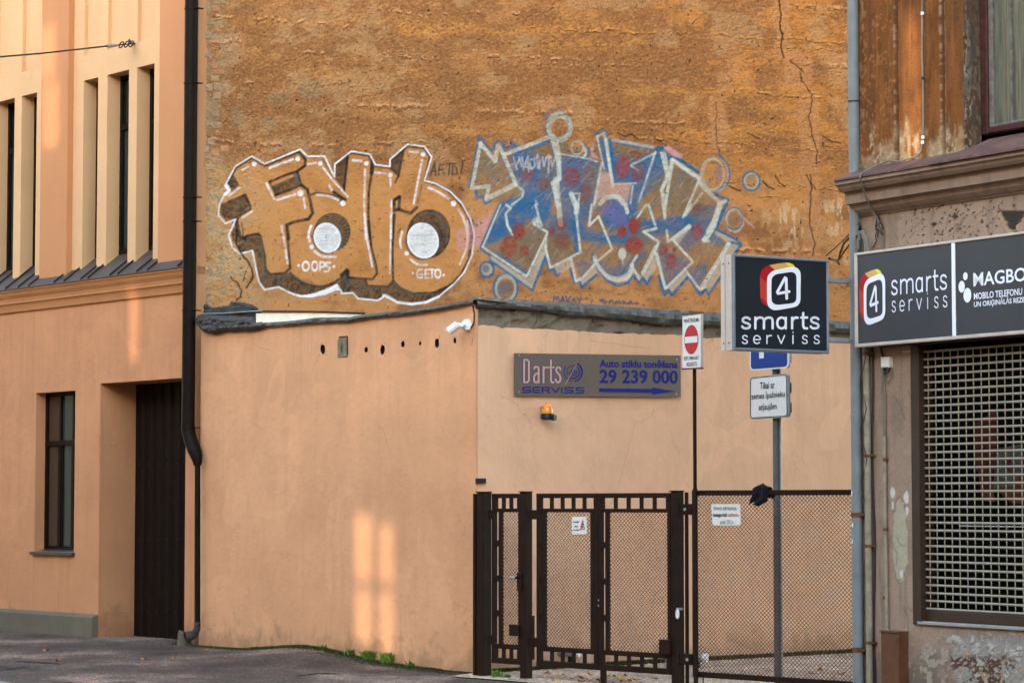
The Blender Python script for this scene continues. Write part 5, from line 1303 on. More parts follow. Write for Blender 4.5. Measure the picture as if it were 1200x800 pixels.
yS = YS-0.0085
T = lambda s, x0, y0, x1, y1, m=M['ink_blue'], off=0.0, sp=1.0: put_text(s, (x0, y0, x1, y1), fS, yS, m, sg, off, sp)
T('Auto stiklu tonēšana', 528, 33, 1042, 86, off=0.032)
T('29 239 000', 528, 100, 1044, 192, off=0.025)
put_poly([(526,225),(873,225),(873,216),(1032,241),(873,264),(873,252),(526,249)], fS, yS, M['ink_blue'], sg, 'arrow')
# condensed outlined name and wide lettering beneath
def blob_letters(items, w, col, dy=0.0):
    for pts in items: put_stroke([(a, b_) for a, b_ in pts], w, fS, yS+dy, col, sg)
dl = [[(57,42),(57,190),(75,190),(86,180),(86,55),(76,42),(57,42)],
      [(118,100),(124,88),(140,88),(146,98),(146,190)], [(146,128),(126,136),(118,150),(118,180),(125,190),(138,188),(146,176)],
      [(176,88),(176,190)], [(176,104),(186,92),(202,90)], [(222,42),(222,180),(230,190),(238,188)], [(208,90),(240,90)],
      [(282,104),(276,90),(262,88),(254,100),(256,116),(276,142),(282,160),(278,182),(264,190),(254,180),(250,168)]]
blob_letters(dl, 19, M['ink_blue'], 0.0012); blob_letters(dl, 12.5, M['ink_pink'], 0.0)
sv = [[(96,222),(56,222),(48,228),(56,240),(88,240),(96,246),(88,256),(48,256)], [(148,222),(116,222),(110,228),(110,252),(116,256),(148,256)], [(112,240),(146,240)],
      [(164,258),(164,222),(198,222),(204,230),(198,240),(170,240)], [(188,240),(204,258)], [(214,222),(236,256),(258,222)], [(270,222),(270,258)],
      [(336,222),(296,222),(288,228),(296,240),(326,240),(336,246),(328,256),(286,256)], [(412,222),(368,222),(360,228),(368,240),(402,240),(412,246),(404,256),(356,256)]]
sv = [[(float(np.interp(a, [48,96,110,148,164,204,214,258,270,286,336,356,412], [48,98,112,155,170,213,226,275,290,306,362,376,430])), b_) for a, b_ in p_] for p_ in sv]
blob_letters(sv, 8, M['ink_blue'])
# dart board: broken rings and the dart
for r_, a0, a1, w_ in ((58, -60, 75, 7), (56, 95, 215, 3.5), (40, -40, 120, 6), (38, 150, 290, 3), (24, -20, 180, 4), (12, 0, 340, 4)):
    put_stroke([(360+r_*math.cos(math.radians(a)), 118+r_*1.08*math.sin(math.radians(a))) for a in np.linspace(a0, a1, 18)], w_*1.35, fS, yS, M['ink_blue'], sg, 'emblem')
put_stroke([(312,200),(398,42)], 2.6, fS, yS-0.0005, M['ink_pink'], sg, 'emblem'); put_stroke([(360,120),(400,38)], 2.5, fS, yS-0.001, M['ink_blue'], sg, 'emblem')
for x, y_ in ((25,15),(24,255),(1036,28),(1032,260)):
    u, z = fS(x, y_); mb = MB(); mb.tube([(u, yS+0.004, z), (u, yS-0.006, z)], 0.010, 8); mb.build('screw', M['galv'], sg)

# ================================================================== FENCE AND GATES
GM = M['gate_metal']
zT, zB = 1.80, 0.14
fu = lambda px: FN.U(px)
def mesh_panel(name, parent, u0, u1, z0, z1, pu=0.043, pz=0.037, y=0.0):
    """expanded-metal mesh: a lattice of real strands"""
    mb = MB(); nu = max(1, round((u1-u0)/pu)); nz = max(1, round((z1-z0)/pz)); pu = (u1-u0)/nu; pz = (z1-z0)/nz
    w_, t_ = 0.0029, 0.0
    vs, fs = [], []
    def seg(a, b_):
        dx, dz = b_[0]-a[0], b_[1]-a[1]; l = math.hypot(dx, dz); nx, nz_ = -dz/l*w_, dx/l*w_
        k = len(vs)
        for p, yy in ((a, -t_), (b_, t_)):
            vs.extend([(p[0]+nx, y, p[1]+nz_), (p[0]-nx, y, p[1]-nz_), (p[0], y+0.004, p[1])])
        fs.extend([(k, k+3, k+4, k+1), (k+1, k+4, k+5, k+2), (k+2, k+5, k+3, k)])
    for j in range(nz):
        for i in range(nu):
            c = (u0+(i+.5)*pu, z0+(j+.5)*pz)
            L_, R_, B_, T_ = (c[0]-pu/2, c[1]), (c[0]+pu/2, c[1]), (c[0], c[1]-pz/2), (c[0], c[1]+pz/2)
            seg(L_, T_); seg(T_, R_); seg(L_, B_); seg(B_, R_)
    mb.add(vs, fs)
    return mb.build(name, M['mesh_metal'], parent)
posts = []
def post(px0, px1, label, foot=None):
    u0, u1 = fu(px0), fu(px1); t = thing('gate_post', label, 'post', FN, (u0+u1)/2, 0)
    c = (u0+u1)/2; r = (u1-u0)*0.335; u0, u1 = c-r, c+r
    z0 = float(ground_z(np.array(FN.w(c, 0, 0).x), np.array(FN.w(c, 0, 0).y)))-0.05
    mb = MB(); mb.bbox(u0, u1, -r, r, z0, zT+0.012, 0.018); mb.build('shaft', GM, t)
    mb = MB(); mb.bbox(u0-0.004, u1+0.004, -r-0.004, r+0.004, zT+0.012, zT+0.022, 0.004); mb.build('cap', GM, t)
    return t
p1 = post(560, 573.2, 'dark brown gate post against the corner of the low building')
p2 = post(610, 621.5, 'dark brown gate post between the narrow wicket and the double gate')
p3 = post(786.5, 799.3, 'dark brown gate post with peeling foot at the right end of the double gate')
for t in (p1, p2, p3): t['group'] = 'square gate posts'
mb = MB(); mb.box(fu(557.8), fu(560.3), -0.04, 0.06, 0, 1.80); mb.build('side_plate', GM, p1)
mb = MB(); mb.tube([(fu(804.6), 0.0, 0.02), (fu(804.6), 0.0, 1.805)], 0.018, 8); mb.build('stop_rod', GM, p3)
def leaf(px0, px1, label, stileL, stileR, ntop, mpx0, mpx1, side_l=True, side_r=True):
    """gate leaf: outer frame, inner frame, short connectors between, mesh infill"""
    u0, u1 = fu(px0), fu(px1); t = thing('gate_leaf', label, 'gate', FN, u0, zB)
    y0, y1 = -0.022, 0.022; o = 0.045; i_ = 0.036
    zi0, zi1 = zB+0.145, zT-0.145                       # inner frame (its outer edge)
    m0, m1 = fu(mpx0)-i_, fu(mpx1)+i_
    mb = MB(); mb.bbox(u0, u1, y0, y1, zT-o, zT); mb.build('top_rail', GM, t)
    mb = MB(); mb.bbox(u0, u1, y0, y1, zB, zB+o+0.01); mb.build('bottom_rail', GM, t)
    for a, b_, has in ((u0, u0+0.042, True), (u1-0.042, u1, True)):
        mb = MB(); mb.bbox(a, b_, y0+0.001, y1-0.001, zB+o+0.01, zT-o); mb.build('outer_stile', GM, t)
    mb = MB()
    mb.bbox(u0+0.042, u1-0.042, y0+0.003, y1-0.003, zi1-i_, zi1); mb.build('inner_top_rail', GM, t)
    mb = MB(); mb.bbox(u0+0.042, u1-0.042, y0+0.003, y1-0.003, zi0, zi0+i_+0.01); mb.build('inner_bottom_rail', GM, t)
    for a in ((m0,) if side_l else ()) + ((m1-i_,) if side_r else ()):
        mb = MB(); mb.bbox(a, a+i_, y0+0.002, y1-0.002, zi0+i_+0.01, zi1-i_); mb.build('inner_stile', GM, t)
        a_, b_ = (u0+0.042, a) if a < (u0+u1)/2 else (a+i_, u1-0.042)
        for k in range(5):
            zc = zi0 + (zi1-zi0)*(k)/4.0
            mb = MB(); mb.bbox(a_, b_, y0+0.004, y1-0.004, max(zi0, zc-0.03), min(zi1, zc+0.03)) if b_-a_ > 0.01 else mb.box(a_, a_+0.01, y0, y0+0.01, zc, zc+0.01)
            mb.build('connector', GM, t)
    for k in range(ntop+1):
        u = u0+0.036+(u1-u0-0.072-0.024)*k/ntop
        for za, zb_ in ((zi1, zT-o), (zB+o+0.01, zi0)):
            mb = MB(); mb.bbox(u, u+0.024, y0+0.003, y1-0.003, za, zb_); mb.build('connector', GM, t)
    mesh_panel('mesh', t, m0+i_*0.6, m1-i_*0.6, zi0+i_, zi1-i_*0.6)
    return t
l1 = leaf(577.6, 612, 'narrow wicket gate leaf with mesh beside the low building corner', 0, 0, 3, 588.5, 611, True, False)
l2 = leaf(630, 702.0, 'left leaf of the double gate, mesh with a small white warning plate', 0, 0, 5, 639.5, 693, True, True)
l3 = leaf(702.3, 787, 'right leaf of the double gate, plain mesh', 0, 0, 5, 713.5, 786, True, False)
l1['group'] = l2['group'] = l3['group'] = 'brown mesh gate leaves'
# hinges, locks, handle, drop bolt
def gate_bit(name, parent, a, b_, z0, z1, y0, y1, m=None):
    mb = MB(); mb.bbox(fu(a), fu(b_), y0, y1, z0, z1, 0.006); return mb.build(name, m or GM, parent)
for pr, a, b_ in ((p1, 573, 578), (p2, 621, 630.5)):
    for z_ in (1.55, 0.32): gate_bit('hinge', pr, a, b_, z_, z_+0.09, -0.02, 0.02)
for z_ in (0.30,): gate_bit('hinge_pin', p2, 623.5, 626.5, 0.20, 0.62, -0.03, 0.0)
gate_bit('lock_box', l1, 602.5, 613.5, 0.42, 0.53, -0.075, -0.02); gate_bit('lock_box', l3, 778.5, 791, 0.33, 0.46, -0.085, -0.02)
gate_bit('lock_plate', l1, 611, 616.5, 0.86, 1.03, -0.066, -0.05)
mb = MB(); mb.tube([(fu(613), -0.085, 0.985), (fu(606), -0.10, 0.99)], 0.012, 8); mb.build('handle', M['galv'], l1, smooth=True)
mb = MB(); mb.tube([(fu(613), -0.06, 0.985), (fu(613), -0.10, 0.985)], 0.014, 8); mb.build('handle_stem', GM, l1)
gate_bit('drop_bolt', l3, 703.5, 709.5, -0.02, 0.14, -0.012, 0.012)
gate_bit('bolt_plate', l3, 702.6, 706, 0.72, 0.82, -0.034, -0.022)
for z_ in (0.745, 0.795):
    mb = MB(); mb.tube([(fu(704.3), -0.02, z_), (fu(704.3), -0.04, z_)], 0.008, 8); mb.build('bolt_head', M['galv'], l3)
# padlock-like ring on the right post
rg = MB(); c_ = Vector((fu(799.5), -0.07, 0.70))
rg.tube(ring(c_, 0.030, (0.7,-0.3,0), (0,0,1.3)), 0.009, 6, cap=False); rg.build('pull_ring', M['white'], p3, smooth=True)
gate_bit('ring_eye', p3, 798.5, 801.5, 0.735, 0.755, -0.08, -0.02, M['galv'])

# fixed mesh panel at right
fp = thing('fence_panel', 'fixed brown mesh fence panel between the gates and the right building', 'fence', FN, fu(812), zB)
a, b_ = fu(812), fu(1003)+0.12
mb = MB(); mb.bbox(a, b_, -0.02, 0.02, 1.775, 1.822); mb.build('top_rail', GM, fp)
mb = MB(); mb.bbox(a, b_, -0.02, 0.02, zB-0.005, zB+0.045); mb.build('bottom_rail', GM, fp)
mb = MB(); mb.bbox(a, a+0.042, -0.019, 0.019, zB+0.045, 1.775); mb.build('stile', GM, fp)
mb = MB(); mb.bbox(b_-0.042, b_, -0.019, 0.019, zB+0.045, 1.775); mb.build('stile', GM, fp)
mesh_panel('mesh', fp, a+0.03, b_-0.03, zB+0.03, 1.785)
for z_ in (1.60, 0.24): gate_bit('wall_bracket', fp, 798, 813, z_, z_+0.10, -0.03, 0.02)
mb = MB(); mb.tube([(fu(806), -0.035, 1.65), (fu(806), -0.045, 1.65)], 0.014, 8); mb.build('bolt_head', M['galv'], fp)
mb = MB(); mb.tube([(fu(808), -0.035, 0.29), (fu(808), -0.045, 0.29)], 0.016, 8); mb.build('bolt_head', M['galv'], fp)
for px_ in (823, 912):
    z_ = 0.0; mb = MB(); mb.tube([(fu(px_), 0, -0.03), (fu(px_), 0, zB)], 0.006, 6); mb.build('support_rod', GM, fp)

# ------------------------------------------------------------------ small plates on the mesh
def plate(label, px4, W_, H_, parentname='plate', pl=FN, y=-0.03, mat=None, th=0.006):
    c = [pl.at(a, b_, y) for a, b_ in px4]
    t = thing(parentname, label, 'sign', pl, c[3][0], c[3][1], y)
    f = quad_map(pl, y, px4, W_, H_)
    k = 0.06*min(W_, H_)
    put_poly([(k,0),(W_-k,0),(W_,k),(W_,H_-k),(W_-k,H_),(k,H_),(0,H_-k),(0,k)], f, y, mat or M['sign_white'], t, 'sheet', th)
    return t, f
t, f = plate('white plate lettered in black and red hanging on the fixed mesh panel', [(833.5, 590.3), (867.0, 590.3), (868.0, 615.3), (835.0, 615.3)], 240, 175, 'notice_plate')
put_text('Izmest atkritumus', (20, 14, 210, 50), f, -0.0325, M['ink_black'], t, 0.0, 1.0)
put_text('kategoriski', (10, 72, 132, 112), f, -0.0325, M['ink_black'], t, 0.03)
put_text('aizliegts', (140, 72, 228, 112), f, -0.0325, M['ink_red'], t, 0.02)
put_text('sods 50 Ls', (68, 128, 180, 164), f, -0.0325, M['ink_black'], t)
t, f = plate('small white warning plate with a red triangle on the left gate leaf', [(670.2, 605.0), (687.3, 605.0), (687.3, 625.6), (670.2, 625.6)], 124, 150, 'warning_plate')
put_stroke([(92,32),(74,108),(108,108)], 7, f, -0.0325, M['ink_red'], t, 'triangle', closed=True)
put_stroke([(92,60),(84,86),(94,84),(88,100)], 5, f, -0.0330, M['ink_black'], t, 'bolt_symbol')
put_text('Uzmanību', (10, 36, 62, 50), f, -0.0325, M['ink_black'], t, 0.03); put_text('vārti', (20, 74, 50, 90), f, -0.0325, M['ink_black'], t, 0.03)
put_text('automātiski', (8, 106, 66, 118), f, -0.0325, M['ink_black'], t, 0.03)

# ------------------------------------------------------------------ cloth hanging over the rail
cl = thing('dark_cloth', 'crumpled dark blue cloth draped over the top rail of the fixed mesh panel', 'cloth', FN, fu(893), 1.80)
g = []; r = random.Random(9)
ua, ub = fu(884.5), fu(900)
prof_ = [(-0.05, 1.685), (-0.045, 1.735), (-0.04, 1.78), (-0.03, 1.835), (0.0, 1.85), (0.03, 1.835), (0.04, 1.77), (0.045, 1.72)]
for k, (y, z) in enumerate(prof_):
    row = []
    for j in range(15):
        s_ = j/14; nn = float(fbm(np.array(s_*5+k*.9), np.array(k*1.3), 3, 5))-.5
        w_ = 1.0 if k >= 2 else (0.42 if k == 0 else 0.60)
        u = ua+0.02+(ub-ua)*s_*w_ - (0.03 if k < 2 else 0)
        row.append((u, y-0.035*math.sin(s_*9+k*.4)*0.6+0.05*nn, z+0.03*math.sin(s_*3.1)+0.03*nn-(0.06*s_ if 0 < k < 3 else 0)))
    g.append(row)
mb = MB(); mb.sheet(g); mb.build('cloth', M['cloth'], cl, smooth=True)

# ------------------------------------------------------------------ no-entry sign on its thin pole
d_ = 23.30; NE = Plane((814.2-CX)/F_PX*d_, d_, *ST)
ne = thing('no_entry_sign', 'narrow white no-entry sign with a red disc on a thin brown pole at the fence', 'sign', NE, 0, 0)
mb = MB(); mb.tube([(0, 0, -0.05), (0, 0, 1.84)], 0.023, 10); mb.tube([(0, 0, 1.84), (0, 0, NE.Z(811, 430))], 0.018, 10); mb.build('pole', GM, ne, smooth=True)
px4 = [(799.8, 369.5), (821.3, 366.8), (821.3, 431.0), (799.8, 431.8)]
fn_ = quad_map(NE, -0.045, px4, 210, 640)
put_poly([(0,0),(210,0),(210,640),(0,640)], fn_, -0.045, M['sign_white'], ne, 'face', 0.022)
for a in ((-6,-10,216,4), (-6,634,216,652)): put_poly([(a[0],a[1]),(a[2],a[1]),(a[2],a[3]),(a[0],a[3])], fn_, -0.052, M['rusty'], ne, 'edge_strip', 0.032)
put_poly([(210,2),(216,6),(216,632),(210,636)], fn_, -0.048, M['alu'], ne, 'edge_strip', 0.024)
y_ = -0.0475
put_poly([(103+80*math.cos(k*math.tau/40), 300+173*math.sin(k*math.tau/40)) for k in range(40)], fn_, y_, M['red'], ne, 'disc')
put_poly([(32,263),(176,263),(176,338),(32,338)], fn_, y_-0.002, M['sign_white'], ne, 'bar')
put_text('PRIVĀTĪPAŠUMS', (20, 38, 188, 96), fn_, y_, M['ink_black'], ne, 0.015)
put_text('IEIET, IEBRAUKT', (20, 498, 190, 546), fn_, y_, M['ink_black'], ne, 0.015)
put_text('AIZLIEGTS', (46, 566, 166, 614), fn_, y_, M['ink_black'], ne, 0.015)
for z_ in (0.16,): pass

# ------------------------------------------------------------------ grey sign pole behind the fence
d_ = 23.25; GP = Plane((909.8-CX)/F_PX*d_, d_, *ST)
gp = thing('sign_pole', 'grey pole behind the fence carrying a blue sign above a white text sign', 'sign', GP, 0, 0)
mb = MB(); mb.tube([(0, 0, -0.05), (0, 0, GP.Z(905, 380))], 0.034, 14); mb.build('pole', M['pole_grey'], gp, smooth=True)
mb = MB(); mb.tube([(0.03, 0.02, -0.05), (0.03, 0.02, 3.1)], 0.012, 6); mb.build('cable_tube', M['galv'], gp)
def rsign(px4, W_, H_, mat, name, rim, y=-0.07):
    f = quad_map(GP, y, px4, W_, H_); k = 0.09*W_
    def rrect(i_, kk): 
        pts = []
        for cx, cy, a0 in ((W_-kk-i_, kk+i_, -90), (W_-kk-i_, H_-kk-i_, 0), (kk+i_, H_-kk-i_, 90), (kk+i_, kk+i_, 180)):
            for s_ in range(5):
                a = math.radians(a0+s_*22.5); pts.append((cx+kk*math.cos(a), cy+kk*math.sin(a)))
        return pts
    o = put_poly(rrect(0, k), f, y, rim, gp, name, 0.022)
    put_poly(rrect(W_*0.035, k*0.8), f, y-0.0025, mat, gp, name+'_face', 0.002)
    return f, rrect
fb, _ = rsign([(878.5, 380.5), (924.5, 375.5), (924.3, 431.0), (878.5, 434.5)], 100, 104, M['blue'], 'blue_sign', M['sign_white'])
put_poly([(26,30),(38,30),(38,78),(26,78)], fb, -0.076, M['sign_white'], gp, 'symbol')
fw_, rr_ = rsign([(878.6, 441.8), (923.5, 437.2), (924.5, 488.6), (878.6, 491.2)], 565, 610, M['sign_white'], 'text_sign', M['galv'])
put_stroke([p for p in rr_(20, 34)], 9, fw_, -0.0755, M['ink_black'], gp, 'border', closed=True)
put_text('Tikai ar', (160, 90, 375, 190), fw_, -0.0765, M['ink_black'], gp, 0.012)
put_text('zemes īpašnieku', (32, 235, 520, 350), fw_, -0.0765, M['ink_black'], gp, 0.012)
put_text('atļaujām', (140, 395, 400, 515), fw_, -0.0765, M['ink_black'], gp, 0.012)
for z_ in (GP.Z(910, 455), GP.Z(910, 478), GP.Z(910, 420)):
    mb = MB(); u1 = GP.U(927.5, -0.03); mb.bbox(-0.05, u1, -0.045, -0.02, z_-0.05, z_+0.04); mb.build('clamp', M['black'], gp)

# ------------------------------------------------------------------ low hoops, leaves, moss
def hoop(px0, px1, py, lab, end_up):
    # a short fat tube lying on the yard floor behind the gates
    d0 = 1.7*F_PX/(781-590); 
    pA = rayp(px0, 772, d0); pB = rayp(px1, 772, d0-0.15)
    pA.z = pB.z = EYE-(py-590)/F_PX*d0
    mid = (pA+pB)/2
    pl = Plane(mid.x, mid.y, pB.x-pA.x, pB.y-pA.y); t = thing('wheel_stop', lab, 'wheel stop', pl, 0, 0)
    L_ = (pB-pA).length/2; h_ = mid.z
    mb = MB(); mb.tube([(-L_, 0, h_-0.10), (-L_+0.02, 0, h_-0.02), (-L_+0.08, 0, h_), (L_-0.04, 0, h_)], 0.045, 12); mb.build('tube', M['galv'], t, smooth=True)
    mb = MB(); mb.tube([(L_-0.045, 0, h_), (L_, 0, h_)], 0.047, 12); mb.build('end_cap', M['white'], t, smooth=True)
    for u in (-L_*0.6, L_*0.5):
        mb = MB(); mb.bbox(u-0.02, u+0.02, -0.02, 0.02, 0.0, h_-0.02); mb.build('foot', GM, t)
    return t
hoop(636, 679, 762, 'low grey tube wheel stop with a white end behind the left gate leaf', 0)
hoop(783, 829, 768, 'low grey tube wheel stop with a white end behind the right gate post', 0)

def leaf_mesh(name, mat, seed):
    r = random.Random(seed); mb = MB(); n = 9; pts = []
    for i in range(n):
        a = i*math.tau/n; rad = 0.032*(1.0 if i % 2 else 0.62)*(1+r.uniform(-.2, .2)); pts.append((rad*math.cos(a)*1.25, rad*math.sin(a), 0.010*math.sin(a*2+seed)+0.004))
    mb.add([(0, 0, 0.002)]+pts, [(0, i+1, (i+1) % n+1) for i in range(n)])
    me = bpy.data.meshes.new(name); me.from_pydata(mb.v, [], mb.f); me.materials.append(mat); return me
lm = [leaf_mesh('fallen_leaf', M[m_], i) for i, m_ in enumerate(('yellow_leaf', 'orange_leaf', 'pale_leaf'))]
labs = ['small yellow fallen leaf on the yard ground', 'small orange fallen leaf on the yard ground', 'small pale fallen leaf on the yard ground']
r = random.Random(21); spots = []
for px, py in ((657,786),(670,790),(676,788),(683,789),(692,786),(722,788),(726,790),(733,787),(737,792),(745,791),(748,795),(767,790),(700,792),(690,792),(664,788),(712,787),(716,795),(641,784),(650,792),(808,797),(812,798),(838,792),(845,786),(855,788),(866,783),(900,781),(934,780),(960,780),(975,788),(985,785),(1001,776),(968,779),(890,786),(950,784),(826,787),(730,793),(740,789),(681,793)):
    d = 1.66*F_PX/(py-590); spots.append(rayp(px, py, d))
for px, py in ((68,770),(169,769),(204,768),(264,770),(54,759)): spots.append(rayp(px, py, 1.68*F_PX/(py-590)))
for k, p in enumerate(spots):
    kk = 1 if k >= len(spots)-5 else r.choice([0, 0, 1, 1, 2])
    o = link(bpy.data.objects.new('fallen_leaf', lm[kk])); yard_leaf = k < len(spots)-5
    o.location = (p.x, p.y, float(ground_z(np.array(p.x), np.array(p.y)))+(0.018 if yard_leaf else 0.008)); o.rotation_euler = (r.uniform(-.3, .3), r.uniform(-.3, .3), r.uniform(0, 6.28)); o.scale = (r.uniform(.8, 1.5),)*3
    lone = ['orange fallen leaf on the asphalt in front of the grey plinth', 'orange fallen leaf on the asphalt in front of the dark doorway', 'orange fallen leaf on the asphalt just left of the downspout outlet',
            'orange fallen leaf on the asphalt in front of the peach low wall', 'tiny orange fallen leaf close to the grey plinth'][k-(len(spots)-5)] if not yard_leaf else None
    tag(o, labs[kk] if yard_leaf else lone, 'leaf', 'fallen leaves in the yard' if yard_leaf else 'fallen leaves on the asphalt')
def tufts(name, pl, segs, label, mat, dens, hmin, hmax, cat, seed, spread=0.07):
    """blades and clumps growing along the foot of a wall"""
    r = random.Random(seed); mb = MB()
    for px0, px1, amt in segs:
        u0, u1 = pl.U(px0), pl.U(px1); n = int((u1-u0)*dens*amt)
        for k in range(n):
            u = r.uniform(u0, u1); y = -abs(r.gauss(0, spread)); p = pl.w(u, y, 0); z = float(ground_z(np.array(p.x), np.array(p.y)))
            h_ = r.uniform(hmin, hmax)*amt; a = r.uniform(0, 6.28); w_ = h_*0.18+0.002; lx, ly = math.cos(a)*h_*0.6, math.sin(a)*h_*0.6
            px_, py_ = -math.sin(a)*w_, math.cos(a)*w_
            mb.add([(u-px_, y-py_, z), (u+px_, y+py_, z), (u+lx*0.4+px_*.7, y+ly*0.4+py_*.7, z+h_*0.6), (u+lx, y+ly, z+h_), (u+lx*0.4-px_*.7, y+ly*0.4-py_*.7, z+h_*0.6)], [(0,1,2,3,4)])
    o = mb.build(name, mat, None, pl=pl); tag(o, label, cat, kind='stuff'); return o
tufts('moss', LW, [(262,300,.5),(300,365,1.0),(365,410,.9),(410,520,.7),(520,556,.4)], 'dark green moss along the foot of the peach wall', M['moss'], 1500, 0.012, 0.035, 'moss', 1, 0.05)
tufts('moss', LW, [(240,556,1.0)], 'thin dark moss and dirt in the gutter line along the peach wall', M['moss'], 900, 0.006, 0.016, 'moss', 8, 0.13)
tufts('grass_tuft', LW, [(431,440,1.0),(452,462,1.1),(412,416,.7),(482,486,.6),(380,384,.5)], 'bright green grass tufts at the foot of the peach wall', M['grass'], 700, 0.05, 0.12, 'grass', 2, 0.03)
tufts('moss', RW, [(575,700,1.0),(700,1010,1.15)], 'dark moss strip along the foot of the pink yard wall', M['moss'], 1700, 0.02, 0.05, 'moss', 3, 0.06)
tufts('grass_tuft', FN, [(583,588,1.0),(594,600,.6),(705,707,.6)], 'small bright grass tufts under the wicket gate', M['grass'], 600, 0.04, 0.09, 'grass', 4, 0.04)
tufts('moss', LF, [(212,228,.8)], 'moss beside the downspout outlet', M['moss'], 1500, 0.015, 0.04, 'moss', 5, 0.06)
# ------------------------------------------------------------------ cracks and patch seams in the asphalt
M['crack'] = painted('crack_filling', (0.022, 0.018, 0.013), 0.95, var=0.4, bmp=0)
def crack_strip(pts, w_, seed):
    r = random.Random(seed); q = []
    for (ax, ay), (bx, by) in zip(pts[:-1], pts[1:]):
        n = max(2, int(abs(bx-ax)/3))
        for i in range(n): q.append((ax+(bx-ax)*i/n, ay+(by-ay)*i/n+r.uniform(-.25, .25)))
    q.append(pts[-1]); g = [[], []]
    for px, py in q:
        d = EYE*F_PX/(py-590); p = rayp(px, py, d); z = float(ground_z(np.array(p.x), np.array(p.y)))+0.006
        k = w_*r.uniform(.4, 1.3); g[0].append((p.x, p.y-k, z)); g[1].append((p.x, p.y+k, z))
    MB().sheet(g).build('asphalt_crack', M['crack'], None, kind='structure', pl=W0)
for i, (pts, w_) in enumerate((([(20,773),(36,774),(75,776.5)], .05), ([(-4,783.5),(16,781.5),(32,779.3)], .07), ([(-4,780),(9,779)], .05), ([(167,767),(190,765),(240,763)], .03), ([(348,790.5),(372,787.5),(398,788.5)], .06), ([(60,797),(110,799),(160,797)], .03), ([(420,776),(470,781),(545,790)], .035), ([(560,793),(600,797),(640,799)], .04))):
    crack_strip(pts, w_, i)
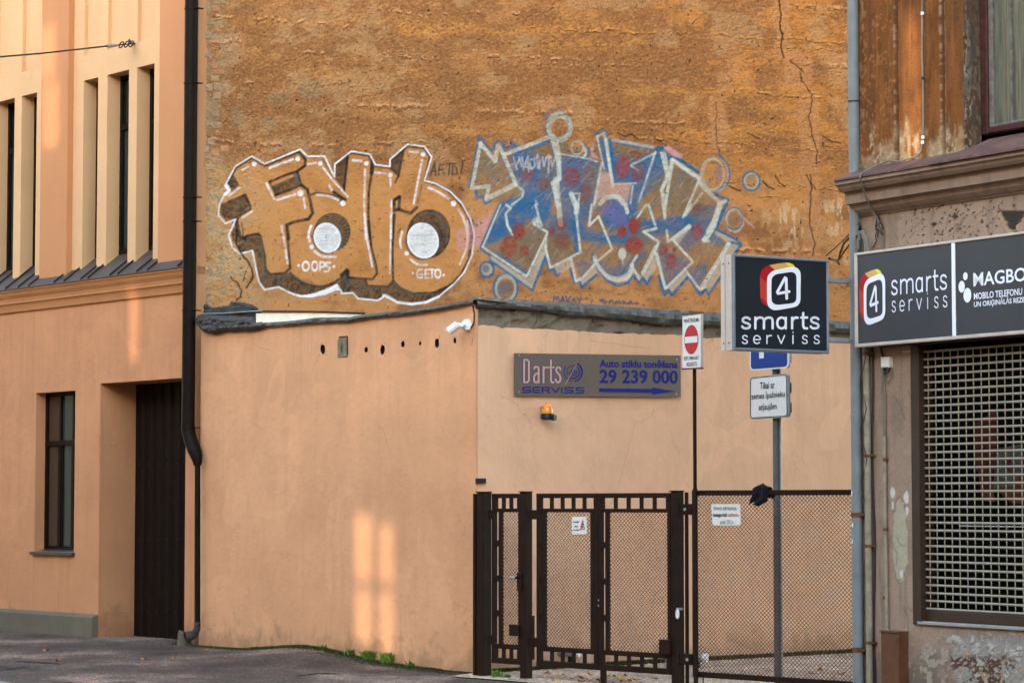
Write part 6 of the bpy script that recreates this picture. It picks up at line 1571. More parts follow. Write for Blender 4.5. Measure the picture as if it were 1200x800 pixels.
# ================================================================== RIGHT HOUSE
U0 = RF.U(1010.5)
rh = thing('shop_house', 'old brown and grey plastered house at right with cornice and rolled-down shop shutter', 'building', RF, 2.0, 0)
def px_grid(pl, us, zs):
    UU, ZZ = np.meshgrid(us, zs)
    wx = pl.o[0]+pl.d[0]*UU; wy = pl.o[1]+pl.d[1]*UU; f = wy*CP+(ZZ-EYE)*SP
    return UU, ZZ, CX+F_PX*wx/f, 400-F_PX*(-wy*SP+(ZZ-EYE)*CP)/f
zs0, zs1 = RF.Z(1084, 727), RF.Z(1078, 404)                 # shutter opening
us0 = (RF.U(1072) + RF.U(1077))/2; us1 = us0 + 2.45
zc_top, zc_bot = 4.40, 4.06
def right_lower():
    us = np.concatenate([np.arange(U0, us0, 0.0105), np.arange(us0, 2.62, 0.0125), np.arange(2.66, us1-0.02, 0.05), [us1], np.arange(us1+0.04, us1+2.5, 0.04), [9.0]])
    zs = np.concatenate([[-0.35, -0.1], np.arange(0.02, zs0, 0.0085), [zs0], np.arange(zs0+0.0085, zs1, 0.0085), [zs1], np.arange(zs1+0.0085, zc_bot+0.1, 0.0085)])
    UU, ZZ, X, Y = px_grid(RF, us, zs)
    base = np.array((0.345, 0.240, 0.178)); c = base*np.ones(X.shape+(1,))
    h = np.zeros_like(X)
    n1 = fbm(X/40, Y/60, 4, 1); n2 = fbm(X/16, Y/22, 5, 4); n3 = fbm(X/5, Y/7, 4, 6); n4 = fbm(X/2.2, Y/3, 3, 8)
    p = Paint(X, Y, c); p.wear = np.zeros_like(X)
    p.mix(sst(n1, .45, .7)*.5, base*0.80); p.mix(sst(n2, .52, .72)*.35, base*1.25); p.mix(sst(fbm(X/6, Y/70, 4, 3), .52, .75)*.45, np.array((0.17, 0.125, 0.095)))
    p.mix(sst(X, 1040, 1075)*0 + sst(n3, .62, .72)*.3, np.array((0.30, 0.245, 0.19)))
    # darker tone and bare render near the ground
    low = sst(Y + 55*(n2-.5)*2, 735, 800)
    p.mix(low*.75, np.array((0.16, 0.125, 0.10))*(0.7+0.6*n3)[..., None])
    m = sst(n3*0.6+n2*0.4, .50, .56)*sst(Y, 725, 770)*sst(X, 1045, 1070); p.mix(m*.85, np.array((0.36, 0.30, 0.24))); h += 0.004*m
    # big peeled area at the right bottom
    e = 22*(n2-.5)+12*(n3-.5)
    peel = sst(X+e, 1112, 1120)*sst(Y+e*1.1-0.00*(X-1160)**2, 752-14, 760-10)*(1-0.0*X)
    peel = np.maximum(peel, np.exp(-(((X-1170)/26)**2+((Y-755)/14)**2)**2))
    p.mix(peel*.9, np.array((0.30, 0.275, 0.25))*(0.7+0.6*n4)[..., None]); h -= 0.006*peel
    br = sst(n2*0.5+n3*0.5, .50, .535)*sst(Y+e, 768, 776)*sst(X+e, 1112, 1120)
    p.mix(br*.95, np.array((0.105, 0.048, 0.030))*(0.6+0.8*n4)[..., None]); h -= 0.012*br
    tn = sst(fbm(X/9, Y/9, 3, 9), .60, .66)*sst(Y+e, 760, 770)*sst(X, 1112, 1120); p.mix(tn*.85, np.array((0.42, 0.26, 0.16)))
    wt = sst(n3, .60, .64)*peel; p.mix(wt*.8, np.array((0.48, 0.44, 0.39))); h += 0.004*wt
    # pale filled patch beside the conduit
    d = np.sqrt(((X-1054.5-0.012*(Y-620))/(9.5+3*(n2-.5)))**2+((Y-633)/52)**2) + .35*(n3-.5)
    m = 1-sst(d, .88, 1.0); p.mix(m*.92, np.array((0.40, 0.355, 0.26))*(0.85+.3*n2)[..., None]); ed = np.exp(-((d-.97)/.05)**2); p.mix(ed*.5, np.array((0.15, 0.11, 0.08))); h -= .004*m
    for cx, cy, rx, ry in ((1046,577,3,7), (1062,583,3,8), (1063,598,2,6), (1046,592,1.6,5), (1056,672,2,5)):
        m = (1-sst(((X-cx)/rx)**2+((Y-cy)/ry)**2+.9*(n4-.5), .7, 1.0)); p.mix(m*.9, np.array((0.62, 0.60, 0.58)))
    # chips and pits of the frieze
    m = sst(fbm(X/3.0, Y/3.2, 3, 2), .70, .75)*(1-sst(Y, 300, 330))*sst(X, 1040, 1080); p.mix(m*.85, np.array((0.06, 0.04, 0.03))); h -= 0.008*m
    for cx, cy, w_ in ((1118,254,4.5), (1094,263,3.5), (1150,260,2.6), (1072,245,3), (1104,240,2.2)):
        m = (1-sst(np.abs(X-cx)/w_+np.abs(Y-cy)/(w_*.9)+1.6*(n4-.5), .8, 1.1)); p.mix(m*.9, np.array((0.045, 0.03, 0.022))); h -= 0.01*m
    # triangular broken spot
    t_ = (1-sst(np.abs(X-1186)-((272-Y)*0.62+1)+6*(n4-.5), -1, 1))*sst(Y, 246, 249)*(1-sst(Y, 268, 271)); p.mix(t_*.95, np.array((0.03, 0.028, 0.024))); h -= 0.014*t_
    ed = np.exp(-((np.abs(X-1186)-((272-Y)*0.62+1))/1.6)**2)*sst(Y, 244, 247)*(1-sst(Y, 270, 273)); p.mix(ed*.7*sst(n4, .4, .6), np.array((0.50, 0.36, 0.16)))
    # hairline cracks
    r = random.Random(6)
    for k in range(26):
        x, y = r.uniform(1030, 1200), r.choice([r.uniform(238, 290), r.uniform(440, 720)]); pts = [(x, y)]
        if y > 300: x = r.uniform(1030, 1068); pts = [(x, y)]
        a = r.choice([r.uniform(1.2, 1.9), r.uniform(-.4, .6)])
        for i in range(r.randint(5, 12)): a += r.uniform(-.5, .5); x += 3*math.cos(a)*.6; y += 3*math.sin(a); pts.append((x, y))
        p.stroke(pts, .7, (0.07, 0.05, 0.04), .55, soft=.5, wear=0)
    h += 0.004*(n3-.5)+0.010*(n1-.5)
    Um = (UU[:-1, :-1]+UU[1:, 1:])/2; Zm = (ZZ[:-1, :-1]+ZZ[1:, 1:])/2
    keep = ~((Um > us0) & (Um < us1) & (Zm > zs0) & (Zm < zs1))
    edge = (UU > 2.7) | (ZZ < 0); h = np.where(edge, 0, h)
    grid_mesh('lower_wall', RF, us, zs, p.c, h, M['rplaster'], rh, keep)
def right_upper():
    uw0 = RF.U(1135)
    us = np.concatenate([np.arange(U0, uw0, 0.0105), [uw0]]); zs = np.concatenate([np.arange(4.30, 5.95, 0.0085), np.arange(5.98, 8.0, 0.03), [9.5]])
    UU, ZZ, X, Y = px_grid(RF, us, zs)
    Xr = X - (Y-100)*0.006                                   # groove coordinates, straight in the wall
    base = np.array((0.165, 0.062, 0.016)); c = base*np.ones(X.shape+(1,)); p = Paint(X, Y, c)
    n1 = fbm(X/25, Y/120, 4, 1); n2 = fbm(X/7, Y/22, 5, 4); n3 = fbm(X/3, Y/5, 4, 6); n5 = fbm(X/4, Y/60, 4, 2)
    p.mix(sst(n1, .40, .65)*.7, np.array((0.21, 0.070, 0.018))); p.mix(sst(n2, .52, .7)*.5, np.array((0.095, 0.034, 0.012)))
    p.mix(sst(n5, .52, .68)*.45, np.array((0.29, 0.105, 0.026))); p.mix(sst(n5, .30, .45)*0 + sst(fbm(X/5, Y/80, 4, 9), .55, .7)*.5, np.array((0.10, 0.048, 0.024)))
    p.mix(sst(n3, .60, .68)*.6*(1-sst(X, 1045, 1055)), np.array((0.33, 0.14, 0.045)))
    lowm = sst(Y + 40*(n2-.5)*2, 145, 172)
    p.mix(lowm*.70*sst(n2, .35, .6), np.array((0.42, 0.29, 0.165))); p.mix(sst(Y+24*(n3-.5)*2, 178, 196)*.6, np.array((0.15, 0.10, 0.065)))
    p.mix(sst(n3, .60, .66)*lowm*.6, np.array((0.50, 0.40, 0.27)))
    h = 0.004*(n3-.5)+0.008*(n1-.5)
    gs = [RF.U(1055.5), RF.U(1110)]
    for g_, w_ in ((gs[0], 0.024), (gs[1], 0.022)):
        d = np.abs(UU-g_); m = np.exp(-(d/w_)**4); h -= 0.028*m; p.mix(m*.55, np.array((0.085, 0.05, 0.03)))
        m2 = np.exp(-((d-w_*1.15)/0.006)**2)*sst(n3, .48, .6); p.mix(m2*.7, np.array((0.40, 0.31, 0.20)))
    # lesene between the grooves swells a little
    t_ = np.clip((UU-gs[0])/(gs[1]-gs[0]), 0, 1); h += 0.012*np.sin(np.pi*t_)**.5
    m = np.exp(-((X-1134)/3.0)**2)*sst(n3, .42, .55); p.mix(m*.8, np.array((0.40, 0.33, 0.24)))
    m = np.exp(-((X-1010)/3.0)**2)*sst(n3, .45, .6); p.mix(m*.6, np.array((0.34, 0.20, 0.10)))
    grid_mesh('upper_wall', RF, us, zs, p.c, h, M['rplaster'], rh)
    # dirty reveal
    ys = np.arange(0, 0.19, 0.008); zs2 = np.concatenate([np.arange(4.45, 5.95, 0.0085), np.arange(5.98, 8.0, 0.03), [9.5]])
    YY, ZZ = np.meshgrid(ys, zs2); n3 = fbm(YY*60, ZZ*25, 4, 3); n2 = fbm(YY*20, ZZ*6, 4, 5)
    col = np.array((0.10, 0.055, 0.03))*np.ones(YY.shape+(1,)); q = Paint(YY, ZZ, col)
    q.mix(sst(n3*.5+n2*.5, .45, .58)*(1-sst(YY, .03, .10)+.3)*(1-sst(ZZ, 5.1, 5.8)*.6), np.array((0.34, 0.30, 0.24))); q.mix(sst(n2, .5, .65)*.7, np.array((0.055, 0.042, 0.036)))
    pln, org = origin_of(rh)
    me = bpy.data.meshes.new('window_reveal'); nz_, ny = YY.shape
    vs = [(uw0-org[0]+0.001, YY[i, j]-0.0, ZZ[i, j]-org[2]) for i in range(nz_) for j in range(ny)]
    me.from_pydata(vs, [], [(i*ny+j, i*ny+j+1, (i+1)*ny+j+1, (i+1)*ny+j) for i in range(nz_-1) for j in range(ny-1)])
    ca = me.color_attributes.new(name='Col', type='FLOAT_COLOR', domain='POINT'); ca.data.foreach_set('color', np.concatenate([q.c.reshape(-1, 3), np.ones((nz_*ny, 1))], 1).astype(np.float32).ravel())
    me.materials.append(M['rplaster']); o = link(bpy.data.objects.new('window_reveal', me)); o.parent = rh
    return uw0
M['rplaster'] = vcol_mat('old_house_plaster', 0.45, grain=60)
right_lower(); uw0 = right_upper()
mb = MB(); mb.box(uw0+1.35, 34, 0, 0.4, 4.3, 15); mb.box(9.0, 34, 0.001, 0.4, -0.3, 4.3); mb.box(U0+0.01, 34, 0.5, 0.6, -0.3, 15); mb.box(uw0+0.01, uw0+1.34, 0.02, 0.4, 7.2, 15); mb.box(U0, uw0, 0.0, 0.4, 9.501, 15)
mb.build('wall_body', M['corn_right'], rh)
mb = MB(); mb.box(U0, U0+0.02, 0.02, 9, -0.3, 15); mb.build('side_wall', M['corn_right'], rh)
# upper window
uwf = RF.U(1155, 0.17); zsl = RF.Z(1170, 152, 0.17)
mb = MB(); y = 0.17
mb.bbox(uw0, uw0+0.085, y, y+0.08, zsl-0.02, 7.2, 0.01); mb.bbox(uw0+0.085, uw0+1.34, y, y+0.08, zsl-0.02, zsl+0.03, 0.01); mb.bbox(uw0+1.28, uw0+1.35, y, y+0.08, zsl, 7.2)
wf = mb.build('window_frame', M['red_wood'], rh)
mb = MB(); mb.bbox(uw0+0.085, uw0+0.135, y+0.015, y+0.07, zsl+0.03, 7.2, 0.008); mb.bbox(uw0+0.34-0.012, uw0+0.34+0.012, y+0.02, y+0.07, zsl+0.03, 7.2, 0.004); mb.bbox(uw0+0.135, uw0+1.28, y+0.018, y+0.07, zsl+0.03, zsl+0.055, 0.006)
mb.build('casement', M['grey_wood'], wf)
m, t, b = base_mat('old_pane'); M['old_pane'] = m
b.inputs['Base Color'].default_value = (0.10, 0.105, 0.075, 1); b.inputs['Roughness'].default_value = 0.12; b.inputs['Specular IOR Level'].default_value = 0.4
nz = noise(t, 6, 4, 0.6, stretch=(9, 1, 0.5)); t.links.new(ramp(t, nz, [(0.3, (0.055,0.06,0.045)), (0.7, (0.17,0.165,0.12))]), b.inputs['Base Color'])
for a, b_ in ((uw0+0.13, uw0+0.33), (uw0+0.35, uw0+1.28)):
    mb = MB(); mb.box(a, b_, y+0.045, y+0.05, zsl+0.05, 7.2); mb.build('pane', M['old_pane'], wf)
# sheet apron over the cornice
zf = RF.Z(981, 210, -0.27); zw = RF.Z(1060, 189, 0)
def apr(y): return zf + (y+0.27)*(zw-zf)/0.27
mb = MB(); mb.profile([(-0.27, zf-0.016), (-0.27, zf), (0.30, apr(0.30)), (0.30, zf-0.016)], U0-0.01, 9.0)
mb.build('sheet_metal_apron', M['apron_red'], rh)
ua_ = RF.U(1093, -0.27)
mb = MB(); mb.add([(ua_, -0.285, zf+0.004), (9.0, -0.285, zf+0.004), (9.0, 0.16, apr(0.16)+0.03), (ua_+0.26, 0.0, apr(0)+0.03), (ua_+0.22, 0.16, apr(0.16)+0.03),
                   (ua_, -0.285, zf-0.014), (9.0, -0.285, zf-0.014), (9.0, 0.16, apr(0.16)), (ua_+0.26, 0.0, apr(0)), (ua_+0.22, 0.16, apr(0.16))], [(0,1,2,4,3), (0,5,6,1), (0,3,8,5), (3,4,9,8)])
mb.build('overlapping_sheet', M['apron_red'], rh)
zt = zf-0.018; k1 = RF.Z(993, 226, -0.15)-zt; k2 = RF.Z(996, 239.5, -0.125)-zt; k3 = RF.Z(1009, 254, -0.01)-zt
prof = [(-0.255, zt), (-0.258, zt-0.03), (-0.235, zt-0.038), (-0.225, zt-0.06), (-0.20, zt-0.085), (-0.185, zt+k1+0.02), (-0.175, zt+k1+0.015), (-0.175, zt+k1), (-0.150, zt+k1-0.003), (-0.148, zt+k2+0.004), (-0.152, zt+k2),
        (-0.105, zt+k2-0.004), (-0.10, zt+k2-0.02), (-0.085, zt+k2-0.05), (-0.05, zt+k2-0.078), (-0.022, zt+k3+0.008), (-0.02, zt+k3), (0.05, zt+k3), (0.05, zt)]
mb = MB(); mb.profile(prof, U0-0.012, 9.0); mb.build('cornice', M['corn_right'], rh)

# ------------------------------------------------------------------ roller shutter
ys = 0.045
fr = []
mb = MB(); mb.bbox(us0-0.045, us0+0.055, -0.02, 0.13, zs0-0.03, zs1, 0.006); sf = mb.build('shutter_frame', M['shutter_frame'], rh)
mb = MB(); mb.bbox(us1-0.055, us1+0.045, -0.02, 0.13, zs0-0.03, zs1, 0.006); mb.build('side_channel', M['shutter_frame'], sf)
mb = MB(); mb.bbox(us0-0.35, us1+0.1, -0.10, 0.13, zs1+0.001, zs1+0.25, 0.006); mb.build('shutter_housing', M['shutter_frame'], sf)
mb = MB(); mb.box(us0-0.15, us0-0.02, -0.012, 0.02, zs1-0.055, zs1-0.04); mb.build('ledge', M['alu'], sf)
mb = MB(); mb.bbox(us0+0.05, us1-0.05, 0.03, 0.06, zs0, zs0+0.085, 0.006); mb.build('bottom_bar', M['shutter_frame'], sf)
mb = MB(); mb.bbox(us0+0.02, us1, -0.03, 0.05, zs0-0.03, zs0-0.006, 0.004); mb.build('threshold_strip', M['galv'], sf)
pitch = 0.0632; a, b_ = us0+0.058, us1-0.055
rsh = None; zc = zs0+0.085+0.012; nsl = int((zs1-zc)/pitch)+1
pr = [(ys+0.010*math.cos(k*math.tau/8), 0.0098*math.sin(k*math.tau/8)) for k in range(8)]
rsh = link(bpy.data.objects.new('roller_shutter', None)); rsh.parent = rh
first = None
for i in range(nsl):
    z_ = zc + i*pitch
    if first is None:
        mb = MB(); mb.profile([(p_[0], p_[1]+z_) for p_ in pr], a, b_); first = mb.build('slat', M['shutter'], rh, smooth=True); first.parent = rsh
        zz0 = z_
    else:
        o = link(bpy.data.objects.new('slat', first.data)); o.parent = rsh; o.location = (0, 0, z_-zz0)
mb = MB(); ncol = int((b_-a)/0.0905)
for i in range(nsl-1):
    for j in range(ncol):
        u = a+0.05+j*0.0905; z_ = zc+i*pitch
        mb.tube([(u-0.004, ys-0.002, z_+0.006), (u+0.004, ys-0.007, z_+pitch*.35), (u+0.004, ys-0.007, z_+pitch*.65), (u-0.004, ys-0.002, z_+pitch-0.006)], 0.0050, 5, cap=False)
lk = mb.build('link', M['shutter_link'], rh, smooth=True, kind='stuff'); lk.parent = rsh
# dark shop window behind, with stuck-on posters
mb = MB(); mb.box(us0, us1, 0.22, 0.25, zs0-0.02, zs1+0.02); sw = mb.build('shop_window', M['shop_glass'], rh)
def stick(pts, m_, y_=0.216): 
    mb = MB(); mb.add([(RF.U(p_[0], y_), y_, RF.Z(p_[0], p_[1], y_)) for p_ in pts], [tuple(range(len(pts)))]); mb.build('sticker', m_, sw)
M['poster_red'] = painted('poster_red', (0.055, 0.004, 0.005), 0.5, var=0.2, bmp=0); M['poster_grey'] = painted('poster_grey', (0.055, 0.055, 0.055), 0.5, var=0.6, bmp=0, scale=25); M['poster_orange'] = painted('poster_orange', (0.09, 0.018, 0.004), 0.5, var=0.4, bmp=0)
stick([(1141,497),(1168,480),(1168,548),(1144,552)], M['poster_red']); stick([(1145,530),(1160,532),(1166,588),(1150,586)], M['poster_orange']); stick([(1152,545),(1166,542),(1160,575),(1153,572)], M['poster_red'], 0.2145)
stick([(1168,525),(1200,520),(1200,572),(1164,574)], M['poster_grey']); stick([(1166,572),(1184,570),(1200,590),(1186,590)], M['poster_orange'], 0.2145); stick([(1176,540),(1186,536),(1184,556)], M['poster_red'], 0.214); stick([(1192,556),(1215,552),(1215,588),(1190,588)], M['poster_orange'], 0.2135)
# thin white price-frame drawn on the glass
for pts in ([(1124,594),(1200,593)], [(1124,594),(1124,616),(1200,617)]):
    mb = MB(); mb.tube([(RF.U(p_[0], .21), .21, RF.Z(p_[0], p_[1], .21)) for p_ in pts], 0.005, 4); mb.build('frame_line', M['letter_white'], sw)

# ================================================================== FASCIA SIGN
YF = -0.17
fs_ = thing('fascia_sign', 'long dark grey illuminated fascia sign with pale frame above the shop shutter', 'sign', RF, RF.U(1060, YF), 3.0, YF)
u0 = RF.U(1003, YF); zt_ = (RF.Z(1003, 297, YF)+RF.Z(1200, 270, YF))/2; zb_ = (RF.Z(1003, 407, YF)+RF.Z(1200, 391, YF))/2
u1 = u0+3.4; ud = RF.U(1119.5, YF)
mb = MB(); mb.box(u0+0.004, u1-0.004, YF+0.02, -0.005, zb_+0.004, zt_-0.004); mb.build('box_case', M['alu'], fs_)
fwid = 0.022
for nm, q_ in (('frame_bar', (u0, u1, zt_-fwid, zt_)), ('frame_bar', (u0, u1, zb_, zb_+fwid*1.3)), ('frame_bar', (u0, u0+0.034, zb_+fwid*1.3, zt_-fwid)), ('frame_bar', (u1-0.034, u1, zb_+fwid*1.3, zt_-fwid)), ('divider', (ud-0.018, ud+0.018, zb_+fwid*1.3, zt_-fwid))):
    mb = MB(); mb.bbox(q_[0], q_[1], YF, YF+0.03, q_[2], q_[3], 0.004); mb.build(nm, M['letter_white'] if nm == 'divider' else M['alu'], fs_)
for a_, b2 in ((u0+0.034, ud-0.018), (ud+0.018, u1-0.034)):
    n_ = 26; g = []
    for i in range(11):
        g.append([(a_+(b2-a_)*j/n_, YF+0.012+0.0025*(float(fbm(np.array(j*.8+a_), np.array(i*.7), 3, 3))-.5), zb_+fwid*1.3+(zt_-zb_-fwid*2.3)*i/10) for j in range(n_+1)])
    mb = MB(); mb.sheet(g); mb.build('face_panel', M['sign_dark2'], fs_, smooth=True)
yt = YF+0.008
def logo(f, y, parent):
    """square ring with a 4, its side faces in red, orange, gold and yellow; drawn on a 862 x 800 sheet"""
    P_ = lambda pts, m_, nm, dy=0.0: put_poly(pts, f, y+dy, m_, parent, nm)
    L_ = [(372,128),(345,140),(318,165),(307,200),(306,215),(356,255),(358,225),(368,195),(385,175),(412,160)]
    P_(L_, M['logo_red'], 'emblem'); P_([(306,215),(308,360),(358,408),(356,255)], M['logo_orange'], 'emblem'); P_([(308,360),(315,390),(330,405),(385,440),(365,425),(358,400)], M['logo_red'], 'emblem')
    P_([(372,128),(440,115),(484,110),(520,140),(420,158),(412,160)], M['logo_gold'], 'emblem'); P_([(484,110),(515,110),(545,122),(560,140),(520,140)], M['logo_yellow'], 'emblem')
    outer = catmull([(356,240),(362,205),(385,178),(415,162),(470,150),(535,139),(570,146),(592,168),(600,200),(599,300),(598,380),(585,410),(560,428),(490,442),(420,452),(388,445),(366,425),(357,395),(356,300),(356,240)], 3)[:-1]
    inner = catmull([(388,250),(392,220),(410,200),(430,192),(480,184),(530,177),(555,186),(568,210),(569,290),(568,370),(558,392),(535,402),(480,409),(430,413),(405,405),(390,385),(387,320),(388,250)], 3)[:-1]
    n = len(outer); m_ = len(inner)
    mb = MB(); O = [f(*p_) for p_ in outer]; I = [f(*p_) for p_ in inner]; k = min(n, m_)
    O = [f(*outer[int(i*n/60) % n]) for i in range(60)]; 
    # match by angle
    cx, cy = 478, 296
    def at_ang(poly, a):
        best = None
        for (x1, y1), (x2, y2) in zip(poly, poly[1:]+poly[:1]):
            dx, dy = math.cos(a), math.sin(a); ex, ey = x2-x1, y2-y1; den = dx*ey-dy*ex
            if abs(den) < 1e-9: continue
            t_ = ((x1-cx)*ey-(y1-cy)*ex)/den; s_ = ((x1-cx)*dy-(y1-cy)*dx)/den
            if t_ > 0 and -1e-6 <= s_ <= 1+1e-6 and (best is None or t_ > best): best = t_
        return (cx+best*math.cos(a), cy+best*math.sin(a)) if best else (cx, cy)
    A_ = [i*math.tau/72+0.01 for i in range(72)]
    vs = [f(*at_ang(outer, a)) for a in A_]+[f(*at_ang(inner, a)) for a in A_]
    mb.add([(p_[0], y-0.001, p_[1]) for p_ in vs], [(i, (i+1) % 72, 72+(i+1) % 72, 72+i) for i in range(72)]); mb.build('emblem', M['letter_white'], parent)
    put_stroke([(498,368),(494,225),(486,218),(430,322),(436,332),(515,318)], 20, f, y-0.001, M['letter_white'], parent, 'emblem')
SM = dict(
 s=[[(0.92,0.16),(0.72,0.03),(0.4,0.0),(0.12,0.12),(0.12,0.34),(0.4,0.48),(0.7,0.55),(0.92,0.70),(0.86,0.92),(0.5,1.0),(0.2,0.96),(0.02,0.82)]],
 m=[[(0.05,1.0),(0.05,0.0)],[(0.05,0.32),(0.15,0.08),(0.30,0.0),(0.43,0.06),(0.5,0.3),(0.5,1.0)],[(0.5,0.32),(0.6,0.08),(0.76,0.0),(0.9,0.06),(0.96,0.3),(0.96,1.0)]],
 a=[[(0.95,0.02),(0.95,1.0)],[(0.95,0.45),(0.88,0.15),(0.5,0.0),(0.15,0.15),(0.03,0.5),(0.15,0.86),(0.5,1.0),(0.85,0.86),(0.95,0.55)]],
 r=[[(0.1,1.0),(0.1,0.0)],[(0.1,0.42),(0.25,0.14),(0.6,0.0),(0.95,0.02)]],
 t=[[(0.3,-0.42),(0.3,0.75),(0.45,0.97),(0.9,1.0)],[(0.0,0.0),(0.9,0.0)]],
 e=[[(0.06,0.5),(0.96,0.5),(0.9,0.2),(0.5,0.0),(0.15,0.15),(0.03,0.5),(0.15,0.86),(0.5,1.0),(0.88,0.88)]],
 v=[[(0.0,0.0),(0.48,1.0),(0.96,0.0)]],
 i=[[(0.5,0.0),(0.5,1.0)],[(0.5,-0.40),(0.5,-0.36)]])
def rword(letters, ytop, ybot, f, y, parent, w):
    for ch, x0, x1 in letters:
        for st in SM[ch]:
            pts = [(x0+(x1-x0)*a_, ytop+(ybot-ytop)*b2) for a_, b2 in st]
            if len(pts) > 4: pts = catmull(pts, 4)
            put_stroke(pts, w, f, y, M['letter_white'], parent)
smarts = [('s',178,238),('m',266,402),('a',428,495),('r',533,580),('t',604,652),('s',672,735)]
serviss = [('s',180,218),('e',260,308),('r',352,390),('v',434,485),('i',520,568),('s',612,650),('s',698,738)]
# fascia: the same marks laid side by side
def f_lin(px4, y, W_, H_, pl): return quad_map(pl, y, px4, W_, H_)
fl = lambda x, yy: None
# logo box 306..600 x 108..455  ->  px 1009..1040 x ~316..381
zA = lambda px, py: RF.Z(px, py, yt)
lu0, lu1 = RF.U(1009.2, yt), RF.U(1039.8, yt); lz1 = (zA(1025, 315.3)); lz0 = (zA(1025, 380.5))
fL = lambda x, yy: (lu0+(x-306)/(600-306)*(lu1-lu0), lz1-(yy-108)/(455-108)*(lz1-lz0) )
logo(fL, yt, fs_)
su0, su1 = RF.U(1047.2, yt), RF.U(1112.2, yt)
zb1 = (zA(1047, 345.5)+zA(1112, 339.3))/2; xh = zb1 - (zA(1047, 327.5)+zA(1112, 321.5))/2
fM = lambda x, yy: (su0+(x-178)/(735-178)*(su1-su0), zb1+(yy-590)/(590-500)*xh)
rword(smarts, 505, 585, fM, yt, fs_, 13)
zb2 = (zA(1047, 365.5)+zA(1112, 360.0))/2; xh2 = zb2 - (zA(1047, 352)+zA(1112, 346.5))/2
fN = lambda x, yy: (su0+(x-178)/(735-178)*(su1-su0), zb2+(yy-697)/(697-632)*xh2)
rword(serviss, 634, 694, fN, yt, fs_, 7.5)
for cx, cy, rx, ry in ((1134.3, 323.3, 2.7, 4.6), (1129.8, 335.6, 3.7, 6.9), (1136.4, 345.6, 4.6, 8.6)):
    cu, cz = RF.U(cx, yt), zA(cx, cy); ru = RF.U(cx+rx, yt)-cu; rz = cz-zA(cx, cy+ry)
    mb = MB(); mb.add([(cu+ru*math.cos(k*math.tau/28), yt, cz+rz*math.sin(k*math.tau/28)) for k in range(28)], [tuple(range(28))]); mb.build('emblem', M['letter_white'], fs_)
def ftext(s, x0, x1, ytop, ybot, off, upto=None):
    """x1 = px where the part `upto` of s ends; the rest runs on"""
    r0, r1 = RF.U(x0, yt), RF.U(x1, yt); z1_, z0_ = zA(x0, ytop), zA(x0, ybot)
    if upto:
        va, _ = text_geo(upto, off); vb, _ = text_geo(s, off); wa = max(v[0] for v in va)-min(v[0] for v in va); wb = max(v[0] for v in vb)-min(v[0] for v in vb); r1 = r0+(r1-r0)*wb/wa
    text(s, (r0, r1, z0_, z1_), yt, M['letter_white'], fs_, offset=off)
ftext('MAGBO', 1143.6, 1206, 319.5, 335.5, 0.016)
ftext('MOBILO TELEFONU', 1144, 1201, 343.0, 350.8, 0.018)
ftext('UN ORIĢINĀLĀS REZERVES DAĻAS', 1144, 1201, 351.6, 361.4, 0.018, 'UN ORIĢINĀLĀS REZ')

# ================================================================== SQUARE PROJECTING SIGN
# stands square to the facade near its corner; its own plane runs along the facade's normal
ofs = 0.34
pA = RF.w(0.03, -ofs, 0)                                     # inner front edge
BS = Plane(pA.x, pA.y, RF.n[0], RF.n[1])
uR = BS.U(972.6); uL = BS.U(860.0); z1_ = (BS.Z(860, 301.8)+BS.Z(972, 300.6))/2; z0_ = (BS.Z(860, 412.8)+BS.Z(972, 411.8))/2
bs = thing('box_sign', 'square dark projecting box sign with grey frame, hanging in front of the ochre wall', 'sign', BS, (uL+uR)/2, z0_)
dp = 0.155
mb = MB(); mb.box(uL+0.003, uR-0.003, 0.02, dp-0.003, z0_+0.003, z1_-0.003); mb.build('case', M['alu_blue'], bs)
# side of pale aluminium profile with ribs
mb = MB()
for a_, b2, o_ in ((0.012, 0.055, 0.0), (0.060, 0.100, 0.006), (0.105, dp, 0.0)): mb.box(uL-0.006+o_, uL+0.004, a_, b2, z0_, z1_)
mb.build('side_profile', M['alu'], bs)
for zz_ in (z0_+0.06, z1_-0.075):
    for yy_ in (0.045, 0.115):
        mb = MB(); mb.tube([(uL-0.004, yy_, zz_), (uL-0.010, yy_, zz_)], 0.007, 8); mb.build('screw', M['rusty'], bs)
f_ = 0.022
for q_ in ((uL, uR, z1_-f_, z1_), (uL, uR, z0_, z0_+f_), (uL, uL+f_, z0_+f_, z1_-f_), (uR-f_, uR, z0_+f_, z1_-f_)):
    mb = MB(); mb.bbox(q_[0], q_[1], -0.012, 0.02, q_[2], q_[3], 0.005); mb.build('frame_bar', M['alu_blue'], bs)
mb = MB(); mb.box(uL+f_, uR-f_, 0.0, 0.006, z0_+f_, z1_-f_); mb.build('face_panel', M['sign_dark'], bs)
# sheet drawn at 862 x 800 over px 840..980 x 290..420
c_ = [BS.at(a_, b2, -0.004) for a_, b2 in ((840,290),(980,290),(980,420),(840,420))]
fB = quad_map(BS, -0.004, [(840,290),(980,290),(980,420),(840,420)], 862, 800)
logo(fB, -0.003, bs); rword(smarts, 505, 583, fB, -0.003, bs, 17); rword(serviss, 634, 692, fB, -0.003, bs, 9)
for zz_ in (z1_-0.16, z0_+0.12):
    mb = MB(); mb.bbox(uR, uR+ofs+0.02, 0.05, 0.10, zz_-0.02, zz_+0.02); mb.build('bracket', M['galv'], bs)

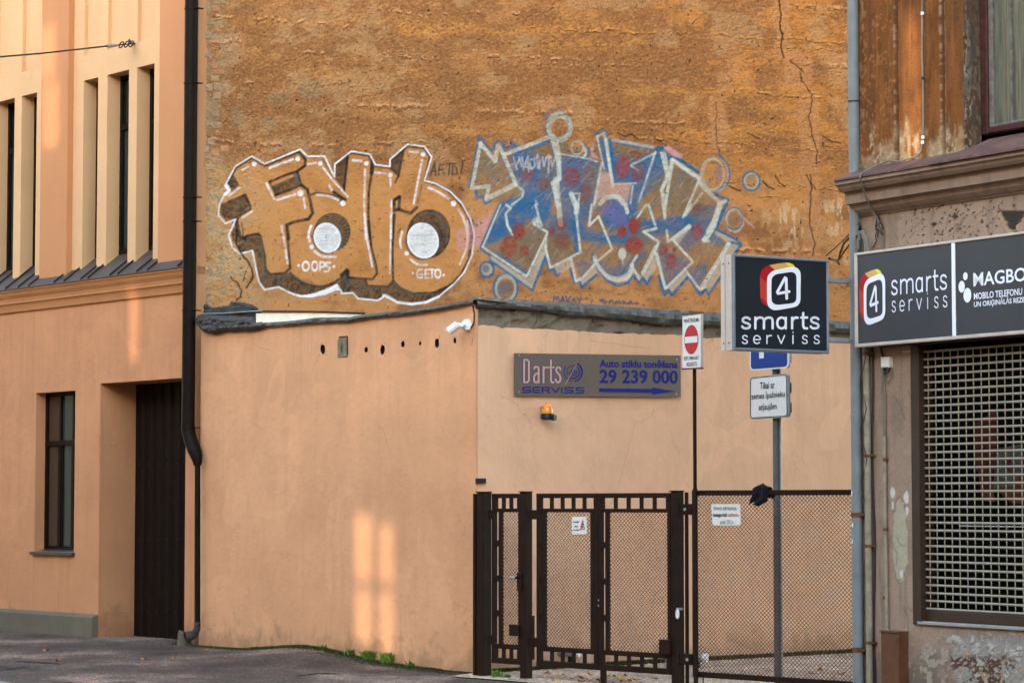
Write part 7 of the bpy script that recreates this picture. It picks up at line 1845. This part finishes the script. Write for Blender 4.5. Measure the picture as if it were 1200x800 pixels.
# ================================================================== PIPES AND CABLES OF THE RIGHT HOUSE
def rp(px, py, y=0.0): q_ = RF.at(px, py, y); return Vector((q_[0], y, q_[1]))
gd = thing('downspout', 'blue-grey round downspout at the left corner of the old brown house', 'downspout', RF, RF.U(1005, -0.05), 0, -0.05)
ud_ = (RF.U(1004.5, -0.05)+RF.U(1009.5, -0.05))/2 - 0.012; ud_ = RF.U(1004.3, -0.05)
mb = MB(); mb.tube([(ud_, -0.05, 14.9), (ud_, -0.05, zf+0.0)], 0.046, 18); mb.tube([(ud_, -0.05, zf+0.01), (ud_, -0.05, RF.Z(1006, 262, -0.05))], 0.044, 18); mb.tube([(ud_, -0.05, RF.Z(1006, 262, -0.05)), (ud_, -0.05, -0.1)], 0.046, 18); mb.build('pipe', M['grey_pipe'], gd, smooth=True)
for py in (118, 400, 488, 672):
    z_ = RF.Z(1006, py, -0.05); mb = MB(); mb.tube([(ud_, -0.05, z_-0.006), (ud_, -0.05, z_+0.006)], 0.050, 18); mb.build('collar', M['grey_pipe'] if py != 118 else M['seam'], gd)
for py in (603, 761):
    z_ = RF.Z(1008, py, -0.05); mb = MB(); mb.tube([(ud_, -0.05, z_-0.02), (ud_, -0.05, z_+0.02)], 0.051, 18); mb.box(ud_, ud_+0.09, -0.055, 0.0, z_-0.012, z_+0.012); mb.build('bracket', M['rusty'], gd)
# peeled white paint scraps on the pipe
r = random.Random(5)
for px, py in ((1003,580),(1003,617),(1005,636)):
    z_ = RF.Z(1006, py, -0.05); a0 = math.pi+0.9+r.uniform(-.4, .4); mb = MB(); R_ = 0.0475
    g = [[(ud_+R_*math.cos(a0+i*.22), -0.05+R_*math.sin(a0+i*.22), z_+k*0.018*r.uniform(.6, 1.2)) for i in range(3)] for k in range(3)]
    mb.sheet(g); mb.build('paint_scrap', M['letter_white'], gd)
cp = thing('service_pipe', 'thin old cream pipe running up the wall beside the blue-grey downspout', 'pipe', RF, RF.U(1018, -0.04), 0, -0.04)
uc_ = RF.U(1017.2, -0.04)
mb = MB(); mb.tube([(uc_-0.01, -0.04, zb_+0.02), (uc_, -0.04, 2.4), (uc_+0.002, -0.04, 0.9), (uc_+0.004, -0.04, -0.1)], 0.029, 12); mb.build('pipe', M['old_pipe'], cp, smooth=True)
for z_ in (2.95, 2.1, 1.35, 0.55):
    mb = MB(); mb.tube([(uc_, -0.04, z_-0.012), (uc_, -0.04, z_+0.012)], 0.034, 12); mb.box(uc_, uc_+0.06, -0.045, 0, z_-0.008, z_+0.008); mb.build('clip', M['rusty'], cp)
mb = MB(); 
pts = [(uc_+0.03*math.sin(i*1.3)-0.01, -0.075+0.012*math.cos(i*1.1), 3.0-i*0.085) for i in range(16)]
mb.tube(pts, 0.0045, 5, cap=False); mb.build('loose_wire', M['cable'], cp)
mb = MB(); mb.tube([(uc_+0.012*math.sin(i*.9)+0.035, -0.01, 3.1-i*0.2) for i in range(16)], 0.010, 6); mb.build('cable', M['cable'], cp)
jx = thing('junction_box', 'small pale junction box under the fascia sign with looping wires', 'junction box', RF, RF.U(1038), RF.Z(1038, 431))
mb = MB(); mb.bbox(RF.U(1033.3, -0.05), RF.U(1042.3, -0.05), -0.05, 0, RF.Z(1038, 430.5, -0.05), RF.Z(1038, 418, -0.05), 0.006); mb.build('box', M['sign_white'], jx)
c_ = rp(1040, 438, -0.03)
mb = MB(); mb.tube([rp(1036,431,-.03), rp(1037,438,-.04), rp(1041,436,-.04), rp(1043,431,-.03)], 0.009, 6); mb.build('gland', M['black'], jx)
mb = MB(); mb.tube([rp(*q_, -0.02) for q_ in [(1042,424),(1045,432),(1044.5,442),(1041,448),(1037.5,445),(1037,437)]], 0.005, 6); mb.build('wire', M['cable_grey'], jx, smooth=True)
mb = MB(); mb.tube([rp(*q_, -0.015) for q_ in [(1035,431),(1035,440),(1035.5,448),(1037.3,462),(1037.5,480),(1037,498),(1036.6,512)]], 0.010, 6); mb.build('wire', M['cable_grey'], jx, smooth=True)
mb = MB(); mb.tube([rp(*q_, -0.02) for q_ in [(1032.5,404),(1033,412),(1035,418)]], 0.010, 6); mb.build('wire', M['cable'], jx)
cd = thing('conduit', 'thin rusty conduit pipe running down the wall into the brown cover box', 'pipe', RF, RF.U(1037, -0.02), 0.9, -0.02)
mb = MB(); mb.tube([rp(1036.3,511,-.022), rp(1037,600,-.022), rp(1038.2,660,-.022), rp(1039.3,741,-.022)], 0.0175, 10); mb.build('pipe', M['old_pipe'], cd, smooth=True)
for py in (538, 620, 700):
    p_ = rp(1037.6, py, -0.022); mb = MB(); mb.tube([p_-Vector((0,0,.012)), p_+Vector((0,0,.012))], 0.022, 10); mb.build('clip', M['rusty'], cd)
bx = thing('cover_box', 'red-brown sheet metal cover box standing at the foot of the wall', 'metal box', RF, RF.U(1041, -0.11), 0, -0.11)
b0_, b1_ = RF.U(1030.5, -0.11), RF.U(1051.0, -0.11); zt2 = RF.Z(1041, 740.5, -0.11)
mb = MB(); mb.bbox(b0_, b1_, -0.11, 0, -0.1, zt2, 0.006); mb.build('cover', M['brown_box'], bx)
mb = MB(); mb.box(b0_-0.006, b1_+0.008, -0.118, 0.0, zt2, zt2+0.012); mb.build('lid', M['rusty'], bx)
mb = MB(); mb.tube([(b1_-0.03, -0.11, zt2-0.05), (b1_-0.03, -0.117, zt2-0.05)], 0.01, 8); mb.build('screw', M['rusty'], bx)
r = random.Random(3)
for k in range(3):
    mb = MB(); u = b0_+0.05+k*0.045; mb.box(u, u+0.025, -0.08, -0.06, zt2+0.012, zt2+0.022+0.012*r.random()); mb.build('debris', M['concrete'], bx)
# cable down the upper wall, over the cornice and down to the sign
cb = thing('wall_cable', 'thin pale cable running down the upper brown wall and over the cornice edge', 'cable', RF, RF.U(1080), 5.0)
pts = [rp(1081,-30,-.03), rp(1081,0,-.03), rp(1080.5,60,-.03), rp(1081.5,95,-.03), rp(1082,140,-.03), rp(1081.5,165,-.03), rp(1079.5,178,-.03), rp(1074,183,-.045), rp(1066,185.5,-.07), rp(1053,189.5,-.10), rp(1042,188.5,-.09), rp(1036,190.5,-.10), rp(1024,195.5,-.16), rp(1014,200.5,-.22), rp(1009,204.5,-.275), rp(1008,209,-.285), rp(1010.5,218,-.24), rp(1015,232,-.17), rp(1022,247,-.07), rp(1031,262,-.03), rp(1034.5,271,-.02), rp(1034.8,292,-.02)]
mb = MB(); mb.tube(pts, 0.0085, 6); mb.build('cable', M['cable_grey'], cb, smooth=True)
for px, py in ((1081,16),(1081.5,92),(1081.6,161),(1081.2,167)):
    p_ = rp(px, py, -.03); mb = MB(); mb.tube([p_-Vector((0,0,.012)), p_+Vector((0,0,.012))], 0.014, 6); mb.build('clip', M['white'] if py != 92 else M['black'], cb)
kn = thing('tangled_wires', 'knot of tangled dark wires on the wall between cornice and fascia sign', 'wires', RF, RF.U(1031), RF.Z(1031, 265))
r = random.Random(14)
for k in range(5):
    x, y_ = 1028+r.uniform(-2, 2), 252+r.uniform(-2, 3); pts = [rp(x, y_, -.03)]
    for i in range(8): x += r.uniform(-2.4, 3.0)*(1 if i < 5 else -.6); y_ += r.uniform(1, 5); pts.append(rp(min(max(x, 1022), 1037), y_, -.02-.02*r.random()))
    mb = MB(); mb.tube(pts, 0.005, 5); mb.build('wire', M['cable'], kn, smooth=True)
for a_ in ([(1029,268),(1026,276),(1027,283),(1023,290)],):
    mb = MB(); mb.tube([rp(*q_, -.02) for q_ in a_], 0.005, 5); mb.build('wire', M['cable'], kn, smooth=True)
lw_ = thing('corner_cables', 'loops of loose black and grey cable at the downspout just above the fascia sign', 'cables', RF, RF.U(1012, -.1), RF.Z(1012, 280, -.1), -.1)
for a_, rr_, m_ in (([(1006,292),(1006.5,280),(1008,272),(1011,271),(1015,278),(1017,290),(1018,296)], .016, M['cable_grey']), ([(1008,272),(1012,276),(1014,286),(1014,296)], .012, M['cable_grey']), ([(1009,282),(1011,284),(1012,294),(1008,294)], .02, M['black'])):
    mb = MB(); mb.tube([rp(*q_, -.11) for q_ in a_], rr_, 7); mb.build('cable', m_, lw_, smooth=True)
gwire = thing('stray_wire', 'thin dark wires drooping from the downspout across the ochre wall', 'wire', GW, GW.U(990, -.5), GW.Z(990, 290, -.5), -.5)
def bridge(pts):
    """from a point at the right house to points in front of the gable wall"""
    out = []
    n = len(pts)
    for i, (px, py) in enumerate(pts):
        d0 = 21.4; p_ = rayp(px, py, d0+ (33.0-d0)*(0 if i == 0 else (i/(n-1))**1.0)); out.append(Vector(to_pl(GW, p_)))
    return out
for pts, r_ in (([(1008,268),(998,276),(989,285),(985,295),(983,304),(980,306)], .012), ([(1004,277),(996,286),(990,294),(984,303)], .010), ([(1007,262),(990,280),(968,300)], .006), ([(972,303),(980,305),(984,310)], .012), ([(985,327),(993,333),(1001,341)], .006)):
    mb = MB(); mb.tube(bridge(pts), r_, 6, cap=False); mb.build('wire', M['cable'], gwire, smooth=True)
